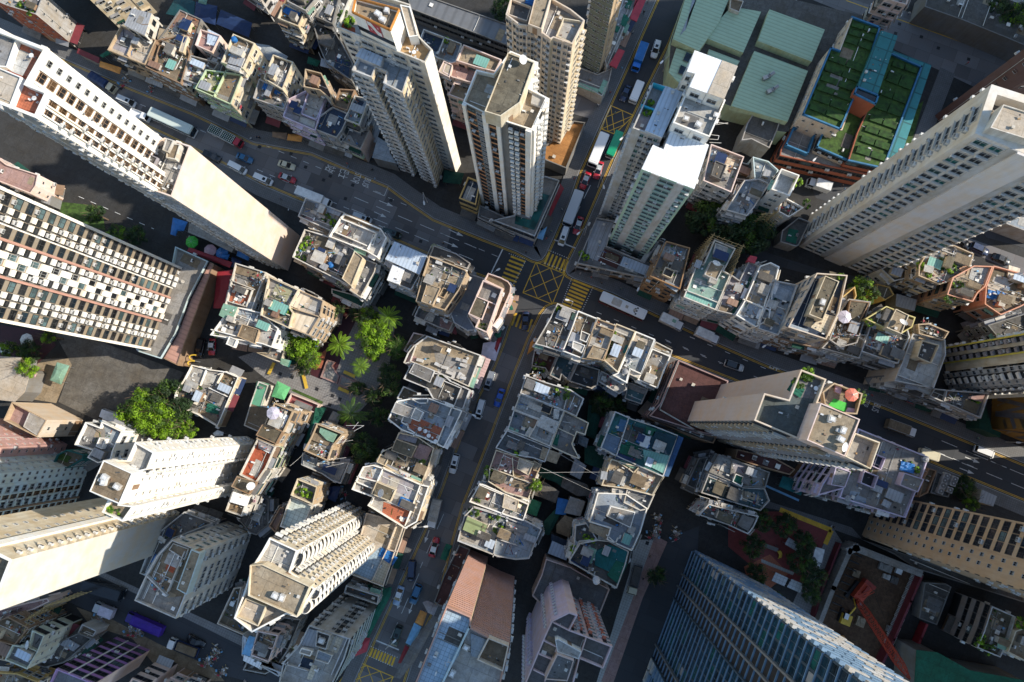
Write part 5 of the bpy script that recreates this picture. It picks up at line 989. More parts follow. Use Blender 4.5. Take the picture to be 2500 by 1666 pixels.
B('S2',AB,'block with mint sheets and timber heap facing dark trees','21','560,780 795,872 700,985 655,1115 440,1022 510,900',13.5,'tan','rmoss','rack',patches=[('520,850 690,920 660,980 500,920','rbrown',.5),('450,960 510,970 480,1030 440,1010','shgrey',.2)],blocks=[('590,820 735,880 702,950 650,930 580,860',1.1,'tmint','tmint',0,'sheet_roof')],clutter=1.4)
B('S2b',AB,'low pale blue terraces below the mint sheeted block','21','430,1040 650,1120 850,1130 770,1320 690,1290 600,1230 420,1150',7,'lgrey','rblue','rack',patches=[('700,1130 840,1130 760,1300 660,1260','rgrey',.4)],clutter=1)
B('S3',AB,'block with boxed roof garden behind tall parapet','21','385,1272 565,1345 525,1508 325,1422',13.5,'cream','rmidgrey','tongplain',W_={'E':'tan'},F_={'E':'slits'},par=1.4,clutter=.2)
B('S3b',AB,'block with pale green gridded roof behind roof garden','21','328,1432 520,1512 480,1600 400,1760 230,1700 290,1520',12,'offw','tile .55,.62,.58,1.0','rack',clutter=.2)
B('S3c',AB,'brown tiled house squeezed beside the green gridded roof','31','130,180 230,10 285,20 190,240',9,'brown','shbrown','rack',clutter=.8)
B('S4',AB,'dark roofed sheds filling the back lane','31','-150,110 0,-120 130,-60 130,170 20,260 -40,240',5,'dgrey','rdark','tong',par=.3,clutter=2.2)
B('U1',AB,'wide tan roof with stacked white boxes by the street','21','1545,0 2020,172 1912,455 1640,330 1400,235 1350,250 1330,240 1370,150 1420,90',11,'offw','rtan','tong',patches=[('1600,130 1990,280 1900,440 1640,320','rgrey'),('1390,165 1450,190 1400,275 1340,250','rpink',.1)],walls=[('1440,90 1385,240',)],clutter=.5)
B('U1s','canopy_structure','pink ribbed canopy roof over the pavement','21','2030,172 2108,210 2003,477 1915,432',5.5,'pinkw','sheet .62,.42,.4,.7,1.5708,.2','blank',par=0,z0=5.2,clutter=0,shops=False,cat='canopy')
B('U1n',AB,'dark slatted lower roof between tan roof and park path','21','1420,-30 1545,0 1500,100 1420,85 1360,150 1330,130',7,'pinkw','rbrown','blank',par=.7,clutter=.8)
B('U2',AB,'dark grey stained roof block stepping down to the park','21','1400,240 1610,330 1680,340 1750,400 1925,480 1860,660 1590,560 1540,470 1330,385',12.6,'lgrey','rdark','tong',patches=[('1850,460 1920,490 1860,650 1790,620','rmidgrey',.2)],walls=[('1640,320 1640,380 1840,465',),('1845,465 1780,630',)],blocks=[('1430,238 1608,312 1568,418 1378,330',1.8,'lgrey','rmidgrey',.15)],clutter=.7)
B('U2b',AB,'brown roofed corner room with white coping next to park','21','1330,448 1545,545 1380,560 1370,605 1272,555',8,'white','rbrown','tongplain',clutter=.6)
B('U3',AB,'pale blue terrace block with red dining terrace','21','1395,558 1560,555 1790,645 1855,668 1780,830 1690,1000 1500,910 1310,840 1190,745 1270,580',14.5,'white','rblue','tong',patches=[('1345,735 1480,740 1690,830 1635,945 1430,855 1350,790','tilered',.03),('1785,650 1850,675 1720,960 1660,930','rblue',.25),('1200,690 1340,745 1310,830 1190,750','rdark')],walls=[('1760,640 1625,965',),('1330,725 1310,770 1370,800 1370,830 1440,870 1420,890',),('1395,560 1470,600 1540,600 1550,560',)],blocks=[('1260,592 1432,652 1382,735 1222,680',1.6,'lgrey','rgrey',.1),('1435,640 1512,682 1468,765 1392,735',1.9,'white','rwhite',.1)],clutter=.7)
B('U4',AB,'mossy brown block with pink glazed roof patch','21','1290,860 1460,900 1605,1000 1560,1160 1490,1330 1180,1170 1085,1110 1140,1030 1235,985',13.8,'cream','rmoss','tong',patches=[('1475,960 1592,1000 1535,1115 1418,1080','rpink',.3),('1290,860 1460,905 1440,960 1270,915','rlilac',.3),('1200,1180 1480,1230 1460,1290 1200,1180','rtan'),('1610,1010 1660,1020 1560,1230 1500,1330','rcream',.2)],walls=[('1240,1050 1350,1120 1370,1070',),('1150,1170 1500,1310',)],blocks=[('1265,918 1452,985 1400,1090 1222,1022',1.7,'tan','rmoss',.15),('1125,1055 1205,1085 1165,1160 1090,1125',1.2,'cream','rtan')],clutter=1.1)
B('U5',AB,'white parapet block with chequered light and red terrace','21','970,1165 1060,1150 1155,1178 1490,1325 1560,1340 1450,1660 1345,1718 1010,1512 1062,1440 868,1370 905,1290',14.6,'white','rlight','tong',W_={'E':'cream'},patches=[('1160,1200 1440,1320 1380,1440 1130,1330','rlilac',.03),('1155,1480 1395,1560 1340,1690 1140,1590','tilered',.04),('1015,1205 1120,1250 1090,1300 990,1270','rpink'),('960,1330 1050,1360 1030,1420 940,1390','rdark'),('1500,1350 1550,1350 1440,1640 1400,1630','rcream',.2)],walls=[('1150,1175 1095,1300 920,1255',),('1480,1330 1345,1690',),('905,1300 1050,1360',),('1040,1500 1060,1440',)],blocks=[('1090,1300 1262,1370 1215,1478 1045,1412',1.9,'cream','rmoss',.2)],clutter=.7)
# ---- blocks east of the south street
B('V1a',AB,'dark roofed corner block with vine trailing parapet','12','440,1205 625,1278 560,1450 480,1640 320,1590 240,1570 380,1330',15,'lgrey','rdark','tong',walls=[('470,1230 600,1290',)],patches=[('400,1480 520,1500 480,1620 330,1560','rmidgrey')],clutter=1.4)
B('V1b',AB,'block with shadowed brown terrace and white stair hut','12','625,1270 798,1340 740,1500 660,1700 485,1632 560,1450',15.3,'white','rbrown','tong',par=1.2,patches=[('570,1490 640,1510 560,1660 500,1630','rnavy')],blocks=[('655,1450 732,1482 700,1555 640,1530',1.7,'white','rmidgrey',.4),('580,1540 690,1580 660,1650 570,1600',1.7,'white','rwhite')],clutter=.9)
B('V1c',AB,'block with flaking white roof and tan rear hut','12','798,1340 965,1402 935,1500 860,1720 660,1700 740,1500',15.6,'tan','rwhite','tong',walls=[('800,1400 940,1450',),('780,1380 690,1640',)],blocks=[('760,1580 888,1620 845,1712 700,1690',1.5,'tan','rtan')],clutter=.8)
B('V1d',AB,'tan roof block edged with yellow flowering planters','22','965,-110 1140,-40 1060,150 980,330 850,215 905,30',15.1,'cream','rtan','tong',patches=[('960,-90 1130,-30 1110,30 940,-40','rlight',.15),('1050,80 1100,100 1070,170 1020,150','tteal',.3)],clutter=1.6)
B('V1e',AB,'white and pale blue block with toppled deck chairs','22','1140,-40 1312,30 1250,190 1190,345 1090,300 1055,420 930,350 980,330 1060,150',14.7,'white','rblue','tong',patches=[('1130,-30 1300,35 1270,100 1100,40','rcream',.2),('1090,80 1220,100 1190,180 1070,150','rlight',.3),('970,160 1110,190 1050,340 940,320','rmidgrey')],walls=[('1110,20 1080,90',),('1310,40 1190,340',),('1090,300 1060,420',)],clutter=1.4)
B('V1f',AB,'grey terrace block with white rim beside the maroon roof','22','1285,112 1452,182 1390,320 1335,470 1155,392 1200,300',11.5,'white','rgrey','tong',patches=[('1270,290 1390,320 1330,460 1240,410','rtan',.1),('1160,370 1330,440 1310,470 1200,430','rmidgrey')],walls=[('1275,290 1235,400',)],clutter=.9)
B('V1g',AB,'low roof strip with white coping along the right street','22','1315,50 1468,128 1452,180 1290,108',8.5,'lgrey','rtan','tong',par=.5,clutter=.3)
B('V1h',AB,'dark teal washed low roof in the inner yard','22','450,170 620,230 545,405 480,345 465,400 372,352',8,'grey','conc .05,.1,.13,.4','tong',clutter=.6)
B('V1i',AB,'dark roofed low block with barred sheds in inner yard','22','620,240 820,300 800,440 740,470 545,405',8.4,'grey','rdark','tong',patches=[('560,330 760,400 740,460 545,395','black',.3)],clutter=1)
B('V1j',AB,'rubble and ladder strewn low block in inner yard','22','830,310 1050,420 1060,480 990,520 800,405',8.2,'lgrey','rlight','tong',clutter=3)
B('V1k',AB,'teal panelled low roof with grey awning in inner yard','22','1070,410 1250,480 1190,612 1040,560',7,'grey','conc .1,.2,.23,.4','tong',patches=[('1080,420 1250,480 1225,530 1070,470','rgrey',.5)],clutter=.7)
B('V0',AB,'dark maroon corner roof with dish near the crossing pavement','22','250,20 390,60 440,170 370,350 330,290 210,270',6,'grey','rmaroon','tong',patches=[('370,60 440,100 420,180 360,160','rgrey',1)],clutter=1)
B('V2a',AB,'round cornered roof block heaped with scrap timber','22','160,350 330,410 560,480 680,560 612,722 490,665 108,512',14.6,'lgrey','rgrey','tong',patches=[('170,370 420,440 400,540 140,490','rtan'),('560,510 660,560 600,710 520,640','rmidgrey')],walls=[('540,490 500,650',)],clutter=1.7)
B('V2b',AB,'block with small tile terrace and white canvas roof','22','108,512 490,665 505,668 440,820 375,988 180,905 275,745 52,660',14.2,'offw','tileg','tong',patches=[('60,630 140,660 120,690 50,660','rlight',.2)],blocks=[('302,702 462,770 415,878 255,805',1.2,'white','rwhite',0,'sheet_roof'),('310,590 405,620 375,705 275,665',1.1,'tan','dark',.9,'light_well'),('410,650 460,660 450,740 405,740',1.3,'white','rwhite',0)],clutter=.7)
B('V2c',AB,'grey terrace block with notched corner and green mat','22','505,668 722,775 690,885 615,860 575,965 640,1100 560,1070 378,988 440,820',13.8,'cream','rmidgrey','tong',patches=[('400,880 460,880 440,985 385,960','tgreen',.05),('490,690 700,775 670,870 590,850','rgrey')],walls=[('440,820 600,895',)],clutter=.7)
B('V2d',AB,'slate blue terrace block with pink star mat','22','52,660 275,745 240,830 182,905 -5,838',13.6,'offw','conc .26,.29,.33,.4','tong',clutter=1.2)
B('V2e',AB,'charcoal roof block with drying frame and small sheds','22','-8,840 380,995 330,1128 220,1090 40,1060 -112,1000',13.9,'lgrey','conc .15,.165,.18,.4','tong',patches=[('310,990 470,1050 430,1140 280,1090','rtan',.8),('110,1015 190,1040 170,1090 95,1070','rlight',.5)],clutter=1)
B('V3a',AB,'block with faded red and white patchwork terraces','22','-108,1015 95,1080 300,1145 250,1270 185,1460 -20,1400 -175,1300 -165,1180',13.4,'cream','rpink','tong',patches=[('-100,1030 60,1090 30,1200 -160,1150','rpink',.04),('20,1250 190,1320 170,1390 0,1330','rbrown',.1),('-60,1200 30,1240 10,1330 -100,1290','rmoss')],walls=[('-150,1180 40,1250',),('40,1090 50,1260 180,1300',)],blocks=[('100,1088 232,1140 185,1245 78,1185',1.7,'cream','rcream'),('230,1110 300,1150 270,1210 225,1200',1.2,'tan','rtan')],clutter=1.2)
B('V3b',AB,'white framed terrace block with terracotta planter bed','21','2010,1315 2060,1330 2310,1440 2450,1500 2400,1650 2240,1600 1915,1480',13.1,'white','rgrey','tong',patches=[('2030,1350 2200,1410 2150,1500 1960,1440','rlight'),('2040,1380 2100,1400 2080,1470 2030,1440','rred',.1)],blocks=[('2230,1410 2360,1470 2340,1568 2210,1530',1.2,'cream','rcream',.1)],walls=[('2005,1330 2300,1450 2200,1590',)],clutter=1)
B('V3c',AB,'wide pale terrace block with olive striped canopy','31','1960,0 2240,80 2400,120 2565,205 2500,350 2452,470 2330,480 2165,450 1810,312 1870,90',12.6,'lgrey','rblue','tong',patches=[('1840,230 2060,300 2040,370 1820,300','rlight',.03),('2050,100 2200,150 2170,260 2070,230','rwhite',.03),('2250,130 2450,190 2420,250 2240,200','rgrey',.4)],walls=[('1950,10 2240,100 2334,140',),('2340,350 2160,290 2130,450',)],blocks=[('1900,92 2078,170 2035,288 1858,210',1.6,'cream','tile .3,.36,.17,5,0',0,'canvas_canopy')],clutter=1.2)
for k_,(t_,p_,m_,h_,lb) in enumerate((
 ('22','290,1170 510,1250 470,1330 430,1300 260,1240','tdgreen',4,'long dark green shed roof in the shaded inner yard'),
 ('22','310,1300 450,1390 420,1480 320,1440 200,1400','rdark',5.5,'dark walled shed with rusty bench in the inner yard'),
 ('22','690,985 880,1000 840,1180 690,1130','tdgreen',4.5,'broad green sheet shed beside the teal sheeted block'),
 ('22','600,1100 690,1160 640,1270 560,1230','shgrey',4.2,'narrow shed with reed screens in the inner yard'),
 ('22','500,1260 700,1330 740,1420 620,1420 480,1340','rdark',4.8,'dim workshop roof littered with odd items in the yard'),
 ('22','190,1450 290,1490 250,1600 150,1560','tgreen',4.4,'bright green tarp shed south of the red patchwork terraces'),
 ('22','450,1450 540,1470 510,1590 430,1580','tblue',4.0,'vivid blue tarp shed in the lower inner yard'),
 ('22','560,1440 680,1480 640,1600 510,1570','rgrey',6.0,'stained concrete shed beside the vivid blue tarp'),
 ('32','320,140 420,30 470,70 370,260 310,250','tdgreen',3.6,'long green awning over the narrow back alley'),
 ('32','440,170 510,90 600,120 540,270 440,230','rbrown',5.0,'brown flat shed beside the white curved block'),
 ('32','395,260 560,330 530,380 390,330','rnavy',4.6,'slate roofed shed by the back alley'),
 ('32','400,320 545,385 515,475 365,415','shblue',5.0,'pale blue panel roof shed beside the teal netted roof'),
 ('22','720,600 830,680 780,930 690,880','tdgreen',3.4,'dark green alley canopy between grey terrace and blue roof'),
 ('22','640,880 720,920 700,1000 620,960','rblue',5.0,'dim lean to roof beside the notched grey terrace'),
 ('22','860,500 1040,580 1010,650 850,640','grass',1.5,'raised planting bed in the dark courtyard'),
 ('21','600,1310 690,1350 660,1420 580,1380','tnavy',3.4,'navy stall tarp nearest the roof garden block'),
 ('21','695,1340 775,1345 722,1485 650,1450','tnavy',3.5,'larger navy stall tarp on the back lane'),
 ('21','545,640 645,640 520,870 470,1010 430,1010','tgreen',3.6,'long green lane awning beside the barred stair blocks'),
 ('21','700,670 770,700 740,790 650,760','rgrey',3.8,'grey tin stall roof near the mint sheeted block'),
 ('31','1010,700 1135,720 1160,725 1140,800 1020,760','tgreen',4.5,'green canopy block at the podium corner by the junction'),
 ('31','1130,745 1225,720 1215,800 1010,1190 920,1170 1100,880','tgreen',4.0,'long green street canopy running along the grey ribbed tower'),
 ('31','960,1170 1035,1180 1000,1300 890,1345 900,1260','tred',4.1,'red street canopy beside the yellow box junction'),
 ('31','1710,335 1765,355 1710,490 1655,470','tgreen',3.3,'small green stall roof opposite the red taxi'),
 ('31','1480,930 1540,955 1500,1072 1430,1040','torange',3.5,'orange pavement canopy on the lower street'),
 ('31','1425,1042 1490,1080 1410,1255 1348,1222','tsky',3.5,'blue pavement canopy on the lower street'),
 ('31','1345,1240 1395,1270 1330,1410 1280,1400','tdred',3.5,'dark red pavement canopy at the lower junction'),
 ('31','1500,860 1545,845 1640,890 1600,980 1545,950','rlilac',4.2,'grey tarpaulin stall behind the orange canopy'),
 ('31','1590,980 1640,1000 1420,1400 1300,1540 1240,1530 1400,1230','rmidgrey',4.5,'narrow cream shop roof along the lower street'),
 ('10','1680,705 2065,840 2040,890 1660,740','tdred',3.4,'long maroon market awning below the pink gable tower'),
 ('10','1930,920 2070,905 2080,1000 1990,1250 1895,1250','tdred',3.3,'broad maroon market awning along the podium lane'),
 ('10','1535,440 1665,480 1630,560 1575,560 1560,605 1512,590','tblue',3.6,'torn blue tarpaulin roof at the white slab foot'),
 ('10','2125,690 2235,740 2205,825 2100,780','tblue',3.6,'blue tarpaulin roof beside the pink gable tower foot'),
 ('10','1965,755 2040,770 2020,820 1960,800','tblue',3.0,'small blue stall cover on the market lane'),
 ('10','2060,790 2150,830 2110,890 2050,880','tnavy',3.0,'dark blue stall cover on the market lane'),
 ('10','1690,500 1900,590 2090,680 2060,745 1850,640 1680,570','rgrey',4.5,'grey roofed yard with plants beneath the pink gable tower'),
 ('20','1890,870 1930,840 1985,860 1980,890 1910,895','twhite',3.2,'white octagonal canopy beside the white tower foot'),
 ('20','500,235 610,265 535,435 437,395','tmint',3.2,'mint sheet shelter at the edge of the stained court'),
 ('20','0,190 180,200 170,250 260,330 210,500 130,580 -60,560','rcream',6,'cream cluttered house roofs on the far left'),
 ('20','285,330 325,330 225,500 200,490','tpink',4,'narrow pink roof strip beside the cream houses'),
 ('21','205,402 322,460 265,572 152,540','tlgreen',5.0,'bright green canvas canopy at the park edge'),
 ('01','-790,120 -540,170 -530,10 -680,-60','tshadeteal',3.5,'dark teal market tarp in the shaded upper lane'),  # teal cloth, the lane's deep shade put into its colour
 ('01','-540,160 -350,220 -330,50 -520,10','tnavy',3.5,'navy market tarp in the shaded upper lane'),  # blue cloth darkened to navy to carry the lane's shade
 ('01','-340,210 -50,330 -20,200 -300,80','tnavy',3.4,'long navy market tarp next to the rear block'),  # navy here also holds the lane's shade in the colour
 ('01','-490,-30 -420,-10 -430,40 -500,20','tmint',3.6,'small mint tarp at the top of the market lane'),
 ('01','0,380 130,400 300,500 260,560 60,520','rblue',5,'pale blue lane roof beside the walled cream block'),
 ('01','480,500 590,540 560,590 470,560','tgreen',4,'green tarp behind the slim cream block'),
 ('01','1690,1510 1870,1540 1840,1640 1680,1620','tdgreen',4,'dark green netting roof at the white tower foot'),
 ('01','1105,1230 1215,1300 1200,1360 1260,1450 1060,1400','rblue',6,'pale blue yard roof squeezed against the white tower'),
 ('00','885,540 1075,600 1060,655 878,590','torange',3.4,'orange shop awning below the twin roofed block'),
 ('00','700,440 880,520 870,555 690,470','tmaroon',3.4,'maroon shop awning beside the pink brick building'),
 ('00','880,490 960,440 990,470 910,510','tgreen',3.8,'small green awning at the twin roofed block corner'),
 ('01','300,1190 430,1200 420,1260 290,1245','torange',3.4,'orange street awning below the flaking roof block'),
 ('01','160,1170 290,1180 280,1240 160,1215','tbrown',3.4,'brown tarp awning below the lilac front sheets'),
 ('12','450,120 500,180 370,450 340,410','tdred',3.4,'long dark red canopy beside the glass canopied podium'),
 ('12','260,580 350,520 310,640 250,620','tsky',3.4,'pale blue ribbed canopy at the podium corner'),
 ('11','1575,685 1600,670 1795,770 1770,785 1560,725','rolive',3.6,'olive shop canopy below the tan cracked roof'),
 ('11','2240,1180 2290,1190 2310,1260 2230,1290','tgreen',3.5,'green shop canopy on the corner tower'),
 ('11','2130,1440 2210,1430 2190,1520 2110,1510','tgreen',3.3,'second green shop canopy down the south street'),
 ('11','2040,1560 2150,1540 2200,1560 2150,1720 2020,1680','tlilac',3.3,'pale pavement canopy by the tan wide roof'),
 ('21','2170,20 2210,10 2160,150 2120,140','tdred',3.4,'dark red awning edge beside the pale pavement canopy'),
 ('22','200,60 250,0 230,120 170,170','torange',3.4,'orange hoarding roof along the south street'),
 ('23','190,1250 395,1302 350,1425 152,1342','tteal',4.5,'teal sheet roof below the lilac walled block'),
 ('33','1385,1290 1560,1310 1850,1470 2340,1560 2340,1700 1360,1700','conc .008,.13,.075,.6',9,'green netting draped building at the bottom right'),
)):
	if lb.startswith('raised') or 'yard roof' in lb or 'roofed yard' in lb:nm_,ct_ = 'lean_to','low roof'
	elif 'shed' in lb or 'house roofs' in lb or 'workshop' in lb or 'flat' in lb:nm_,ct_ = 'shed','shed'
	elif 'building' in lb:nm_,ct_ = 'netted_building','building'
	else:nm_,ct_ = 'awning','awning'
	ps_ = ccw(xy(pts(t_,p_),h_));c_ = cen(ps_);r_ = thing(nm_,(c_.x,c_.y,0),lb,ct_)
	q = MB()
	if nm_ == 'awning':    
		ip = inset(ps_,.5);ip2 = [c_+(v-c_)*.4 for v in ps_];n_ = len(ps_)
		for i in range(n_):
			j = (i+1) % n_
			q.face([(*ps_[i],h_-.25),(*ps_[j],h_-.25),(*ip2[j],h_+.1),(*ip2[i],h_+.1)],m_)
			q.face([(*ps_[i],h_-.4),(*ps_[j],h_-.4),(*ps_[j],h_-.25),(*ps_[i],h_-.25)],m_)
		q.face([(*v,h_+.1) for v in ip2],m_);q.face([(*v,h_-.4) for v in ps_][::-1],m_);q.build('canvas',r_)
		for v in ip[:4]:q = MB();q.tube((*v,0),(*v,h_-.3),.05,'steel',5);q.build('post',r_)
	else:
		q.prism(ps_,0,h_-.15,'dgrey');q.build('wall',r_);q = MB();q.prism(inset(ps_,-.2),h_-.15,h_,m_);q.build('roof',r_)
	bvprism(ps_,h_-.3 if nm_ == 'awning' else 0,h_)
B('W1',AB,'block smothered in teal and blue sheets at yard centre','22','955,672 1110,740 1300,800 1515,885 1385,1258 1160,1160 1000,1090 825,1000',14.5,'lgrey','conc .04,.17,.18,.6','tong',par=.5,patches=[('1000,740 1075,760 1030,860 965,845','conc .06,.15,.28,.3',.4),('870,870 1000,910 960,1050 830,1000','conc .16,.24,.36,.3',.4),('1110,800 1210,830 1190,880 1140,860','black',.5),('1230,810 1320,830 1290,895 1220,870','tgreen',.5),('1265,920 1300,850 1505,895 1440,1060 1260,1000','conc .015,.06,.09,.3',.5),('1200,1010 1440,1070 1390,1230 1215,1140','shteal',.4),('1180,880 1270,900 1240,1000 1170,980','twhite',.6),('1000,960 1120,1000 1100,1080 990,1040','tgreen',.5),('970,1040 1140,1100 1120,1140 960,1090','tnavy',.3)],walls=[('1075,740 970,1060',.9)],clutter=1.2)
B('W1s','hoarding','blue mesh hoarding on the street side of the teal block','22','1520,890 1565,910 1430,1255 1390,1250',12,'conc .05,.13,.3,.3','conc .05,.13,.3,.3','blank',par=0,clutter=0,shops=False,cat='hoarding')
B('W2',AB,'sunlit tan terrace block with white stair slot','22','920,1095 1065,1140 1165,1160 1395,1255 1340,1340 1290,1425 1060,1365 832,1335',14,'cream','rtan','tong',patches=[('900,1190 1060,1260 1030,1340 880,1280','rwhite',.5),('1080,1160 1300,1240 1240,1380 1080,1300','rcream',.02)],walls=[('990,1130 1070,1180 1120,1220 1170,1170',),('1385,1255 1300,1410',)],clutter=1.4)
B('W3',AB,'grey painted terrace block below the tan terrace','22','1060,1365 1310,1412 1250,1545 1180,1560 1030,1488',13.5,'offw','conc .26,.28,.31,.35','tong',patches=[('985,1370 1060,1390 1030,1480 990,1440','rlight',.5)],clutter=.5)
B('W4',AB,'pale blue deck block with brown rooftop house','32','800,-120 1050,-110 1245,20 1180,240 1105,402 880,300 910,200 725,145',13.6,'white','conc .38,.45,.55,.3','tong',patches=[('730,150 905,205 870,290 720,220','rtan',.4),('780,60 860,90 840,140 770,110','rwhite',.3)],blocks=[('915,0 1135,55 1092,195 880,92',1.9,'white','rgrey',.15)],walls=[('1130,60 1080,200',),('880,260 960,330 980,290',)],clutter=.6)
B('W5',AB,'block netted in teal cloth with torn white patch','32','640,330 800,300 900,310 1078,402 1050,520 970,735 760,620 560,505 545,480',12.8,'offw','rdark','rack',patches=[('720,360 790,385 740,510 670,480','tmint',.7),('780,400 900,340 1065,400 1050,490 900,580 770,520','tteal',.6),('960,480 1060,510 980,690 880,610','tgreen',.7),('560,470 700,560 690,580 560,500','tnavy',.3)],clutter=1.3)
B('W0',AB,'curved grey wall block with bonsai like roof plants','32','600,170 700,150 800,300 640,320 545,480 590,330',12.2,'lgrey','rdark','tong',clutter=1)
B('X1','podium_building','maroon roofed podium under the beige twin slab tower','22','1518,215 1965,402 1830,880 1745,870 1260,715 1360,600',13,'wall .36,.24,.23,.5','rmaroon','strip',patches=[('1520,250 1960,420 1790,850 1350,655','rmaroon',.02)],walls=[('1520,240 1350,655',.8,.25,'rlight'),('1350,655 1740,880',.8,.25,'rlight')],clutter=.15,par=.8)
B('X1b','podium_building','lower cooling unit deck along the maroon podium edge','22','1300,700 1770,880 1860,900 1830,960 1700,920 1250,740',8,'brown','rdark','blank',par=.6,clutter=3.5)
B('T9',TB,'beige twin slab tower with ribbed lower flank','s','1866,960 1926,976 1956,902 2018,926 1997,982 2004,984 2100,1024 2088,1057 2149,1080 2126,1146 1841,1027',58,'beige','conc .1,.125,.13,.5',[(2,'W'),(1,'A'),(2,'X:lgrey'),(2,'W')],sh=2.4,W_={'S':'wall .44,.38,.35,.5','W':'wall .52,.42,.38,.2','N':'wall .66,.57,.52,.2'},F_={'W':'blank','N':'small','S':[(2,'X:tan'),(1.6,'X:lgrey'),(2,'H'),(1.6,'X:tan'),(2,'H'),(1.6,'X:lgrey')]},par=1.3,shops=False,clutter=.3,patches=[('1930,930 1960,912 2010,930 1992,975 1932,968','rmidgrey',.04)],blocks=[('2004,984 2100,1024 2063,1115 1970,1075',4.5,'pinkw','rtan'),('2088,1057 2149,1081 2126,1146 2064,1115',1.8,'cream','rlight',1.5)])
B('T9b',TB,'narrow garden topped tower wing with coral parasol','23','540,500 645,418 900,515 850,700 700,690 560,610',46,'tan','rdark','tower',patches=[('640,560 755,600 740,680 590,620','tvgreen',.1),('650,430 710,440 690,520 640,500','tpink',.5),('760,640 830,650 810,700 740,680','tpink',.3)],clutter=1,shops=False,par=1.2)
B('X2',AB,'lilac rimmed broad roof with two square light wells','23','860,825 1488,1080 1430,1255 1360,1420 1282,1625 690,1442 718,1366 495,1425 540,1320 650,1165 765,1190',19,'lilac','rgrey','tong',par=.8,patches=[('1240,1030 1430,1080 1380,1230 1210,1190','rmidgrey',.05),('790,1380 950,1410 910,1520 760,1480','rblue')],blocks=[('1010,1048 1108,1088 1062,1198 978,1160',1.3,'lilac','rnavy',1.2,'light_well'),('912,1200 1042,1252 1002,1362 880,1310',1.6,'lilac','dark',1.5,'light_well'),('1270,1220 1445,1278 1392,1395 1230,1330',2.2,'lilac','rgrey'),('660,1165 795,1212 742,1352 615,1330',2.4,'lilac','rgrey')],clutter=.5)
B('X2b',AB,'low brown roofed strip between lilac roof and tan tower','23','1490,1180 1560,1200 1480,1400 1400,1440 1440,1270',6,'brown','rbrown','tong',clutter=2)
B('X3',AB,'dark narrow deck with cooling units under ribbed tower flank','23','-220,1010 120,1090 300,1190 250,1240 -100,1140 -240,1090',9,'brown','rmaroon','blank',par=.7,clutter=2.5)
B('X4','plant_room','plant room roof crowded with round cooling fans','23','1560,1210 1740,1270 1660,1440 1500,1400',5,'dgrey','rdark','blank',par=.5,clutter=1,shops=False)
B('X5','low_building','cream cornered shop with grey sheet roof at right edge','23','1960,1370 2095,1430 2060,1520 1930,1480',5,'cream','shgrey','blank',par=0,clutter=0,shops=False)
B('Y1a',AB,'weathered grey roof block with teal tank in the shade','22','1880,1055 2335,1215 2295,1355 2100,1345 1790,1215',11.5,'dgrey','rgrey','tong',patches=[('1880,1070 2010,1120 1990,1240 1830,1180','rlight'),('2010,1130 2120,1160 2100,1230 2000,1210','rlilac')],blocks=[('2030,1228 2115,1262 2082,1345 2000,1300',1.2,'white','tgreen',.4,'water_tank')],walls=[('2000,1110 1985,1230',)],clutter=1.5)
B('Y1b',AB,'dark teal washed roof block with curved stair wall','22','1790,1222 2100,1350 2290,1360 2334,1470 2250,1560 1720,1400',11.1,'grey','conc .07,.12,.14,.5','tong',clutter=1.6)
B('Y1c',AB,'scrap covered roof block above the dark side street','32','1790,-20 1900,10 2235,90 2190,190 2140,252 1960,170 1700,80',12,'lgrey','rdark','rack',patches=[('2080,70 2190,110 2130,220 2030,160','rmidgrey',.8)],clutter=4)
B('Y2',AB,'dark ribbed stair block beside the ragged grey roofs','22','1700,1090 1880,1060 1790,1215 1720,1390 1590,1330',8,'dgrey','rdark','rack',clutter=1.2)
# ---- lower right
B('T10',TB,'tan ribbed office tower spreading in from the right edge','s','2104,1307 2146,1205 2460,1330 2420,1430',66,'wall .5,.36,.24,.35','rgrey','strip',base=True,F_={'W':[(.4,'p'),(2.6,'O:wall .5,.36,.24,.3'),(2.6,'O:wall .5,.36,.24,.3'),(2.6,'O:wall .5,.36,.24,.3'),(.4,'p'),(2.2,'S'),(2.2,'S'),(1.6,'B')]},shops=False,clutter=0,sh=2.8)
B('T10p','podium_building','narrow service lane roofs below the tan ribbed tower','33','900,300 1400,470 2340,800 2340,860 1380,560 1180,430',3,'dgrey','rdark','blank',par=.4,clutter=1.2,shops=False)
B('T11',TB,'blue glass finned tower rising at bottom right','s','1690,1346 1860,1428 1790,1720 1540,1750',110,'plain .1,.13,.16','rgrey','fins',base=True,shops=False,clutter=0,sh=2.6,F_={'E':'blank','S':'blank'})
B('T12',TB,'pink tower with coral hooded windows and grey roof cells','32','390,1022 545,945 622,972 552,1105 700,1160 932,1250 850,1450 640,1362 560,1690 150,1690 160,1558 330,1150','622,972 535,615','wall .74,.58,.6,.3','rmidgrey','tower',sh=2.4,W_={'W':'lilac'},F_={'N':[(1.6,'W'),(1.4,'X:wall .62,.2,.13,.3'),(1.4,'A'),(1.6,'W'),(1.4,'X:wall .62,.2,.13,.3'),(.8,'B')],'W':[(3,'B'),(1,'A'),(1,'B')],'E':'strip'},par=1.1,blocks=[('420,1190 450,1185 655,1300 630,1365 440,1300',2.4,'white','rwhite',.1),('440,1320 590,1375 530,1560 330,1545 400,1400',3.5,'pinkw','rmidgrey')],walls=[('380,1025 545,1110 700,1165 640,1350',),('320,1200 440,1260 330,1560',),('230,1460 330,1510',),('280,1320 400,1370',)],clutter=.7,shops=False)
B('T12p','podium_building','grey podium deck wrapped round the pink tower','32','340,470 560,545 908,742 810,990 640,960 420,1000 215,800 300,610',7,'pinkw','rmidgrey','blank',par=.8,clutter=.3)
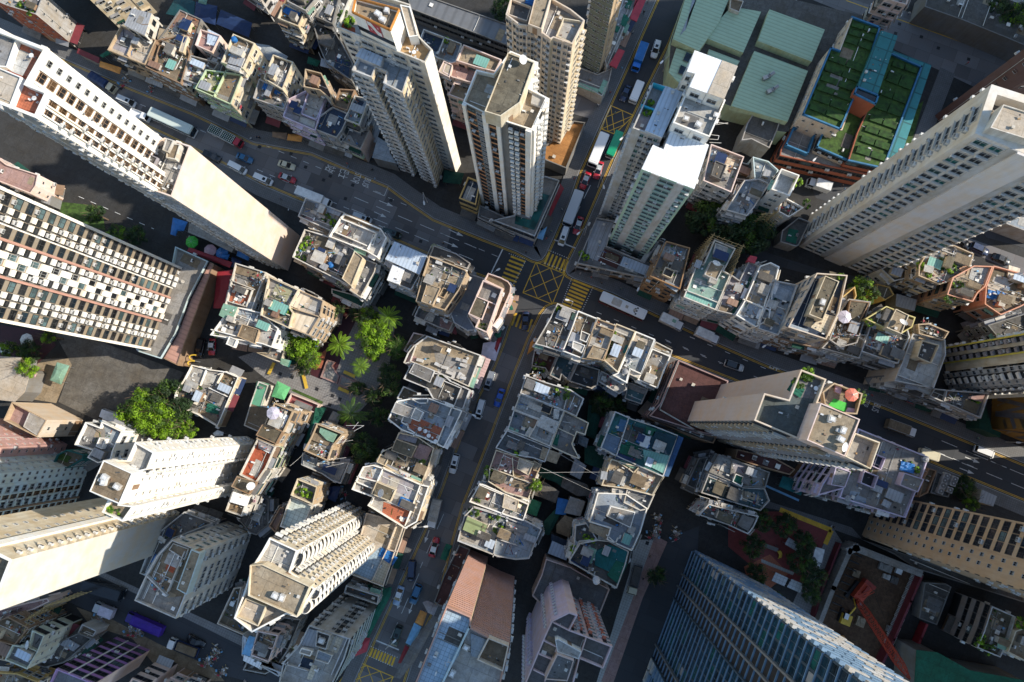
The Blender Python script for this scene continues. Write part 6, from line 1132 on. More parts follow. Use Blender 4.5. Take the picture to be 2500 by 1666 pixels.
B('T13',TB,'tower with terracotta ribbed north face and blue roof decks','s','1090,1480 1151,1506 1148,1532 1193,1556 1244,1576 1215,1700 1000,1700','1090,1480 1148,1341.6','wall .46,.28,.23,.3','rlight','tower',sh=2.4,W_={'W':'wall .4,.42,.36,.5','E':'tan'},F_={'N':[(1,'R')],'W':'strip','E':[(1.2,'X:cream'),(1.2,'A'),(1.4,'X:cream'),(1.2,'A'),(1.2,'X:cream')]},par=1.0,patches=[('1088,1490 1148,1512 1120,1600 1060,1690 1010,1690','tileb',.03),('1150,1545 1190,1562 1180,1610 1150,1600','rblue',.3)],walls=[('1146,1532 1070,1690',1.0,.3,'ltblue'),('1085,1495 1006,1695',)],blocks=[('1193,1558 1242,1578 1228,1640 1165,1612',1.8,'beige','rbrown',1.4)],clutter=.5,shops=False)
B('T13p','podium_building','maroon roofed podium along the lower street east side','31','1830,345 1925,385 1700,900 1650,890 1600,855 1690,620 1740,520',7,'dgrey','rmaroon','tong',par=.5,clutter=.6)
B('Z1',AB,'grey windowed block with planted roof near the netted building','33','2050,890 2265,985 2200,1200 2125,1350 1915,1262 1980,1110',13,'lgrey','rmoss','tongplain',W_={'W':'wall .3,.26,.25,.5'},F_={'W':'strip'},clutter=1.5)
B('Z2',AB,'tan roofed corner block at the right bottom edge','33','2260,1110 2420,1060 2420,1420 2190,1300',14,'cream','rtan','tong',patches=[('2110,1160 2185,1180 2170,1285 2090,1260','tmint',.2)],clutter=1)
B('Z3','low_building','dark open yard sheds between pit and grey block','33','1450,680 1640,690 1690,720 1560,1060 1400,1000',3.2,'dgrey','rdark','blank',par=.3,clutter=2,shops=False)
B('T14',TB,'grey tower standing just beyond the right edge of the picture','s','2590,1110 2780,1150 2740,1290 2570,1240',62,'lgrey','rgrey','blank',base=True,shops=False,clutter=0)  # unseen block, added so its shade falls along the right street
B('T16',TB,'brown tower beyond the lower right corner of the picture','s','2560,1420 2780,1500 2720,1700 2520,1640',85,'tan','rgrey','blank',base=True,shops=False,clutter=0)  # unseen block, added to shade the pit and the netted building
B('T15',TB,'tall tower beyond the upper right corner of the picture','s','2620,-60 2800,0 2740,200 2580,130',100,'beige','rgrey','blank',base=True,shops=False,clutter=0)  # unseen block, added to shade the green hall and school roofs
for i_,l_,r_ in (('E2a',[(795,200),(770,260),(740,330),(712,400)],[(1035,270),(1012,340),(985,410),(960,490)]),('E2a',[(600,480),(560,570),(525,660),(490,745),(455,830),(420,920),(390,1000)],[(935,590),(895,700),(860,780),(825,865),(790,950),(750,1040),(705,1125)]),('E2b',[(1160,540),(1130,620),(1060,780),(1020,880),(960,1010),(925,1110),(880,1200),(845,1290),(800,1400)],[(1395,610),(1370,700),(1300,880),(1265,970),(1215,1100),(1180,1200),(1150,1290),(1120,1390),(1080,1480)])):
	for k in range(len(l_)-1):
		(x0,y0),(x1,y1) = l_[k],r_[k];(x2,y2),(x3,y3) = l_[k+1],r_[k+1];f = .62
		for a_,b_ in ((.04,.46),(.5,.96)):
			g_ = lambda t,s:(x0+(x1-x0)*t+((x2-x0)*(1-t)+(x3-x1)*t)*s,y0+(y1-y0)*t+((y2-y0)*(1-t)+(y3-y1)*t)*s)
			ps_ = [g_(a_,.05),g_(b_,.05),g_(b_,f),g_(a_,f)];patch(BLD[i_],'03',' '.join('%.1f,%.1f' % p_ for p_ in ps_),'plain .03,.085,.012,.9,0,.4',.45,'hedge_bed')
# ------------------------------------------------------------------ vehicles
def car_mesh(kind,Lc,W,H,paint,root,roofc=None):
	"""body, glazed cabin, roof, wheels and lamps of a car facing +x, as parts of root"""
	def part(nm,q,smooth=False):return q.build(nm,root,root.location) if False else _part(nm,q,smooth,root)
	h = Lc/2;w = W/2;bh = .52*H if kind != 'van' else .48*H
	sec = [(-h,.72,.3,.62),(-h*.97,.9,.22,.86),(-h*.8,.99,.2,1.0),(0,1.0,.2,1.0),(h*.72,.98,.2,.96),(h*.93,.88,.22,.82),(h,.7,.3,.6)]
	q = MB();rows = []
	for x,kw,zb,kz in sec:
		zt = bh*kz+.12;a = w*kw
		rows.append([(x,-a*.92,zb),(x,-a,zb+.2),(x,-a*.98,zt-.12),(x,-a*.86,zt),(x,a*.86,zt),(x,a*.98,zt-.12),(x,a,zb+.2),(x,a*.92,zb)])
	vs = [v for r in rows for v in r];n = 8;fs = []
	for i in range(len(rows)-1):
		for j in range(n-1):fs.append((i*n+j,i*n+j+1,(i+1)*n+j+1,(i+1)*n+j))
		fs.append((i*n+7,i*n,(i+1)*n,(i+1)*n+7))
	fs += [tuple(range(n)),tuple(range((len(rows)-1)*n,len(rows)*n))[::-1]]
	q.raw(vs,[f[::-1] for f in fs],paint);part('body',q,True)
	if kind == 'sedan':c0,c1,r0,r1 = -h*.72,h*.48,-h*.42,h*.12
	elif kind == 'suv':c0,c1,r0,r1 = -h*.95,h*.5,-h*.82,h*.16
	else:c0,c1,r0,r1 = -h*.97,h*.82,-h*.93,h*.52
	z0,z1 = bh+.1,H;a,b = w*.86,w*.72
	q = MB();q.raw([(c0,-a,z0),(c1,-a,z0),(c1,a,z0),(c0,a,z0),(r0,-b,z1-.03),(r1,-b,z1-.03),(r1,b,z1-.03),(r0,b,z1-.03)],[(0,1,5,4),(1,2,6,5),(2,3,7,6),(3,0,4,7)],'glassd');part('window',q)
	q = MB();rp = [(r0,-b),(r0+.12,-b*1.04),(r1-.2,-b*1.04),(r1,-b*.9),(r1,b*.9),(r1-.2,b*1.04),(r0+.12,b*1.04),(r0,b)]
	q.prism(rp,z1-.08,z1,roofc or paint)
	for s in (-1,1):
		q.tube((c1*.98,s*a*.97,z0),(r1,s*b,z1-.03),.045,roofc or paint,4);q.tube((c0*.98,s*a*.97,z0),(r0,s*b,z1-.03),.06,roofc or paint,4)
		q.tube(((r0+r1)/2,s*b,z1-.03),((c0+c1)/2,s*a,z0),.04,roofc or paint,4)
	part('roof',q)
	if kind in ('suv','van') and rnd.random() < .6:
		q = MB();q.prism([(r1-1.1,-.38),(r1-.35,-.38),(r1-.35,.38),(r1-1.1,.38)],z1-.01,z1+.02,'glassd');part('sunroof',q)
	wheels(root,h*.62,-h*.6,w,.33)
	for s in (-1,1):
		q = MB();q.box((h*.95,s*w*.62,bh*.62+.1),(.12,.34,.14),0,'lampw');part('headlight',q)
		q = MB();q.box((-h*.965,s*w*.7,bh*.68+.1),(.1,.28,.16),0,'redl');part('tail_light',q)
		q = MB();q.box((c1*.8,s*(w+.1),bh+.18),(.16,.2,.13),0,roofc or paint);part('mirror',q)
def _part(nm,q,smooth,root):
	me = q.mesh(nm)
	if smooth:me.polygons.foreach_set('use_smooth',[True]*len(me.polygons))
	o = bpy.data.objects.new(nm,me);link(o);o.parent = root;return o
def wheels(root,xf,xr,w,r):
	for x in (xf,xr):
		for s in (-1,1):
			q = MB();q.tube((x,s*w-.11*s-.02,r),(x,s*w+.02*s,r),r,'tyre',12);q.tube((x,s*w,r),(x,s*w+.03*s,r),r*.6,'steel',10);_part('wheel',q,False,root)
def rbox(x0,x1,w,z0,z1,r=.25):
	"""rounded plan outline"""
	return [(x0,-w+r),(x0+r*.3,-w+r*.3),(x0+r,-w),(x1-r,-w),(x1-r*.3,-w+r*.3),(x1,-w+r),(x1,w-r),(x1-r*.3,w-r*.3),(x1-r,w),(x0+r,w),(x0+r*.3,w-r*.3),(x0,w-r)]
def bus_mesh(root,Lc,W,H,paint,side=None,pod='lgrey',marks=False):
	h,w = Lc/2,W/2;q = MB();q.prism(rbox(-h,h,w,0,0),.35,1.3,side or paint);q.prism(rbox(-h,h,w,0,0,.3),H-.55,H-.12,paint,paint)
	ip = rbox(-h+.12,h-.12,w-.12,0,0,.3);q.prism(ip,H-.13,H,paint);_part('body',q,False,root)
	q = MB();q.prism(rbox(-h+.04,h-.04,w-.04,0,0),1.3,H-.55,'glassd');_part('window',q,False,root)
	q = MB();q.face([(h+.012,-w*.86,1.0),(h+.012,w*.86,1.0),(h-.06,w*.84,H-.3),(h-.06,-w*.84,H-.3)],'glassb');q.face([(h-.06,-w*.84,H-.3),(h-.06,w*.84,H-.3),(h-.55,w*.8,H+.012),(h-.55,-w*.8,H+.012)],'glassd');_part('windscreen',q,False,root)
	if pod:
		q = MB();q.prism(rbox(-h*.5,-h*.1,w*.7,0,0),H-.01,H+.18,pod);_part('air_conditioner',q,False,root)
		for x in (h*.15,h*.5):
			q = MB();q.prism([(x-.35,-.35),(x+.35,-.35),(x+.35,.35),(x-.35,.35)],H-.01,H+.05,'lgrey');_part('roof_hatch',q,False,root)
	if marks:
		for i in range(5):
			q = MB();x,y = h*.62-(i % 2)*.42-.2,-.75+i*.38;q.face([(x-.2,y-.2,H+.006),(x+.2,y-.2,H+.006),(x+.2,y+.2,H+.006),(x-.2,y+.2,H+.006)],'dark');_part('roof_marking',q,False,root)
	wheels(root,h*.62,-h*.55,w,.48)
	for s in (-1,1):
		q = MB();q.box((h,s*w*.75,.8),(.08,.35,.2),0,'lampw');_part('headlight',q,False,root);q = MB();q.box((h+.15,s*(w+.12),2.2),(.15,.2,.4),0,'dark');_part('mirror',q,False,root)
def truck_mesh(root,Lc,W,H,cab,box,style='box',load=None):
	h,w = Lc/2,W/2;cl = 1.75;cx = h-cl
	q = MB();q.prism(rbox(cx,h,w*.95,0,0,.18),.5,1.5,cab);q.prism(rbox(cx,h-.42,w*.86,0,0,.15),2.25,2.4,cab)
	for s in (-1,1):
		q.tube((h-.06,s*w*.86,1.5),(h-.45,s*w*.82,2.3),.05,cab,4);q.tube((cx+.08,s*w*.86,1.5),(cx+.08,s*w*.82,2.3),.06,cab,4)
	q.box((cx+.1,0,1.85),(.08,w*1.7,.8),0,cab);_part('cab',q,False,root)
	q = MB();q.raw([(cx+.15,-w*.9,1.48),(h-.04,-w*.9,1.48),(h-.04,w*.9,1.48),(cx+.15,w*.9,1.48),(cx+.15,-w*.82,2.27),(h-.45,-w*.82,2.27),(h-.45,w*.82,2.27),(cx+.15,w*.82,2.27)],[(0,1,5,4),(1,2,6,5),(2,3,7,6),(3,0,4,7)],'glassd');_part('windscreen',q,False,root)
	q = MB();q.box((-.9,0,.75),(Lc-2,W*.7,.25),0,'dark');_part('chassis',q,False,root)
	x0,x1 = -h,cx-.12
	if style == 'box':
		q = MB();q.prism([(x0,-w),(x1,-w),(x1,w),(x0,w)],.95,H,box);q.tube((x0,-w,H),(x1,-w,H),.05,'steel',4);q.tube((x0,w,H),(x1,w,H),.05,'steel',4);_part('cargo_box',q,False,root)
		if load:q = MB();q.box((x1*.2,.2,H+.02),(.9,.8,.05),0,load);_part('roof_patch',q,False,root)
	elif style == 'tarp':
		q = MB();q.prism([(x0,-w),(x1,-w),(x1,w),(x0,w)],.95,H-.45,box);n = 8
		for i in range(n):
			a,b = x0+(x1-x0)*i/n,x0+(x1-x0)*(i+1)/n;za,zb = (H-.05 if i % 2 else H-.16),(H-.16 if i % 2 else H-.05)
			q.face([(a,-w,H-.45),(b,-w,H-.45),(b,-w*.55,zb),(a,-w*.55,za)],box);q.face([(a,-w*.55,za),(b,-w*.55,zb),(b,w*.55,zb),(a,w*.55,za)],box);q.face([(a,w*.55,za),(b,w*.55,zb),(b,w,H-.45),(a,w,H-.45)],box)
		_part('tarpaulin',q,False,root)
	else:
		q = MB();q.prism([(x0,-w),(x1,-w),(x1,w),(x0,w)],.9,1.05,box)
		for s in (-1,1):q.box(((x0+x1)/2,s*(w-.03),1.3),(x1-x0,.06,.55),0,box)
		q.box((x0+.03,0,1.3),(.06,W,.55),0,box);q.box((x1-.03,0,1.4),(.06,W,.75),0,box);_part('cargo_bed',q,False,root)
		if load == 'crates':
			for i in range(2):
				q = MB();xm = x0+(x1-x0)*(.26+.48*i);q.box((xm,0,1.7),((x1-x0)*.44,W*.92,1.1),0,'tdgreen','tdgreen')
				for a in range(6):
					for b in range(4):q.box((xm+(a-2.5)*(x1-x0)*.068,(b-1.5)*W*.2,2.27),(.2,.2,.06),0,'twhite')
				for s in (-1,1):q.box((xm,s*W*.47,2.26),((x1-x0)*.46,.08,.1),0,'twhite');q.box((xm+s*(x1-x0)*.225,0,2.26),(.08,W*.95,.1),0,'twhite')
				_part('crate_stack',q,False,root)
		elif load:
			q = MB();q.box(((x0+x1)/2,0,1.5),((x1-x0)*.85,W*.82,.85),0,load);_part('load',q,False,root)
	wheels(root,h-1.0,-h*.55,w*.95,.42)
	for s in (-1,1):
		q = MB();q.box((h,s*w*.7,.75),(.06,.3,.18),0,'lampw');_part('headlight',q,False,root);q = MB();q.box((h-.25,s*(w+.12),1.9),(.1,.2,.35),0,'dark');_part('mirror',q,False,root)
PC = {k:'paint '+v for k,v in dict(white='.75,.75,.75',silver='.5,.52,.54',black='.012,.012,.014',navy='.015,.03,.08',blue='.01,.09,.5',red='.42,.015,.03',cream='.62,.56,.4',grey='.22,.24,.28',dgreen='.015,.04,.035',sky='.3,.42,.58',green='.01,.3,.14',lblue='.02,.12,.25',yellow='.6,.4,.05',lorryblue='.01,.17,.65',purple='.04,.015,.22',palegreen='.55,.62,.58').items()}
def vehicle(kind,tile,rear,front,label,c,c2=None,**k):
	cat,Lc,W,H = dict(sedan=('car',4.6,1.75,1.42),suv=('car',4.8,1.85,1.72),van=('van',4.9,1.85,2.0),taxi=('taxi',4.7,1.72,1.5),bus=('bus',11.5,2.5,3.3),minibus=('minibus',7.0,2.1,2.7),coach=('coach',11.5,2.5,3.4),truck=('truck',7.0,2.2,3.2),pickup=('truck',5.4,1.9,2.0))[kind]
	Lc = k.pop('L',Lc);H = k.pop('H',H);zt = H*.7
	a,b = P(*px(tile,*rear),zt).xy,P(*px(tile,*front),zt).xy;d = b-a;m = (a+b)/2
	nm = {'sedan':'parked_car','suv':'parked_car','van':'delivery_van','taxi':'taxi','bus':'city_bus','coach':'coach','minibus':'minibus','truck':'lorry','pickup':'pickup_truck'}[kind]
	r = thing(nm,(m.x,m.y,.02),label,cat,None,math.atan2(d.y,d.x));c = PC.get(c,c);c2 = PC.get(c2,c2)
	if kind in ('sedan','suv','van'):car_mesh(kind,Lc,W,H,c,r,c2)
	elif kind == 'taxi':
		car_mesh('sedan',Lc,W,H,c,r,PC['silver'] if not c2 else c2);q = MB();q.box((.1,0,H+.06),(.16,.5,.12),0,'twhite');_part('roof_sign',q,False,r)
	elif kind in ('bus','coach','minibus'):bus_mesh(r,Lc,W,H,c,c2,**k)
	else:truck_mesh(r,Lc,W if kind == 'truck' else 1.9,H,c,c2 or c,**k)
	return r
VH = [
 ('truck','00',(790,660),(1020,800),'blue tarped lorry with cream cab beside the white tower','cream','tnavy',dict(style='tarp')),
 ('van','00',(1042,862),(1200,930),'silver estate car passing the long white tower','silver'),
 ('pickup','00',(1180,1000),(1302,1050),'white pickup just behind the long coach','white',None,dict(style='bed')),
 ('coach','00',(1315,990),(1742,1185),'long white coach with pale green roof on the main road','palegreen','white',dict(pod=None,L=12.3)),
 ('truck','00',(1825,1115),(2172,1295),'red lorry loaded with crates of white topped bottles','red','twhite',dict(style='bed',load='crates',L=9.5)),
 ('suv','00',(1790,1345),(1965,1430),'black car half hidden beyond the pink gable tower','black'),
 ('sedan','00',(2085,1370),(2258,1440),'dark blue saloon beside the white people carrier','lblue'),
 ('van','00',(2025,1445),(2195,1535),'white people carrier with two roof hatches on the main road','white'),
 ('sedan','01',(218,1445),(355,1490),'cream saloon alone in the middle of the main road','cream'),
 ('taxi','11',(210,55),(372,118),'red taxi with silver roof below the cream saloon','red'),
 ('van','11',(10,68),(145,128),'white delivery van left of the red taxi','white'),
 ('truck','11',(375,200),(680,320),'white trailer lorry parked by the planter roof block','white','twhite',dict(L=9)),
 ('van','11',(880,415),(1040,475),'pale van mostly hidden behind the flaking white roof','silver'),
 ('van','11',(1145,555),(1305,605),'dark green van stopped beside the white end wall','dgreen'),
 ('truck','02',(1215,395),(1135,610),'bright blue lorry on the upper side street','lorryblue','tblue',dict(L=7)),
 ('suv','02',(1345,345),(1295,515),'white car with dark sunroof beside the blue lorry','white'),
 ('sedan','02',(1085,745),(1012,905),'dark blue saloon left of the white minibus','navy'),
 ('minibus','02',(1180,735),(1112,900),'white minibus near the upper yellow box','white',None,dict(L=5.6,H=2.3,pod=None)),
 ('bus','02',(858,1208),(755,1455),'white single deck bus next to the green minibus','white',None,dict(L=8.5,pod=None)),
 ('minibus','02',(995,1180),(905,1390),'green minibus with plain roof in the upper street','green','white',dict(L=6.8,pod=None)),
 ('taxi','12',(840,-85),(775,115),'red taxi right behind the green minibus','red'),
 ('taxi','12',(722,35),(660,185),'red taxi between two white buses','red'),
 ('bus','12',(632,220),(530,490),'grey white bus waiting behind the white people carrier','silver','white',dict(L=8.8,pod=None)),
 ('taxi','12',(655,430),(600,590),'red taxi nearest the crossing in the upper street','red'),
 ('van','12',(522,530),(472,680),'white people carrier at the stop line of the crossing','white'),
 ('bus','12',(835,1145),(1215,1315),'long white bus with black dots on its roof','white','tmaroon',dict(marks=True,L=11.8)),
 ('truck','12',(1365,1325),(1560,1420),'beige box lorry behind the dotted bus','white','twhite',dict(load='tmint',L=6)),
 ('truck','12',(1680,1450),(1880,1540),'white box lorry ahead of the beige box lorry','white','twhite',dict(L=6)),
 ('sedan','12',(160,1285),(152,1435),'black saloon driving over the lower crossing bars','navy'),
 ('suv','22',(1935,235),(2105,295),'black glass roofed car alone on the right street','silver','black'),
 ('truck','23',(1120,780),(1370,870),'lorry with rusty flat cargo and white cab','white','rbrown',dict(L=7.2,H=2.8)),
 ('van','23',(1905,1000),(2085,1070),'white car with roof windows at the far right street','white'),
 ('minibus','23',(1430,1040),(1555,1080),'small beige van parked at the lilac roof edge','cream',None,dict(L=4.4,H=2.2,pod=None)),
 ('van','21',(2118,330),(2070,470),'grey van below the pink pavement canopy','grey'),
 ('sedan','21',(2210,480),(2162,622),'bright blue hatchback in the south street','blue'),
 ('van','21',(2035,570),(1988,738),'white people carrier in the south street','white'),
 ('suv','21',(1802,1065),(1762,1215),'silver car with black sunroof in the south street','white'),
 ('truck','31',(1630,-40),(1575,185),'white box lorry with rust spots in the south street','white','rwhite',dict(L=7)),
 ('taxi','31',(1580,450),(1625,290),'red taxi with white roof in the lower south street','red','white'),
 ('van','31',(1408,495),(1393,662),'navy van in the lower south street','navy'),
 ('sedan','31',(1312,720),(1258,882),'pale blue saloon in the lower south street','sky','white'),
 ('suv','31',(1468,708),(1408,868),'steel blue car beside the pale blue saloon','lblue'),
 ('suv','31',(1295,1075),(1240,1245),'dark teal car stopping before the lower crossing','dgreen'),
 ('bus','30',(735,695),(1090,800),'long black lorry bus in the shaded lower left street','black',None,dict(L=9.5,pod=None)),
 ('truck','30',(1000,960),(840,895),'pale blue box van parked by the lower left shops','silver','tlilac',dict(L=5.2,H=2.6)),
 ('truck','30',(1435,1120),(1120,985),'long violet tarped lorry in the lower left street','purple','tpurple',dict(style='tarp',L=9.5)),
 ('truck','30',(1745,1320),(1485,1220),'lorry with white cab carrying brown boxes on blue bed','white','tnavy',dict(style='bed',load='rbrown',L=7.5)),
 ('sedan','30',(1655,1165),(1825,1255),'black saloon opposite the lorry with brown boxes','black'),
 ('suv','13',(1750,615),(1835,685),'black car nearest the beige tower in the back street','black'),
 ('suv','13',(1860,680),(2035,760),'middle black car of the back street line','navy'),
 ('sedan','13',(2060,775),(2225,850),'black saloon at the end of the back street line','black'),
 ('truck','13',(565,165),(460,130),'pale delivery truck tucked behind the white corner block','silver','twhite',dict(L=5.6)),
 ('taxi','20',(1885,50),(1878,145),'red taxi in the lane beside the white walled block','red',None,dict(L=4.2)),
 ('suv','20',(1785,60),(1765,150),'black car in the timber walkway lane','black'),
 ('truck','20',(1050,740),(905,690),'white truck under the big bright tree','white','twhite',dict(L=5.6)),
 ('truck','32',(1165,545),(1105,780),'flatbed truck with pale cab in the dark side street','cream','tgrey',dict(style='bed',load='rdark',L=7)),
 ('truck','33',(500,400),(470,530),'white small lorry next to the dark playground trees','white','twhite',dict(L=5,H=2.5)),
]
for v in VH:
	k,t,a,b,lb,c = v[:6];c2 = v[6] if len(v) > 6 else None;kw = v[7] if len(v) > 7 else {}
	vehicle(k,t,a,b,lb,c,c2,**kw)
# ------------------------------------------------------------------ trees and plants
def leaf_mesh(name,R,n,m,size=.5,clumps=34,flat=.75,seed=1):
	"""crown of leaf sprays gathered in uneven clumps"""
	g = random.Random(seed);q = MB();cs = []
	for _ in range(clumps):
		th,u = g.uniform(0,6.283),g.uniform(-.55,1);s = math.sqrt(max(0,1-u*u));r = R*g.uniform(.5,1.0)
		cs.append((V((r*s*math.cos(th),r*s*math.sin(th),r*u*flat)),R*g.uniform(.16,.34),m[g.randrange(len(m))]))
	for i in range(n):
		c,cr,mm = cs[i % clumps];d = V((g.gauss(0,1),g.gauss(0,1),g.gauss(0,.8)+.25)).normalized();p = c+d*cr*g.uniform(.55,1.05)
		nrm = (d+V((g.uniform(-.6,.6),g.uniform(-.6,.6),g.uniform(0,.8)))).normalized();a = nrm.orthogonal().normalized();b = nrm.cross(a);t = g.uniform(0,6.28);a,b = a*math.cos(t)+b*math.sin(t),b*math.cos(t)-a*math.sin(t)
		s = size*g.uniform(.6,1.2);q.face([p-a*s*.5,p-b*s*.28+nrm*s*.08,p+a*s*.55,p+b*s*.28+nrm*s*.08],mm)
	return q.mesh(name)
def trunk_mesh(h,r,R,seed=1):
	g = random.Random(seed);q = MB();q.tube((0,0,0),(0,0,h),r,'bark',8,r*.7)
	for i in range(7):
		t = 6.283*i/7+g.uniform(-.3,.3);e = V((math.cos(t)*R*.6,math.sin(t)*R*.6,h+R*g.uniform(.1,.6)));q.tube((0,0,h*g.uniform(.7,1)),e,r*.45,'bark',5,r*.12)
		q.tube(e*.6+V((0,0,h*.4)),e*.6+V((math.cos(t+1)*R*.35,math.sin(t+1)*R*.35,h*.4+R*.5)),r*.22,'bark',4,.03)
	return q.mesh('trunk')
LV = {'y':['leafy','leafy','leafm'],'m':['leafm','leafm','leafy','leafd'],'d':['leafd','leafd','leafd','leafm']}
CROWN = {}
def tree(tile,x,y,R,h,kind,label,group=None):
	"""x, y: centre of the crown in the picture"""
	p = P(*px(tile,x,y),h+R*.4);r = thing('tree',(p.x,p.y,0),label,'tree',group,rnd.uniform(0,6))
	v = rnd.randrange(3);k = (kind,v)
	if k not in CROWN:CROWN[k] = leaf_mesh('crown',4.0,4600,LV[kind],.46,46,.7,v+3)
	R *= .9;s = R/4.0;o = child('crown',CROWN[k],r,Matrix.Translation((0,0,h)) @ Matrix.Diagonal((s,s,s,1)))
	kt = ('t',round(h));CROWN[kt] = CROWN.get(kt) or trunk_mesh(h,.22,4.0,5);child('trunk',CROWN[kt],r,Matrix.Identity(4));return r
def palm(tile,x,y,R,h,label,m='leafy',fan=False):
	p = P(*px(tile,x,y),h);r = thing('palm_tree',(p.x,p.y,0),label,'palm',None,rnd.uniform(0,6));q = MB();q.tube((0,0,0),(0,0,h),.2,'bark',8,.14);_part('trunk',q,False,r)
	g = random.Random(int(x));n = 13 if not fan else 24
	q = MB()
	for i in range(n):
		t = 6.283*i/n+g.uniform(-.12,.12);lift = g.uniform(.1,.9);Lf = R*g.uniform(.8,1.1);pr = V((0,0,h));dirv = V((math.cos(t),math.sin(t),0));sd = V((-dirv.y,dirv.x,0));N_ = 12
		for s in range(N_):
			a,b = s/N_,(s+1)/N_;za,zb = h+lift*math.sin(a*2.2)*Lf*.4-a*a*Lf*.45,h+lift*math.sin(b*2.2)*Lf*.4-b*b*Lf*.45
			A = dirv*a*Lf+V((0,0,za));Bv = dirv*b*Lf+V((0,0,zb));wd = Lf*(.13 if not fan else .09)*math.sin(max(.12,a)*2.9)+.05;Bv = A+(Bv-A)*.38
			for sg in (-1,1):
				q.face([A,Bv,Bv+sd*sg*wd*.75+dirv*wd*.7-V((0,0,wd*.35)),A+sd*sg*wd*.95+dirv*wd*.6-V((0,0,wd*.45))][::sg],m)
	_part('crown',q,False,r);return r
def bush(tile,x,y,R,z,label,kind='m',group=None,nm='shrub'):
	p = P(*px(tile,x,y),z+R*.5);k = ('b',kind)
	if k not in CROWN:CROWN[k] = leaf_mesh('shrub',1.0,420,LV[kind],.36,12,.8,9)
	o = bpy.data.objects.new(nm,CROWN[k]);link(o);o.location = (p.x,p.y,z+R*.35);o.scale = (R,R,R*.8);o.rotation_euler = (0,0,rnd.uniform(0,6));return tag(o,label,'plant',group)
for a in (
 ('20',1250,560,3.0,7,'y','bright tree spire at the upper edge of the big canopy'),('20',1200,680,5.2,7,'y','bright green tree beside the parked white truck'),('20',1330,740,4.6,8,'y','bright tree in the middle of the big left canopy'),('20',1470,830,3.6,6.5,'y','bright tree at the lower edge of the big canopy'),('20',1650,840,2.6,6,'y','small bright tree nearest the white tower wall'),('20',1420,580,5.2,6,'d','dark tree behind the bright left canopy'),('20',1560,690,4.4,5.5,'d','dark tree below the curved white parapet'),
 ('20',210,290,2.8,6,'y','small bright tree beside the cream houses'),('20',240,140,3.2,4,'d','dark tree over the play circle on the left'),('20',60,120,2.6,4,'m','leafy tree at the left edge below the slab block'),('10',420,1500,2.2,5,'m','tree between the slab block and play circle'),
 ('10',1010,580,2.6,5,'m','sunlit tree in the shaded garden behind slab block'),('10',1190,590,2.8,4.5,'d','dark round tree in the garden behind slab block'),('10',830,400,2.8,5,'d','deep shaded tree between the two left towers'),
 ('21',400,60,4.6,7,'y','broad bright tree at the park entrance'),('21',480,170,3.4,6,'y','bright tree beside the brick red play floor'),('21',430,290,2.2,3.5,'d','dark bush like tree at the small beige annexe'),('21',1080,40,4.2,7,'y','large bright tree in the park middle'),('11',1040,1470,4.2,7,'y','large bright tree close to the flat slate roof'),('11',1000,1330,3.0,5,'m','mid green tree north of the park palms'),('21',1060,150,2.4,5,'m','tree with speckled crown by the park path'),('11',720,1260,2.4,5,'d','dark tree at the ridged roof corner'),('11',900,1290,2.0,4,'d','dark tree over the red park slide'),
 ('21',1270,100,3.0,6,'m','tree at the street edge of the park'),('21',1210,430,3.6,6,'d','dark tree next to the stained roof block'),('21',1190,330,2.6,5,'d','dark tree beside the park wall corner'),('21',1060,540,2.4,4,'d','dark tree south of the round bush'),('21',1100,720,3.0,5,'d','dark tree opposite the grey block corner'),('21',960,1010,4.0,6.5,'d','widest dark tree in the back lane'),('21',1040,1060,2.6,5,'d','dark tree touching the mossy brown block'),('21',910,470,2.2,2.5,'d','low round dark tree in the park planter'),
 ('12',1810,430,6.0,8,'d','left of the two great dark trees by pale blue roofs'),('12',2150,560,6.8,8,'d','largest dark tree behind the bamboo scaffolded block'),('13',-30,560,4.6,7,'d','dark tree beside the white corner block'),
 ('13',935,1085,3.6,9,'m','sunlit round tree between the old houses'),('33',230,180,3.0,5,'d','dark playground tree near the yellow strip'),('33',390,320,3.0,5,'d','dark playground tree beside the white shelters'),('33',380,500,3.4,5,'d','dark tree behind the small white lorry'),('33',470,640,3.4,5,'d','dark tree next to the pit wall'),('33',450,780,2.8,5,'d','dark tree above the glass tower fins'),('33',20,130,3.0,5,'d','dark tree at the left of the playground'),('32',2140,40,3.6,5,'d','dark tree above the playground fence'),('33',-60,370,3.0,5,'d','dark tree by the yellow slide'),('33',130,860,3.0,5,'d','dark tree at the glass tower edge garden'),('32',2230,620,2.8,4,'d','dark tree in the round paved planter'),
 ('22',1830,190,1.9,3,'m','small tree by the parked glass roofed car') if False else ('23',1830,1350,3.0,4,'d','dark tree beside the round cooling fans'),('23',1880,1490,2.2,4,'m','sunlit tree beside the grey roofed corner shop'),('22',850,600,3.4,3.5,'d','dark tree in the inner courtyard'),('22',980,620,2.8,3,'d','dark tree beside the teal panelled roof'),('22',250,1330,1.6,13,'y','bright small tree on the red patchwork roof edge'),('33',1210,70,1.2,3,'d','tiny dark tree at the lane below lilac roof') if False else ('03',2160,60,4.0,6,'d','dark tree at the upper right corner'),('03',2300,110,4.0,6,'m','tree at the very top right corner'),('01',2230,40,3.6,6,'d','dark tree at the end of the louvred hall'),('32',1330,620,2.4,4,'d','dark street tree near the parked flatbed'),('32',1310,1180,2.0,4,'d','dark street tree down the shaded side street') if False else ('13',2260,1450,3.0,6,'d','dark tree by the dark balconied house'),
):tree(*a)
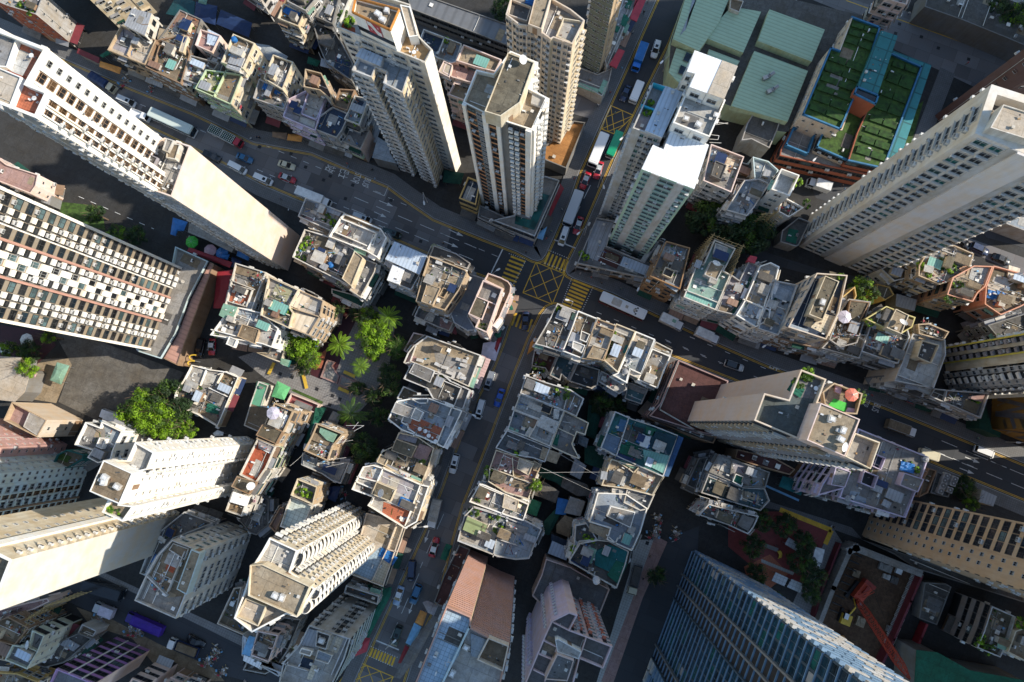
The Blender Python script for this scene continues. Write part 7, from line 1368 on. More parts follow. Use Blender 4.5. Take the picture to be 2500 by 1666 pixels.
for a in (('11',1200,1330,3.4,9,'largest palm beside the slate roof','leafy'),('21',760,80,3.4,9,'palm with feather leaves at the dark play floor','leafy'),('21',870,690,3.6,8,'palm above the walled maroon court','leafp'),('21',1270,80,2.4,8,'slender palm near the tan wide roof','leafm')):palm(*a)
palm('21',945,275,2.5,6,'fan palm with stiff pale leaves in the park planter','leafy',True);palm('33',60,-40,2.6,5,'palm in the shaded garden near the lilac roof','leafd') if False else None
PL = [('00',1860,660,.9,'A4a'),('00',1960,680,1.0,'A4a'),('00',1920,790,.8,'A4a'),('00',1810,740,.8,'A4a'),('00',200,40,1.0,'A1'),('00',260,90,1.2,'A1'),('00',170,60,.9,'A1'),('01',800,160,1.3,'T1'),('01',850,180,1.1,'T1'),('02',1240,920,.8,'T5w'),('02',1270,915,.7,'T5w'),('02',1240,1010,.9,'T5w'),('12',700,790,1.0,'T5p'),('12',660,770,.9,'T5p'),('12',450,1250,.8,'V1a'),('22',930,40,.6,'V1d'),('22',910,90,.6,'V1d'),('22',890,140,.6,'V1d'),('22',870,190,.6,'V1d'),('22',945,-20,.6,'V1d'),
 ('22',490,500,1.7,'V2a'),('22',310,280,1.1,'V0'),('22',250,270,.9,'V0'),('21',2110,1230,1.3,'V3a'),('21',2080,1200,1.0,'V3a'),('22',80,1030,1.1,'V2e'),('31',1960,50,1.2,'V3c'),('31',2140,90,1.2,'V3c'),('31',2180,210,1.2,'V3c'),('21',1980,1480,.8,'V3b'),('11',2030,1420,.9,'M7a'),('11',640,440,1.0,'M1'),('11',700,480,1.0,'M1'),('11',440,690,1.1,'M3'),('11',480,650,1.0,'M3'),('11',370,770,.8,'M3'),('11',430,800,.9,'M3'),('10',2220,1450,1.0,'N4'),('10',2270,1470,.9,'N4'),('10',1910,1480,.8,'N4'),('21',1500,1150,1.1,'U4'),('21',390,1360,1.0,'S3'),('21',440,1390,1.1,'S3'),('21',490,1410,.9,'S3'),('21',1660,370,.6,'U2'),('30',970,40,1.0,'Q1'),('30',1010,60,1.0,'Q1'),('23',400,330,1.1,'T9'),('23',430,350,1.1,'T9'),('23',350,410,1.2,'T9'),('23',880,520,1.0,'T9b'),('23',870,560,1.0,'T9b'),('13',1620,850,1.5,'K1'),('13',1690,880,1.4,'K1'),('13',1420,880,1.1,'K1'),('13',1480,950,.9,'K1'),('13',1750,1040,1.2,'K2'),('13',1680,1170,1.2,'K2'),('13',710,960,.9,'H6'),('13',970,1385,1.0,'H8y'),('33',1960,1170,1.1,'Z1'),('33',1960,1240,1.2,'Z1'),('33',2030,1280,1.2,'Z1'),('33',2320,1060,1.4,'Z2'),('32',690,280,.9,'W0'),('32',580,380,1.1,'W0'),('32',760,310,.7,'W5'),('13',400,320,1.1,'F4'),('13',330,120,1.2,'F3b'),('31',200,1060,1.0,'R2'),('31',180,1420,1.0,'R2'),('11',310,1270,.8,'N2'),('01',1710,350,.9,'D5c'),('01',840,880,1.0,'D4g'),('01',950,1030,.7,'D4f'),('01',910,1100,.7,'D4f'),('23',1900,600,1.2,'H10'),('23',1380,1190,.8,'X2')]
def where(bd,p):
	c = cen(bd['poly']);d = p.xy-c;a,b = d.dot(V(G_U)),d.dot(V(G_N))
	u = 'right' if a > 1.2 else 'left' if a < -1.2 else '';v = 'upper' if b > 1.2 else 'lower' if b < -1.2 else ''
	return (v+' '+u).strip()+' side' if u or v else 'middle'
SEEN_L = {}
def onroof(what,bid,p,cat):
	"""label for a thing on a roof: look, place on the roof, whose roof; a repeat of the same wording joins a group"""
	bd = BLD[bid];host = ' '.join(bd['label'].split()[:7]);lb = f'{what} on {where(bd, p)} of {host}'
	while len(lb.split()) > 16:host = ' '.join(host.split()[:-1]);lb = f'{what} on {where(bd, p)} of {host}'
	while lb.split()[-1] in ('with','and','of','the','by','a','in','at','on','behind','under','to','its','beside','near','into','from'):lb = ' '.join(lb.split()[:-1])
	SEEN_L[lb] = SEEN_L.get(lb,0)+1
	return lb
todo = []
def place(t,x,y,bid,dz=0):
	z = BLD[bid]['rz']+dz;return P(*px(t,x,y),z)
for t,x,y,R,bid in PL:
	p = place(t,x,y,bid);o = bush(t,x,y,R,BLD[bid]['rz'],'','y' if rnd.random() < .6 else 'm',None,'potted_shrub')
	todo.append((o,'leafy potted shrub',bid,p,'plant'))
def mk(nm,q,p,rot=0.0,sc_=1.0):
	k = ('it',nm)
	if callable(q):
		if k not in MESH:b = MB();q(b);MESH[k] = b.mesh(nm.split(':')[0])
		me = MESH[k]
	o = bpy.data.objects.new(nm.split(':')[0],me);link(o);o.location = p;o.rotation_euler = (0,0,rot);o.scale = (sc_,)*3;return o
def dish_(q):
	n = 16;rings = [(0,0),(.35,.04),(.7,.17),(1.0,.36)];R_ = Matrix.Rotation(math.radians(38),3,'Y');vs = []
	for r,z in rings:
		for i in range(n):t = 6.283*i/n;vs.append(R_ @ V((r*math.cos(t),r*math.sin(t),z))+V((0,0,1.3)))
	fs = [(j*n+i,j*n+(i+1) % n,(j+1)*n+(i+1) % n,(j+1)*n+i) for j in range(3) for i in range(n)];q.raw(vs,fs,'twhite');q.tube((0,0,0),(0,0,1.3),.06,'steel',6)
	tip = R_ @ V((0,0,.9))+V((0,0,1.3));[q.tube(vs[3*n+i],tip,.02,'steel',4) for i in (0,5,10)];q.tube(tip,tip-V((0,0,.12)),.07,'lgrey',6)
def drum_(c):return lambda q:(q.lathe((0,0,0),[(.62,0),(.72,.1),(.74,.5),(.7,.95),(.72,1.0),(.3,1.18),(.28,1.3)],c,14),q.tube((.7,0,.1),(1.0,0,.1),.04,'pipe',5))
def para_(c,s=1.0):
	def f(q):
		n = 8;top = V((0,0,2.7));v = [V((1.6*s*math.cos(6.283*i/n),1.6*s*math.sin(6.283*i/n),2.2)) for i in range(n)]
		for i in range(n):q.face([v[i],v[(i+1) % n],top],c);q.face([v[i]-V((0,0,.22)),v[(i+1) % n]-V((0,0,.22)),v[(i+1) % n],v[i]],c);q.tube(top,v[i],.02,'steel',4)
		q.tube((0,0,0),(0,0,2.75),.04,'steel',6);q.lathe((0,0,0),[(.35,0),(.35,.1),(.1,.16)],'dgrey',10)
	return f
def table_(c,d='wood'):
	def f(q):
		q.lathe((0,0,0),[(.25,0),(.06,.06),(.05,.7),(.5,.72),(.5,.77)],c,12)
		for k in range(3):t = 2.1*k;q.box((.95*math.cos(t),.95*math.sin(t),.42),(.42,.42,.06),t,d);q.box((1.15*math.cos(t),1.15*math.sin(t),.65),(.05,.42,.45),t,d);[q.tube(((.95+a)*math.cos(t)-b*math.sin(t),(.95+a)*math.sin(t)+b*math.cos(t),0),((.95+a)*math.cos(t)-b*math.sin(t),(.95+a)*math.sin(t)+b*math.cos(t),.42),.025,d,4) for a in (-.17,.17) for b in (-.17,.17)]
	return f
def laundry_(q):
	for s in (-1,1):q.tube((s*1.3,0,0),(s*1.3,0,1.9),.03,'steel',5)
	q.tube((-1.3,0,1.9),(1.3,0,1.9),.02,'steel',4);g = random.Random(4)
	for i in range(6):
		x = -1.1+i*.42;c = ['twhite','tred','tsky','tpink','twhite','tnavy'][i];q.box((x,.02,1.9-g.uniform(.3,.45)),(.34,.14,g.uniform(.6,.85)),g.uniform(-.3,.3),c)
def heap_(q):
	g = random.Random(8)
	for i in range(26):a = g.uniform(0,3.14);L_ = g.uniform(.6,1.6);x,y = g.gauss(0,.6),g.gauss(0,.45);z = g.uniform(.05,.5)*math.exp(-x*x-y*y)+.05;q.tube((x-math.cos(a)*L_/2,y-math.sin(a)*L_/2,z),(x+math.cos(a)*L_/2,y+math.sin(a)*L_/2,z+g.uniform(-.1,.2)),g.uniform(.025,.06),g.choice(['wood','bamboo','pipe','tgrey','bark']),4)
	for i in range(9):q.box((g.gauss(0,.7),g.gauss(0,.5),.15),(g.uniform(.2,.7),g.uniform(.2,.6),.3),g.uniform(0,3),g.choice(['twhite','tsky','tbrown','tgrey','tred','lgrey']))
def tarp_(c):
	def f(q):
		g = random.Random(3);N_ = 7;vs = [V(((i/N_-.5)*3.2,(j/N_-.5)*2.2,.25+g.uniform(-.14,.22))) for j in range(N_+1) for i in range(N_+1)]
		q.raw(vs,[(j*(N_+1)+i,j*(N_+1)+i+1,(j+1)*(N_+1)+i+1,(j+1)*(N_+1)+i) for j in range(N_) for i in range(N_)],c)
		q.raw([v-V((0,0,.1)) for v in vs],[(j*(N_+1)+i,(j+1)*(N_+1)+i,(j+1)*(N_+1)+i+1,j*(N_+1)+i+1) for j in range(N_) for i in range(N_)],c)
	return f
def bed_(q):[q.box((0,i*.24-.5,.35),(1.8,.12,.05),0,'twhite') for i in range(5)];[q.tube((x,y,0),(x,y,.35),.03,'steel',4) for x in (-.8,.8) for y in (-.5,.45)];q.box((.8,0,.55),(.06,1.1,.45),0,'twhite')
def whitebox_(q):q.box((0,0,.35),(1.6,.7,.7),0,'twhite');q.box((0,0,.72),(1.64,.74,.05),0,'lgrey')
def hutch_(q):q.box((0,0,.7),(1.5,1.1,1.4),0,'tbrown');q.box((0,0,1.45),(1.9,1.5,.1),.06,'shgrey');q.box((0,-.57,.7),(.6,.03,1.1),0,'dark')
def tank_(q):q.box((0,0,.75),(1.9,1.5,1.3),0,'lgrey');q.box((0,0,1.43),(1.1,.9,.1),0,'twhite');[q.box((x,y,.06),(.2,.2,.12),0,'grey') for x in (-.8,.8) for y in (-.6,.6)];q.tube((.95,0,1.1),(1.4,0,1.1),.05,'pipe');q.tube((1.4,0,1.1),(1.4,0,0),.05,'pipe')
IT = {'dish':('satellite_dish',dish_,'white satellite dish','satellite dish'),'bdrum':('water_drum:b',drum_('tblue'),'round blue water drum','water drum'),'gdrum':('water_drum:g',drum_('tgrey'),'grey lidded water drum','water drum'),
 'wpar':('parasol:w',para_('tlilac'),'pale parasol','parasol'),'cpar':('parasol:c',para_('tcoral',.95),'large coral red parasol','parasol'),'gpar':('parasol:g',para_('tvgreen'),'green parasol','parasol'),'ppar':('parasol:p',para_('tpink',1),'pink parasol','parasol'),'bpar':('parasol:b',para_('tblue'),'blue parasol','parasol'),
 'tab':('garden_table:w',table_('twhite','twhite'),'white table with chairs','table'),'tabd':('garden_table:d',table_('twhite','dgrey'),'round table with dark chairs','table'),'lau':('clothes_line',laundry_,'washing line hung with clothes','washing line'),'heap':('scrap_heap',heap_,'heap of scrap timber and boxes','scrap heap'),
 'btarp':('crumpled_tarpaulin:b',tarp_('tblue'),'crumpled blue tarpaulin','tarpaulin'),'gtarp':('crumpled_tarpaulin:g',tarp_('tgreen'),'crumpled green tarpaulin','tarpaulin'),'wtarp':('crumpled_tarpaulin:w',tarp_('twhite'),'crumpled white sheet','sheet'),'bed':('deck_chair',bed_,'white slatted deck chair','deck chair'),'box':('white_chest',whitebox_,'long white chest','chest'),'hut':('storage_hutch',hutch_,'small brown storage hutch','hutch'),'tank':('water_tank',tank_,'square grey water tank','water tank')}
IL = '''dish 02 130 560 T2;dish 12 1840 870 H2;dish 21 1150 1400 U5;dish 23 700 985 T9;dish 12 2215 55 F2;dish 12 2270 65 F2;dish 22 385 115 V0;dish 13 1230 1390 H8y;dish 30 290 1220 Q7;dish 20 2250 1330 S1d;dish 32 790 650 W5;dish 13 2260 980 K3
bdrum 00 2095 365 A4b;bdrum 11 690 870 M3;gdrum 23 1440 1100 X2;gdrum 23 750 1445 X2;gdrum 12 980 130 T5p;gdrum 22 1040 320 V1e
wpar 21 200 690 S1a;cpar 23 760 530 T9b;wpar 13 700 1340 H7;ppar 10 1905 755 L0;gpar 10 1745 680 L0;bpar 10 2010 780 L0
tab 00 325 890 A5;tab 21 1560 890 U3;tabd 21 1480 830 U3;tabd 21 1530 850 U3;tab 21 1620 940 U3;tabd 00 300 510 A5;tab 01 1430 480 T1;tab 12 2210 1050 H3;tab 31 2250 90 V3c;tab 13 1840 800 K1;tab 23 470 470 T9;tabd 21 2080 1420 V3b
lau 12 1990 1110 H3;lau 23 -50 -90 H7;lau 22 470 120 V1b;lau 11 760 930 M3;lau 21 110 990 S1c;lau 21 1340 1230 U5;lau 13 800 1500 H7;lau 31 2300 170 V3c;lau 23 1150 30 H8;lau 13 1560 1010 K1;lau 10 2100 1350 N1
heap 11 540 700 M3;heap 22 320 530 V2a;heap 22 290 540 V2a;heap 22 400 550 V2a;heap 12 1530 810 H1;heap 12 1480 820 H1;heap 13 210 340 F4;heap 13 270 370 F4;heap 23 1110 60 H8;heap 23 1180 130 H8;heap 23 1020 30 H8;heap 00 1540 300 A3b;heap 00 1700 560 A3c;heap 00 1860 560 A3h;heap 01 60 650 D4b;heap 01 120 680 D4b;heap 01 520 740 D4d;heap 21 590 1000 S2;heap 21 640 1060 S2;heap 32 1860 10 Y1c;heap 32 1960 60 Y1c;heap 32 2000 110 Y1c;heap 32 1900 90 Y1c;heap 22 960 1240 W2;heap 22 1000 1270 W2;heap 22 870 330 V1j;heap 22 900 400 V1j;heap 13 1540 1430 H8t;heap 13 1460 1400 H8t;heap 12 2140 1080 H3;heap 12 2190 1060 H3;heap 11 530 780 M3;heap 21 190 640 S1a;heap 21 270 660 S1a;heap 32 720 560 W5;heap 10 2260 1020 N1;heap 11 60 990 N2;heap 21 560 60 N5;heap 30 1420 720 Q3;heap 30 1450 650 Q3;heap 13 690 1490 H7;heap 22 270 360 V2a
btarp 01 130 760 D4b;btarp 01 200 800 D4b;btarp 01 370 100 D1;btarp 01 320 85 D1;btarp 13 2060 1140 K3;btarp 13 2110 1160 K3;btarp 23 1290 1170 X2;btarp 31 1180 430 Q4p;btarp 31 1210 460 Q4p;btarp 21 1350 1490 U5;btarp 02 220 20 T3;btarp 30 1420 490 Q3p;btarp 22 1210 940 W1
gtarp 20 1900 650 O1;gtarp 23 300 480 T9;gtarp 22 1090 1000 W1;wtarp 32 740 420 W5;wtarp 22 1220 930 W1;wtarp 13 100 1060 H5;wtarp 21 250 750 S1a;wtarp 21 120 990 S1c
bed 22 1065 190 V1e;bed 22 1060 215 V1e;bed 22 1075 240 V1e;box 11 815 735 M3;box 11 1650 850 M5;box 11 540 400 M1;box 21 1640 260 U1;box 21 1700 285 U1;box 21 1830 215 U1;box 21 1870 225 U1;box 21 1865 265 U1;box 21 1740 330 U1;box 21 1780 350 U1;box 21 1830 355 U1;box 21 1860 375 U1;box 21 1480 220 U1;box 22 1145 130 V1e;box 23 1030 100 H8;box 23 690 850 T9;box 23 600 740 T9
hut 11 780 800 M3;hut 23 1080 1490 X2;hut 12 1680 870 H2;hut 11 640 890 M3;hut 22 850 1240 W2;tank 01 1110 140 T1;tank 01 1190 105 T1;tank 01 1150 190 T1;tank 02 1850 1040 T5m;tank 02 1690 1120 T5m;tank 31 200 790 Q4;tank 31 260 810 Q4;tank 20 950 1260 Q1;tank 20 940 1300 Q1;tank 20 1060 1340 Q1;tank 23 610 740 T9;tank 23 710 840 T9;tank 23 690 920 T9;tank 31 610 1190 Q5;tank 31 1890 1250 T13;tank 31 1770 1480 T13;tank 13 530 1200 H6;tank 32 1000 90 W4;tank 02 1580 1070 T5m'''
BLD['L0'] = dict(rz=.3,poly=[V((0,0)),V((1,0)),V((0,1))],label='market lane beneath the maroon awnings',rnd=rnd)
for ln in IL.replace('\n',';').split(';'):
	if not ln.strip():continue
	k,t,x,y,bid = ln.split();x,y = float(x),float(y);nm,f,what,cat = IT[k];bd = BLD[bid]
	z = bd['rz'];p = P(*px(t,x,y),z)
	for kp,zz in bd.get('tops',[]):
		pp = P(*px(t,x,y),zz)
		if inside(pp.xy,kp):p = pp
	o = mk(nm,f,p,GA+rnd.choice((0,1.57,3.14))+rnd.uniform(-.2,.2),(1-.75*z/HC)*(.75 if k == 'tank' else 1));
	if k in ('ppar','gpar','bpar'):p = V((p.x,p.y,.3));o['label'] = what+' over a stall on the market lane';o['category'] = cat
	else:todo.append((o,what,bid,p,cat))
cnt = {}
for o,what,bid,p,cat in todo:
	lb = onroof(what,bid,p,cat);tag(o,lb,cat);cnt.setdefault(lb,[]).append(o)
ORD = ['upper','lower','third','fourth','fifth','sixth','seventh']
for lb,os_ in cnt.items():
	if len(os_) > 1:
		os_.sort(key=lambda o:-(o.location.y))
		g = lb.split(' on ')[0]
		for i,o in enumerate(os_):
			w = ['uppermost','second','third','fourth','fifth','sixth','seventh','eighth'][i] if len(os_) > 2 or i == 0 else 'lower'
			o['label'] = ' '.join((w+' '+lb).split()[:16]);o['group'] = g+' on one roof'
# ------------------------------------------------------------------ street lamps,people,sundry
def lamp(tile,head,base,label,h=8.5):
	b = P(*px(tile,*base));hd = P(*px(tile,*head),h);r = thing('street_lamp',(b.x,b.y,0),label,'street lamp');d = V((hd.x-b.x,hd.y-b.y,0));d = d.normalized()*min(d.length,2.4) if d.length > .1 else V((1,0,0))
	q = MB();q.tube((0,0,0),(0,0,h-.7),.11,'lgrey',8,.07);q.tube((0,0,0),(0,0,.9),.16,'lgrey',8);_part('pole',q,False,r)
	q = MB();q.tube((0,0,h-.75),(d.x*.5,d.y*.5,h-.15),.05,'lgrey',6);q.tube((d.x*.5,d.y*.5,h-.15),(d.x,d.y,h),.05,'lgrey',6);_part('arm',q,False,r)
	a = math.atan2(d.y,d.x);q = MB();u = V((math.cos(a),math.sin(a),0));w = V((-u.y,u.x,0));e = V((d.x,d.y,h))
	pl_ = [e+u*x+w*y for x,y in ((-.1,-.1),(.3,-.22),(.85,-.2),(1.0,0),(.85,.2),(.3,.22),(-.1,.1))];q.prism([(v.x,v.y) for v in pl_],h-.1,h+.08,'twhite');_part('lantern',q,False,r)
for a in (('02',(1300,622),(1380,640),'street lamp reaching over the upper side street by the blue lorry'),('12',(1120,1160),(1155,1050),'street lamp beside the long dotted bus'),('12',(545,1180),(560,1240),'street lamp at the lower crossing corner'),('11',(1525,390),(1545,310),'street lamp on the pavement under the saw-tooth tower'),('11',(2160,915),(2140,1000),'street lamp at the stop line of the main road'),('21',(1950,705),(1890,665),'street lamp over the white people carrier in the south street'),('31',(1535,182),(1470,145),'street lamp beside the rusty white box lorry'),('02',(970,1275),(1040,1290),'street lamp above the green minibus'),('12',(860,200),(800,175),'street lamp left of the mint tower'),('22',(2230,130),(2260,70),'street lamp by the right street opposite the black roofed car'),('03',(375,1522),(410,1465),'street lamp in front of the red brick school'),('12',(610,600),(680,600),'street lamp at the podium by the upper crossing'),('31',(1270,1185),(1230,1180),'street lamp by the dark teal car'),('23',(2010,945),(2170,945),'street lamp across the far right pavement')):lamp(*a)
def person_mesh(i):
	"""walking adult with clothes, one continuous skinned body; hair and clothing as children"""
	k = ('person',i)
	if k in MESH:return MESH[k]
	vs = [(0,0,.95),(0,0,1.15),(0,0,1.38),(.02,0,1.5),(.04,0,1.66),(0,.19,1.4),(.08,.24,1.14),(.2,.22,.95),(.26,.21,.88),(0,-.19,1.4),(-.06,-.24,1.14),(.05,-.24,.93),(.1,-.23,.85),(0,.1,.9),(.14,.1,.5),(.06,.1,.08),(.2,.1,.04),(0,-.1,.9),(-.06,-.1,.5),(-.22,-.1,.12),(-.1,-.1,.04)]
	es = [(0,1),(1,2),(2,3),(3,4),(2,5),(5,6),(6,7),(7,8),(2,9),(9,10),(10,11),(11,12),(0,13),(13,14),(14,15),(15,16),(0,17),(17,18),(18,19),(19,20)]
	rd = [.14,.13,.15,.06,.105,.07,.05,.04,.035,.07,.05,.04,.035,.1,.07,.05,.04,.1,.07,.05,.04]
	me = bpy.data.meshes.new('person');me.from_pydata(vs,es,[]);o = bpy.data.objects.new('person',me);link(o);md = o.modifiers.new('s','SKIN');o.modifiers.new('u','SUBSURF').levels = 1
	for v,r in zip(me.skin_vertices[0].data,rd):v.radius = (r,r)
	me.skin_vertices[0].data[0].use_root = True
	bpy.context.view_layer.update();dg = bpy.context.evaluated_depsgraph_get();m2 = bpy.data.meshes.new_from_object(o.evaluated_get(dg));bpy.data.objects.remove(o)
	top,bot = [('tnavy','dgrey'),('twhite','tnavy'),('tred','dgrey'),('black','black'),('tsky','tgrey'),('tmint','tnavy')][i]
	for m in ('skin',top,bot,'hair'):m2.materials.append(mat(m))
	for p in m2.polygons:
		z = p.center.z;x = p.center.x;y = abs(p.center.y)
		p.material_index = 2 if z < .97 and y < .17 else 1 if z < 1.47 and not (z < 1.0 and y > .17) else 3 if z > 1.66 or (z > 1.58 and x < .02) else 0;p.use_smooth = True
	MESH[k] = m2;return m2
PPL = '''12 600 920 0;12 640 950 1;12 680 930 3;12 740 980 2;12 755 960 4;12 700 870 0;12 830 1030 3;12 1000 1080 5;12 385 575 5;12 350 620 0;12 160 760 3;12 480 380 1;12 590 110 2;02 1105 310 1;02 1010 625 4;02 1205 130 3;02 1240 40 0;02 905 840 2;02 950 1020 5;02 800 950 1;00 2250 1250 1;00 2300 1240 0;00 1360 800 2;00 1120 720 4;01 60 1240 3;01 840 1470 2;01 850 1500 4;11 250 290 0;11 1060 30 3;11 1085 110 4;11 1690 680 3;22 610 960 4;21 1100 650 1;21 590 235 1;31 1310 550 0;31 1340 560 3;31 1270 520 4;32 1260 440 3;32 1270 560 4;32 1200 640 0;32 1340 1330 5;33 600 170 1;33 620 180 3;23 960 530 2;23 1130 600 3;23 1900 910 5;30 640 770 4;30 1930 1300 5;30 2200 1540 1;20 540 40 3;20 530 30 0;13 700 170 3;13 720 200 4;03 1290 140 1;03 1810 580 2;03 640 120 0;12 340 640 2;22 500 965 1'''
COLR = ['in a navy top and grey trousers','in a white top and dark trousers','in a red top','dressed in black','in a pale blue top','in a mint green top']
NEAR = {'12':'by the central crossing','02':'on the upper side street','00':'on the upper left pavement','01':'under the flaking roof block','11':'on the main road pavement','22':'on the grey yard terrace','21':'in the park lane','31':'in the lower south street','32':'on the shaded side street','33':'by the playground fence','23':'on the right street pavement','30':'in the lower left market street','20':'on the stained court','13':'in the back lane by the school','03':'on the road by the school'}
pc = {}
plist = []
for ln in PPL.replace('\n',';').split(';'):
	t,x,y,i = ln.split();i = int(i);p = P(*px(t,float(x),float(y)),0)
	o = bpy.data.objects.new('person',person_mesh(i));link(o);o.location = (p.x,p.y,.14 if t != '31' else .02);o.rotation_euler = (0,0,GA+rnd.choice((0,3.14,1.57,4.7))+rnd.uniform(-.4,.4))
	plist.append((t,i,o))
for t,i,o in plist:
	same = sorted([q_ for q_ in plist if q_[0] == t and q_[1] == i],key=lambda q_:q_[2].location.x);k = [q_[2] for q_ in same].index(o)
	pre = '' if len(same) == 1 else ('left hand ' if k == 0 else 'right hand ' if k == len(same)-1 else 'middle ')
	tag(o,f'{pre}pedestrian {COLR[i]} walking {NEAR[t]}'.strip(),'person','pedestrians')
def crane():
	a = P(*px('33',890,800),3);r = thing('crawler_crane',(a.x,a.y,0),'red crawler crane with long lattice boom in the construction pit','crane');o = r.location
	tip = P(*px('33',1315,1540),34);d = (tip.xy-a.xy).normalized();an = math.atan2(d.y,d.x);u = V((d.x,d.y,0));w = V((-d.y,d.x,0))
	for s in (-1,1):
		q = MB();q.obox(V(w)*s*2.1-u*3.2-w*.45,u*6.4,w*.9,V((0,0,1.1)),'dark');_part('track',q,False,r)
	q = MB();q.obox(-u*4.6-w*1.6+V((0,0,1.2)),u*6.4,w*3.2,V((0,0,2.2)),'crane');q.obox(-u*5.2-w*1.9+V((0,0,1.4)),u*1.2,w*3.8,V((0,0,2.3)),'craned');q.obox(-u*3.5-w*.5+V((0,0,3.4)),u*2.8,w*1.0,V((0,0,.6)),'craned');_part('body',q,False,r)
	q = MB();q.obox(u*1.2+w*.9+V((0,0,1.3)),u*1.7,w*1.2,V((0,0,2.0)),'crane','crane');q.obox(u*2.9+w*1.0+V((0,0,2.1)),u*.06,w*1.0,V((0,0,1.0)),'glassd');q.obox(u*1.5+w*1.0+V((0,0,3.3)),u*1.0,w*1.0,V((0,0,.04)),'glasg');_part('cab',q,False,r)
	b0 = u*1.5+V((0,0,2.6));b1 = V(tip)-V(o);b1 = V((b1.x/.72,b1.y/.72,b1.z/.8));ax = (b1-b0).normalized();up = w.cross(ax);up = -up if up.z < 0 else up
	q = MB();Lb = (b1-b0).length;n = 22
	def cn(t,sx,sy):wd = .95*min(1,.25+t*6,.2+(1-t)*5);return b0+ax*Lb*t+w*sx*wd+up*sy*wd
	for i in range(n):
		t0,t1 = i/n,(i+1)/n
		for sx,sy in ((1,1),(1,-1),(-1,1),(-1,-1)):q.tube(cn(t0,sx,sy),cn(t1,sx,sy),.085,'crane',5,cap=False)
		for (p_,q_) in (((1,1),(-1,1)),((-1,1),(-1,-1)),((-1,-1),(1,-1)),((1,-1),(1,1))):
			q.tube(cn(t0,*p_),cn(t1,*q_),.04,'crane',4,cap=False);q.tube(cn(t1,*p_),cn(t0,*q_),.055,'crane',4,cap=False);q.tube(cn(t0,*p_),cn(t0,*q_),.055,'crane',4,cap=False)
	_part('boom',q,False,r)
	q = MB();q.tube(-u*3+V((0,0,7)),b1,.04,'dark',4);q.tube(-u*3+V((0,0,7)),-u*4.5+V((0,0,3)),.05,'dark',4);q.tube(b1,b1-V((0,0,9)),.04,'dark',4);_part('cable',q,False,r)
	q = MB();q.tube(u*.6+w*.8+V((0,0,3.2)),-u*3+w*.4+V((0,0,7)),.12,'crane',5);q.tube(u*.6-w*.8+V((0,0,3.2)),-u*3-w*.4+V((0,0,7)),.12,'crane',5);q.tube(-u*3+w*.5+V((0,0,7)),-u*3-w*.5+V((0,0,7)),.1,'crane',5);_part('mast',q,False,r)
	r.scale = (.72,.72,.8)
crane()
def excavator():
	a = P(*px('33',745,985),1);r = thing('excavator',(a.x,a.y,0),'yellow excavator with white cab roof in the pit','excavator',None,1.2)
	for s in (-1,1):q = MB();q.box((0,s*1.0,.45),(3.2,.5,.9),0,'dark');_part('track',q,False,r)
	q = MB();q.box((-.5,0,1.5),(2.4,2.2,1.0),0,'tyel');_part('body',q,False,r)
	q = MB();q.box((.3,.6,2.0),(1.3,.95,1.5),0,'glassd','twhite');_part('cab',q,False,r)
	q = MB();q.tube((.6,-.3,1.6),(3.0,-.3,3.4),.2,'tyel',6);q.tube((3.0,-.3,3.4),(4.6,-.3,1.4),.15,'tyel',6);_part('arm',q,False,r)
	q = MB();q.box((4.6,-.3,1.0),(.7,.9,.8),.2,'dark');_part('bucket',q,False,r)
excavator()
def wall_(tile,line,h,th,m,nm,label,cat='wall'):
	ps = [P(*px(tile,x,y),h).xy for x,y in [tuple(map(float,w.split(','))) for w in line.split()]];q = MB()
	for a,b in zip(ps,ps[1:]):
		d = (b-a).normalized();nn = V((-d.y,d.x))*th/2;q.prism([a-nn-d*th/2,b-nn+d*th/2,b+nn+d*th/2,a+nn-d*th/2],0,h,m)
	c = cen(ps);o = q.build(nm,None,(c.x,c.y,0));tag(o,label,cat);return o
wall_('33','790,395 840,375 1400,595',4.5,1.6,'rgrey','retaining_wall','thick concrete wall along the upper edge of the pit')
wall_('33','790,395 640,730 520,1040',4.5,1.0,'rgrey','retaining_wall','stained concrete wall along the left edge of the pit')
wall_('33','1425,630 1330,850 1180,1190 1050,1460',3.0,.5,'tmaroon','site_hoarding','maroon hoarding along the right edge of the pit','hoarding')
wall_('33','700,340 520,800 470,1010',2.4,.4,'tmaroon','site_hoarding','maroon hoarding between path and pit','hoarding')
wall_('33','1470,1060 1420,1180 1330,1400',2.6,.5,'tdred','site_hoarding','dark red hoarding right of the crane boom','hoarding')
for i in range(9):
	y = 420+i*62;a = P(*px('33',790-i*26+20,y),1.2);b = P(*px('33',880-i*26+10,y+35),1.2);q = MB();q.tube(a-a,b-a,.18,'dark',6);o = q.build('steel_strut',None,(0,0,0));o.location = a
	tag(o,['topmost','second','third','fourth','fifth','sixth','seventh','eighth','lowest'][i]+' dark steel strut along the left pit wall','strut','steel struts in the pit')
for i in range(8):
	t = i/7;a = P(*px('33',1330-t*230,610+t*560),.6);b = P(*px('33',1420-t*235,650+t*560),.6);q = MB();n_ = 7
	for k in range(n_):
		off = (P(*px('33',1330-t*230-12*(k-3)*.5,610+t*560+12*(k-3)),.6)-a);q.tube(off,off+(b-a),.13,'pipe',5)
	o = q.build('pipe_bundle');o.location = a;tag(o,['topmost','second','third','fourth','fifth','sixth','seventh','lowest'][i]+' bundle of grey pipes along the right pit edge','pipe bundle','pipe bundles in the pit')
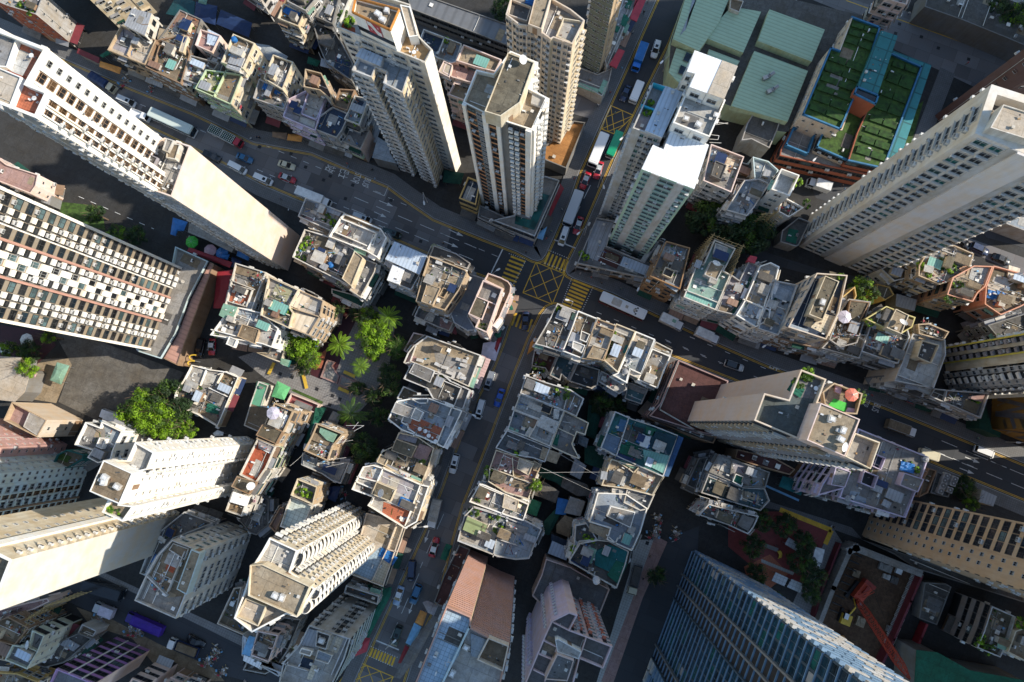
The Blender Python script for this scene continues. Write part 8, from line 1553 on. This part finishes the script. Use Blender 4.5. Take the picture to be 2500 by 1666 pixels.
for i,(x,y,w,h,m) in enumerate(((1100,550,110,60,'rgrey'),(1220,580,50,45,'twhite'),(1110,630,60,40,'rlight'),(840,600,60,60,'rtan'),(880,1030,70,80,'rtan'),(1180,660,60,60,'rdark'),(690,1170,90,40,'torange'),(1150,1100,70,50,'rgrey'))):
	c = P(*px('33',x,y),.5);q = MB();q.box((0,0,.35),(w*K*.1,h*K*.1,.7),GA,m);q.box((.3,.2,.8),(w*K*.05,h*K*.06,.25),GA+.3,m);o = q.build('material_stack');o.location = (c.x,c.y,0)
	tag(o,['broad grey plate stack','white site box','pale slab stack','tan plate on the pit floor','larger tan plate under the boom','dark material stack','orange sheet stack','low grey stack'][i]+' in the construction pit','site stack','material in the pit')
for i,(ps,lb) in enumerate((('240,280 355,350 325,410 205,340','white louvred shelter beside the dark playground trees'),('125,590 235,640 200,715 85,665','left of the two white shelters above the glass tower'),('265,650 370,695 340,775 225,720','right of the two white shelters above the glass tower'))):
	pl_ = ccw(xy(pts('33',ps),2.8));c = cen(pl_);r = thing('park_shelter',(c.x,c.y,0),lb,'shelter','playground shelters');q = MB();q.prism(pl_,2.6,2.8,'tile .62,.64,.66,.8,0');q.build('roof',r)
	for v in inset(pl_,.3):q = MB();q.tube((*v,0),(*v,2.6),.08,'steel',6);q.build('post',r)
a = P(*px('33',165,430),1);r = thing('playground_slide',(a.x,a.y,0),'curved yellow slide on the red play floor','slide');q = MB();pp = [V((-.6,.9,1.6)),V((-.2,.5,1.2)),V((.1,0,.8)),(V((.15,-.5,.45))),V((.0,-1.0,.25))]
for i in range(4):
	for s in (-.3,.3):q.tube(pp[i]+V((s,s*.3,.1)),pp[i+1]+V((s,s*.3,.1)),.1,'tyel',6)
	q.raw([pp[i]+V((-.3,-.1,0)),pp[i]+V((.3,.1,0)),pp[i+1]+V((.3,.1,0)),pp[i+1]+V((-.3,-.1,0))],[(0,1,2,3)],'tyel')
_part('chute',q,False,r);q = MB();q.box((-2.2,1.6,1.5),(3.2,.9,.12),-.35,'dgrey');[q.tube((-2.2+x,1.6+y,0),(-2.2+x,1.6+y,1.5),.06,'dgrey',5) for x in (-1.4,1.4) for y in (-.35,.35)];_part('platform',q,False,r)
a = P(*px('11',780,1290),1);r = thing('playground_slide',(a.x,a.y,0),'red twin slide in the dark park play floor','slide');q = MB();q.box((-1.0,.6,1.2),(1.5,1.3,.3),-.5,'tred');q.box((.6,-.3,.8),(1.7,1.0,.3),-.5,'tred');_part('chute',q,False,r);q = MB();[q.tube((x,y,0),(x,y,1.2),.07,'tyel',5) for x in (-1.5,-.5,.9) for y in (-.2,.6)];_part('frame',q,False,r)
for x,y,lb in ((290,45,'upper white parasol on the round play floor'),(110,122,'lower white parasol on the round play floor')):o = mk('parasol:x',para_('twhite'),P(*px('20',x,y),0)+V((0,0,.02)));tag(o,lb,'parasol')
for ps,lb in (('650,210 725,235 700,270 760,360 740,430 590,370','stepped brick planter wall filled with grey gravel'),('775,345 985,440 950,525 745,440','brick planter wall holding the round bush')):
	pl_ = ccw(xy(pts('21',ps),.5));c = cen(pl_);r = thing('planter',(c.x,c.y,0),lb,'planter');ip = inset(pl_,.35);q = MB();n_ = len(pl_)
	for i in range(n_):
		j = (i+1) % n_;q.face([(*pl_[i],0),(*pl_[j],0),(*pl_[j],.5),(*pl_[i],.5)],'brick');q.face([(*pl_[i],.5),(*pl_[j],.5),(*ip[j],.5),(*ip[i],.5)],'rpink');q.face([(*ip[i],.5),(*ip[j],.5),(*ip[j],.3),(*ip[i],.3)],'brick')
	q.build('rim',r);q = MB();q.face([(*v,.32) for v in ip],'rgrey');q.build('bed',r)
for i,(t,x0,y0,x1,y1,lb) in enumerate((('21',440,350,470,470,'yellow bench strip left in the park plaza'),('21',800,320,900,365,'yellow bench beside the fan palm'),('21',750,465,845,505,'yellow bench below the brick planter'),('21',180,240,130,345,'yellow bench near the small beige annexe'))):
	a,b = P(*px(t,x0,y0),.4),P(*px(t,x1,y1),.4);c = (a+b)/2;d = b-a;r = thing('park_bench',(c.x,c.y,0),lb,'bench','yellow benches in the park',math.atan2(d.y,d.x));q = MB();q.box((0,0,.42),(d.length,.8,.08),0,'tyel');_part('seat',q,False,r)
	for s in (-.4,.4):q = MB();q.box((s*d.length,0,.19),(.2,.6,.38),0,'grey');_part('leg',q,False,r)
def logo():
	bd = BLD['T1'];zt = bd['rz']+7.5;a,b = P(*px('01',880,115),zt),P(*px('01',1215,275),zt);d = (b-a).normalized();n = V((d.y,-d.x,0));L_ = (b-a).length
	org = a+d*L_*.34+n*.06-V((0,0,3.6));W_,H_ = L_*.37,3.4;q = MB();q.obox(org+d*W_,-d*W_,n*.06,V((0,0,H_)),'tred');o = q.build('logo_board',bd['root'])
	q = MB();N_ = 18      
	def pt(s,t):return org+d*W_*s+V((0,0,H_*t))+n*.075
	top = [];bot = []
	for i in range(N_+1):
		s = i/N_;y = 1-(s*.72+.14) if False else .86-.72*s;c = .5+.36*math.sin((s-.5)*math.pi*1.5)*-1;th = .17+.1*math.sin(s*math.pi);top.append(pt(max(.05,min(.95,s*1.0)),min(.97,c+th)));bot.append(pt(max(.05,min(.95,s)),max(.03,c-th)))
	for i in range(N_):q.face([bot[i],bot[i+1],top[i+1],top[i]],'twhite')
	for s,t,w in ((.16,.3,.1),(.74,.72,.1)):q.face([pt(s,t-.07),pt(s+w,t-.1),pt(s+w+.03,t+.05),pt(s,t+.09)],'tpink')
	q.build('logo',o);q = MB();q.obox(a+d*L_-V((0,0,4.9))+n*.03,-d*L_,n*.05,V((0,0,1.2)),'glassd');q.build('window',bd['root'])
	q = MB() 
	rim = [P(*px('01',x,y),zt+.05) for x,y in ((905,-10),(1295,95),(1215,275),(880,115))]
	for i in range(4):q.tube(rim[i]+V((0,0,.5)),rim[(i+1) % 4]+V((0,0,.5)),.09,'wall .5,.22,.05,.6',5);q.tube(rim[i]+V((0,0,.1)),rim[(i+1) % 4]+V((0,0,.1)),.22,'wall .5,.22,.05,.6',5)
	for i in range(4):q.tube(rim[i],rim[i]+V((0,0,.6)),.09,'wall .5,.22,.05,.6',5)
	q.build('railing',bd['root'])
logo()
c = P(*px('20',1712,222),4);r = thing('arches_sign',(c.x,c.y,0),'yellow double arch sign on a post by the timber walkway','sign');q = MB();q.tube((0,0,0),(0,0,4),.12,'steel',6);_part('post',q,False,r)
q = MB();e = V((-G_N.x*.0-.42,-.9,0))   
for k in (-1,1):
	pr = None
	for i in range(13):
		t = math.pi*i/12;p_ = V((-1.5*math.sin(t)+.6,k*.75+.72*math.cos(t),4.1))
		if pr is not None:q.tube(pr,p_,.17,'tyel',6)
		pr = p_
_part('letter',q,False,r);r.rotation_euler = (0,0,GA*.5)
bd = BLD['J1'] 
for i in range(len(bd['poly'])):
	a,b = V(bd['poly'][i]),V(bd['poly'][(i+1) % len(bd['poly'])]);d = (b-a).normalized();n = V((d.y,-d.x));L_ = (b-a).length
	if n.dot(CAM.xy-(a+b)/2) <= 0 or L_ < 4:continue
	for x0,z0,x1,z1,w,m in ((.02,2,.3,12.5,.9,'rlilac'),(.3,12.5,.5,1.5,.7,'rlilac'),(.5,1.5,.62,12.8,1.3,'rlilac'),(.62,7,.98,8.5,1.1,'rlilac'),(.62,10,.98,11.6,1.0,'rbrown'),(.7,4.5,.98,5.6,.9,'rbrown'),(.1,6,.24,2,.5,'tan')):
		A = V((*(a+d*L_*x0+n*.05),z0));Bq = V((*(a+d*L_*x1+n*.05),z1));dr = (Bq-A).normalized();up = V((*n,0)).cross(dr)*w/2;q = MB();q.face([A-up,Bq-up,Bq+up,A+up],m);q.face([A+up,Bq+up,Bq-up,A-up],m);q.build('painted_stripe',bd['root'])
def fan_unit(q):
	q.box((0,0,.55),(1.3,1.3,1.1),0,'lgrey');q.lathe((0,0,1.1),[(.52,0),(.55,.14),(.46,.14),(.45,.03)],'dgrey',14);q.lathe((0,0,1.12),[(.12,0),(.12,.1)],'twhite',8)
	for i in range(4):t = 1.57*i;q.box((.26*math.cos(t),.26*math.sin(t),1.17),(.34,.12,.02),t,'tgrey')
fl = [('23',1625,1245,'X4'),('23',1605,1285,'X4'),('23',1590,1330,'X4'),('23',1570,1380,'X4'),('23',1695,1275,'X4'),('23',1680,1310,'X4'),('23',1650,1370,'X4')]
for i,(t,x,y,b) in enumerate(fl):o = mk('cooling_fan',fan_unit,place(t,x,y,b),GA);tag(o,['topmost fan of the left column','second fan of the left column','third fan of the left column','lowest fan of the left column','topmost fan of the right column','middle fan of the right column','lowest fan of the right column'][i]+' on the plant room roof','cooling fan','round cooling fans')
def condenser(q):q.box((0,0,.6),(2.2,1.2,1.2),0,'lgrey','twhite');[q.lathe((x,0,1.2),[(.42,0),(.45,.12),(.36,.12)],'dgrey',12) for x in (-.55,.55)];q.tube((1.1,.3,.4),(2.0,.3,.1),.07,'pipe')
SP = '03 50 15;03 120 45;03 200 40;03 185 75;03 260 50;03 245 95;03 320 110;03 375 125;03 430 170;03 510 170'.split(';')
for i,s in enumerate(SP):t,x,y = s.split();o = mk('condenser_unit',condenser,place(t,float(x),float(y),'E1s'),GA+rnd.choice((0,1.57)));tag(o,['first','second','third','fourth','fifth','sixth','seventh','eighth','ninth','tenth'][i]+' white condenser from the left on the hall service yard','condenser','condensers behind the green hall')
def duct(q):q.tube((0,0,.3),(0,0,1.2),.5,'steel',10);q.tube((0,0,1.2),(.9,.5,1.5),.45,'steel',10);q.box((-1.0,-.4,.5),(1.2,.9,.9),.4,'steel','lgrey')
for x,y,lb in ((60,690,'angled steel duct on the front green hall roof'),(95,810,'short round steel duct on the front green hall roof')):p = P(*px('03',x,y),9.6);o = mk('roof_duct',duct,p);tag(o,lb,'duct')
for i,(t,x,y,lb) in enumerate((('32',1350,110,'goods pile at the head of the shaded side street'),('32',1345,200,'cardboard goods pile on the shaded side street'),('32',1305,265,'brown goods pile at the reddish pavement strip'),('32',1510,255,'goods pile beside the dark carriageway'),('30',1180,1110,'colourful goods pile beside the violet lorry'),('30',1235,1135,'white goods pile beside the violet lorry'),('30',890,1015,'orange goods pile near the brown roofed kiosk'),('30',1850,1400,'goods pile at the lower left market street'),('30',1985,1490,'goods pile at the end of the market street'),('30',1940,1310,'small teal goods pile on the market street'),('00',1360,790,'red and green goods pile on the upper pavement'),('00',1130,735,'goods pile by the orange shop awning'),('21',830,1260,'white goods pile in the back lane'),('21',790,1380,'longer goods pile in the back lane'),('23',920,530,'red goods pile on the right street pavement'),('10',1720,640,'goods pile in the market lane'))):
	o = mk('goods_pile',heap_,P(*px(t,x,y),0)+V((0,0,.02)),rnd.uniform(0,3),rnd.uniform(.8,1.3));tag(o,lb,'goods pile')
def scaffold(tile,line,h,label,lean=.8):
	ps = [P(*px(tile,*map(float,w.split(','))),h).xy for w in line.split()];c = cen(ps);r = thing('bamboo_scaffold',(c.x,c.y,0),label,'scaffold');g = random.Random(len(label));q = MB()
	for a,b in zip(ps,ps[1:]):
		d = (b-a);L_ = d.length;n_ = max(2,int(L_/1.1))
		for i in range(n_+1):
			p_ = a+d*i/n_;q.tube((p_.x,p_.y,0),(p_.x+g.uniform(-.1,.1),p_.y+g.uniform(-.1,.1),h+g.uniform(.2,1.4)),.055,'bamboo',4)
		for z in [1.5*k for k in range(1,int(h/1.5)+1)]+[h]:q.tube((*(a-d/L_*.6),z),(*(b+d/L_*.6),z+g.uniform(-.2,.2)),.05,'bamboo',4)
	o = q.build('pole_frame',r)
scaffold('12','1700,850 1830,600 2090,700 2000,940',18,'bamboo pole scaffold around the teal roofed block');scaffold('30','200,1160 250,1000 420,880 580,850',13,'bamboo scaffold leaning over the brown old block');scaffold('13','20,410 120,400 170,440',17,'short bamboo stage on the pale blue washed block')
for i,(t,a,b,z,lb) in enumerate((('22',(280,1220),(890,1215),15,'cable strung from red patchwork block to tan terrace'),('22',(470,1060),(890,1300),14.5,'cable sagging across the inner yard to the tan terrace'),('22',(290,1170),(740,1380),14,'lower cable crossing the inner yard'),('21',(320,1160),(460,1030),13,'cable between the barred stair blocks and mint block'))):
	A,Bq = P(*px(t,*a),z),P(*px(t,*b),z-.5);q = MB();n_ = 8
	for k in range(n_):
		f = lambda s:A.lerp(Bq,s)-V((0,0,math.sin(s*math.pi)*.7))-A
		q.tube(f(k/n_),f((k+1)/n_),.035,'lgrey',4,cap=False)
	o = q.build('overhead_cable');o.location = A;tag(o,lb,'cable')
def rack(tile,lines,z,label):
	r = None;q = MB();p0 = P(*px(tile,*lines[0][0]),z)
	for a,b in lines:q.tube(P(*px(tile,*a),z)-p0,P(*px(tile,*b),z)-p0,.06,'lgrey',4)
	o = q.build('drying_frame');o.location = p0;tag(o,label,'drying frame')
rack('21',[((820,800),(980,800)),((890,850),(980,800)),((880,830),(930,770)),((700,960),(880,930)),((640,1110),(820,1085)),((640,1170),(800,1135))],13.5,'pale steel poles jutting from the mint sheeted block');rack('02',[((1795,1270),(1900,1275)),((1795,1240),(1870,1245)),((1870,1245),(1880,1210)),((1880,1210),(1800,1200)),((1860,1110),(1960,1095)),((1870,1090),(1960,1105)),((1760,1280),(1765,1245))],45,'white racks jutting from the mint tower flank');rack('31',[((1710,1440),(1700,1390)),((1750,1440),(1760,1390)),((1715,1390),(1755,1390)),((1730,1390),(1745,1330))],53.5,'white caged ladder on the blue roof deck')
q = MB();g = random.Random(5)
for t,x,y in [('01',460,1490),('01',330,1370),('01',50,1310),('11',620,110),('11',880,155),('11',680,75),('11',1220,290),('11',1485,655),('11',815,275),('00',1240,760),('00',1080,790),('03',1420,330),('03',1190,300),('03',1570,430),('03',1225,215),('03',1840,530),('21',235,340),('21',340,370),('21',560,475),('21',765,565),('21',700,535),('21',675,615),('32',1280,210),('32',1240,330),('32',940,830),('32',880,965),('23',1660,820),('23',1700,835),('11',175,460)]:
	c = P(*px(t,x,y));q.box((c.x,c.y,.05),(.8,.8,.03),GA+.05,'dark')
struct(q.build('manhole_cover'))
# ------------------------------------------------------------------ light,sky,camera
SUN_AZ,SUN_EL = math.radians(3),math.radians(32)   
sd = V((math.cos(SUN_EL)*math.cos(SUN_AZ),math.cos(SUN_EL)*math.sin(SUN_AZ),math.sin(SUN_EL)))
w = bpy.data.worlds.new('World');sc.world = w;w.use_nodes = True;nt = w.node_tree;bg = nt.nodes['Background'];sk = nt.nodes.new('ShaderNodeTexSky');sk.sky_type = 'NISHITA';sk.sun_disc = False
sk.sun_elevation = SUN_EL;sk.sun_rotation = math.atan2(sd.x,sd.y);sk.air_density = 1.4;sk.dust_density = .3;sk.ozone_density = 2.5;nt.links.new(sk.outputs[0],bg.inputs[0]);bg.inputs[1].default_value = .15
ld = bpy.data.lights.new('sun','SUN');ld.energy = 5.0;ld.angle = math.radians(.6);ld.color = (1,.92,.79);lo = bpy.data.objects.new('sun',ld);link(lo);lo.rotation_euler = (-sd).to_track_quat('-Z','Y').to_euler();lo.location = (0,0,200)
cd = bpy.data.cameras.new('camera');co = bpy.data.objects.new('camera',cd);link(co);cd.sensor_width = 36;cd.lens = 36*F/2500;cd.clip_end = 3000;cd.clip_start = 1
co.matrix_world = Matrix.Translation(CAM) @ ROT.to_4x4();sc.camera = co
sc.view_settings.view_transform = 'Standard';sc.view_settings.look = 'None';sc.view_settings.exposure = .4;sc.view_settings.gamma = 1
sc.cycles.use_denoising = True
sc.cycles.max_bounces = 6;sc.cycles.diffuse_bounces = 3;sc.cycles.glossy_bounces = 2;sc.cycles.transmission_bounces = 2;sc.cycles.caustics_reflective = False;sc.cycles.caustics_refractive = False
del BLD['L0']
finish()
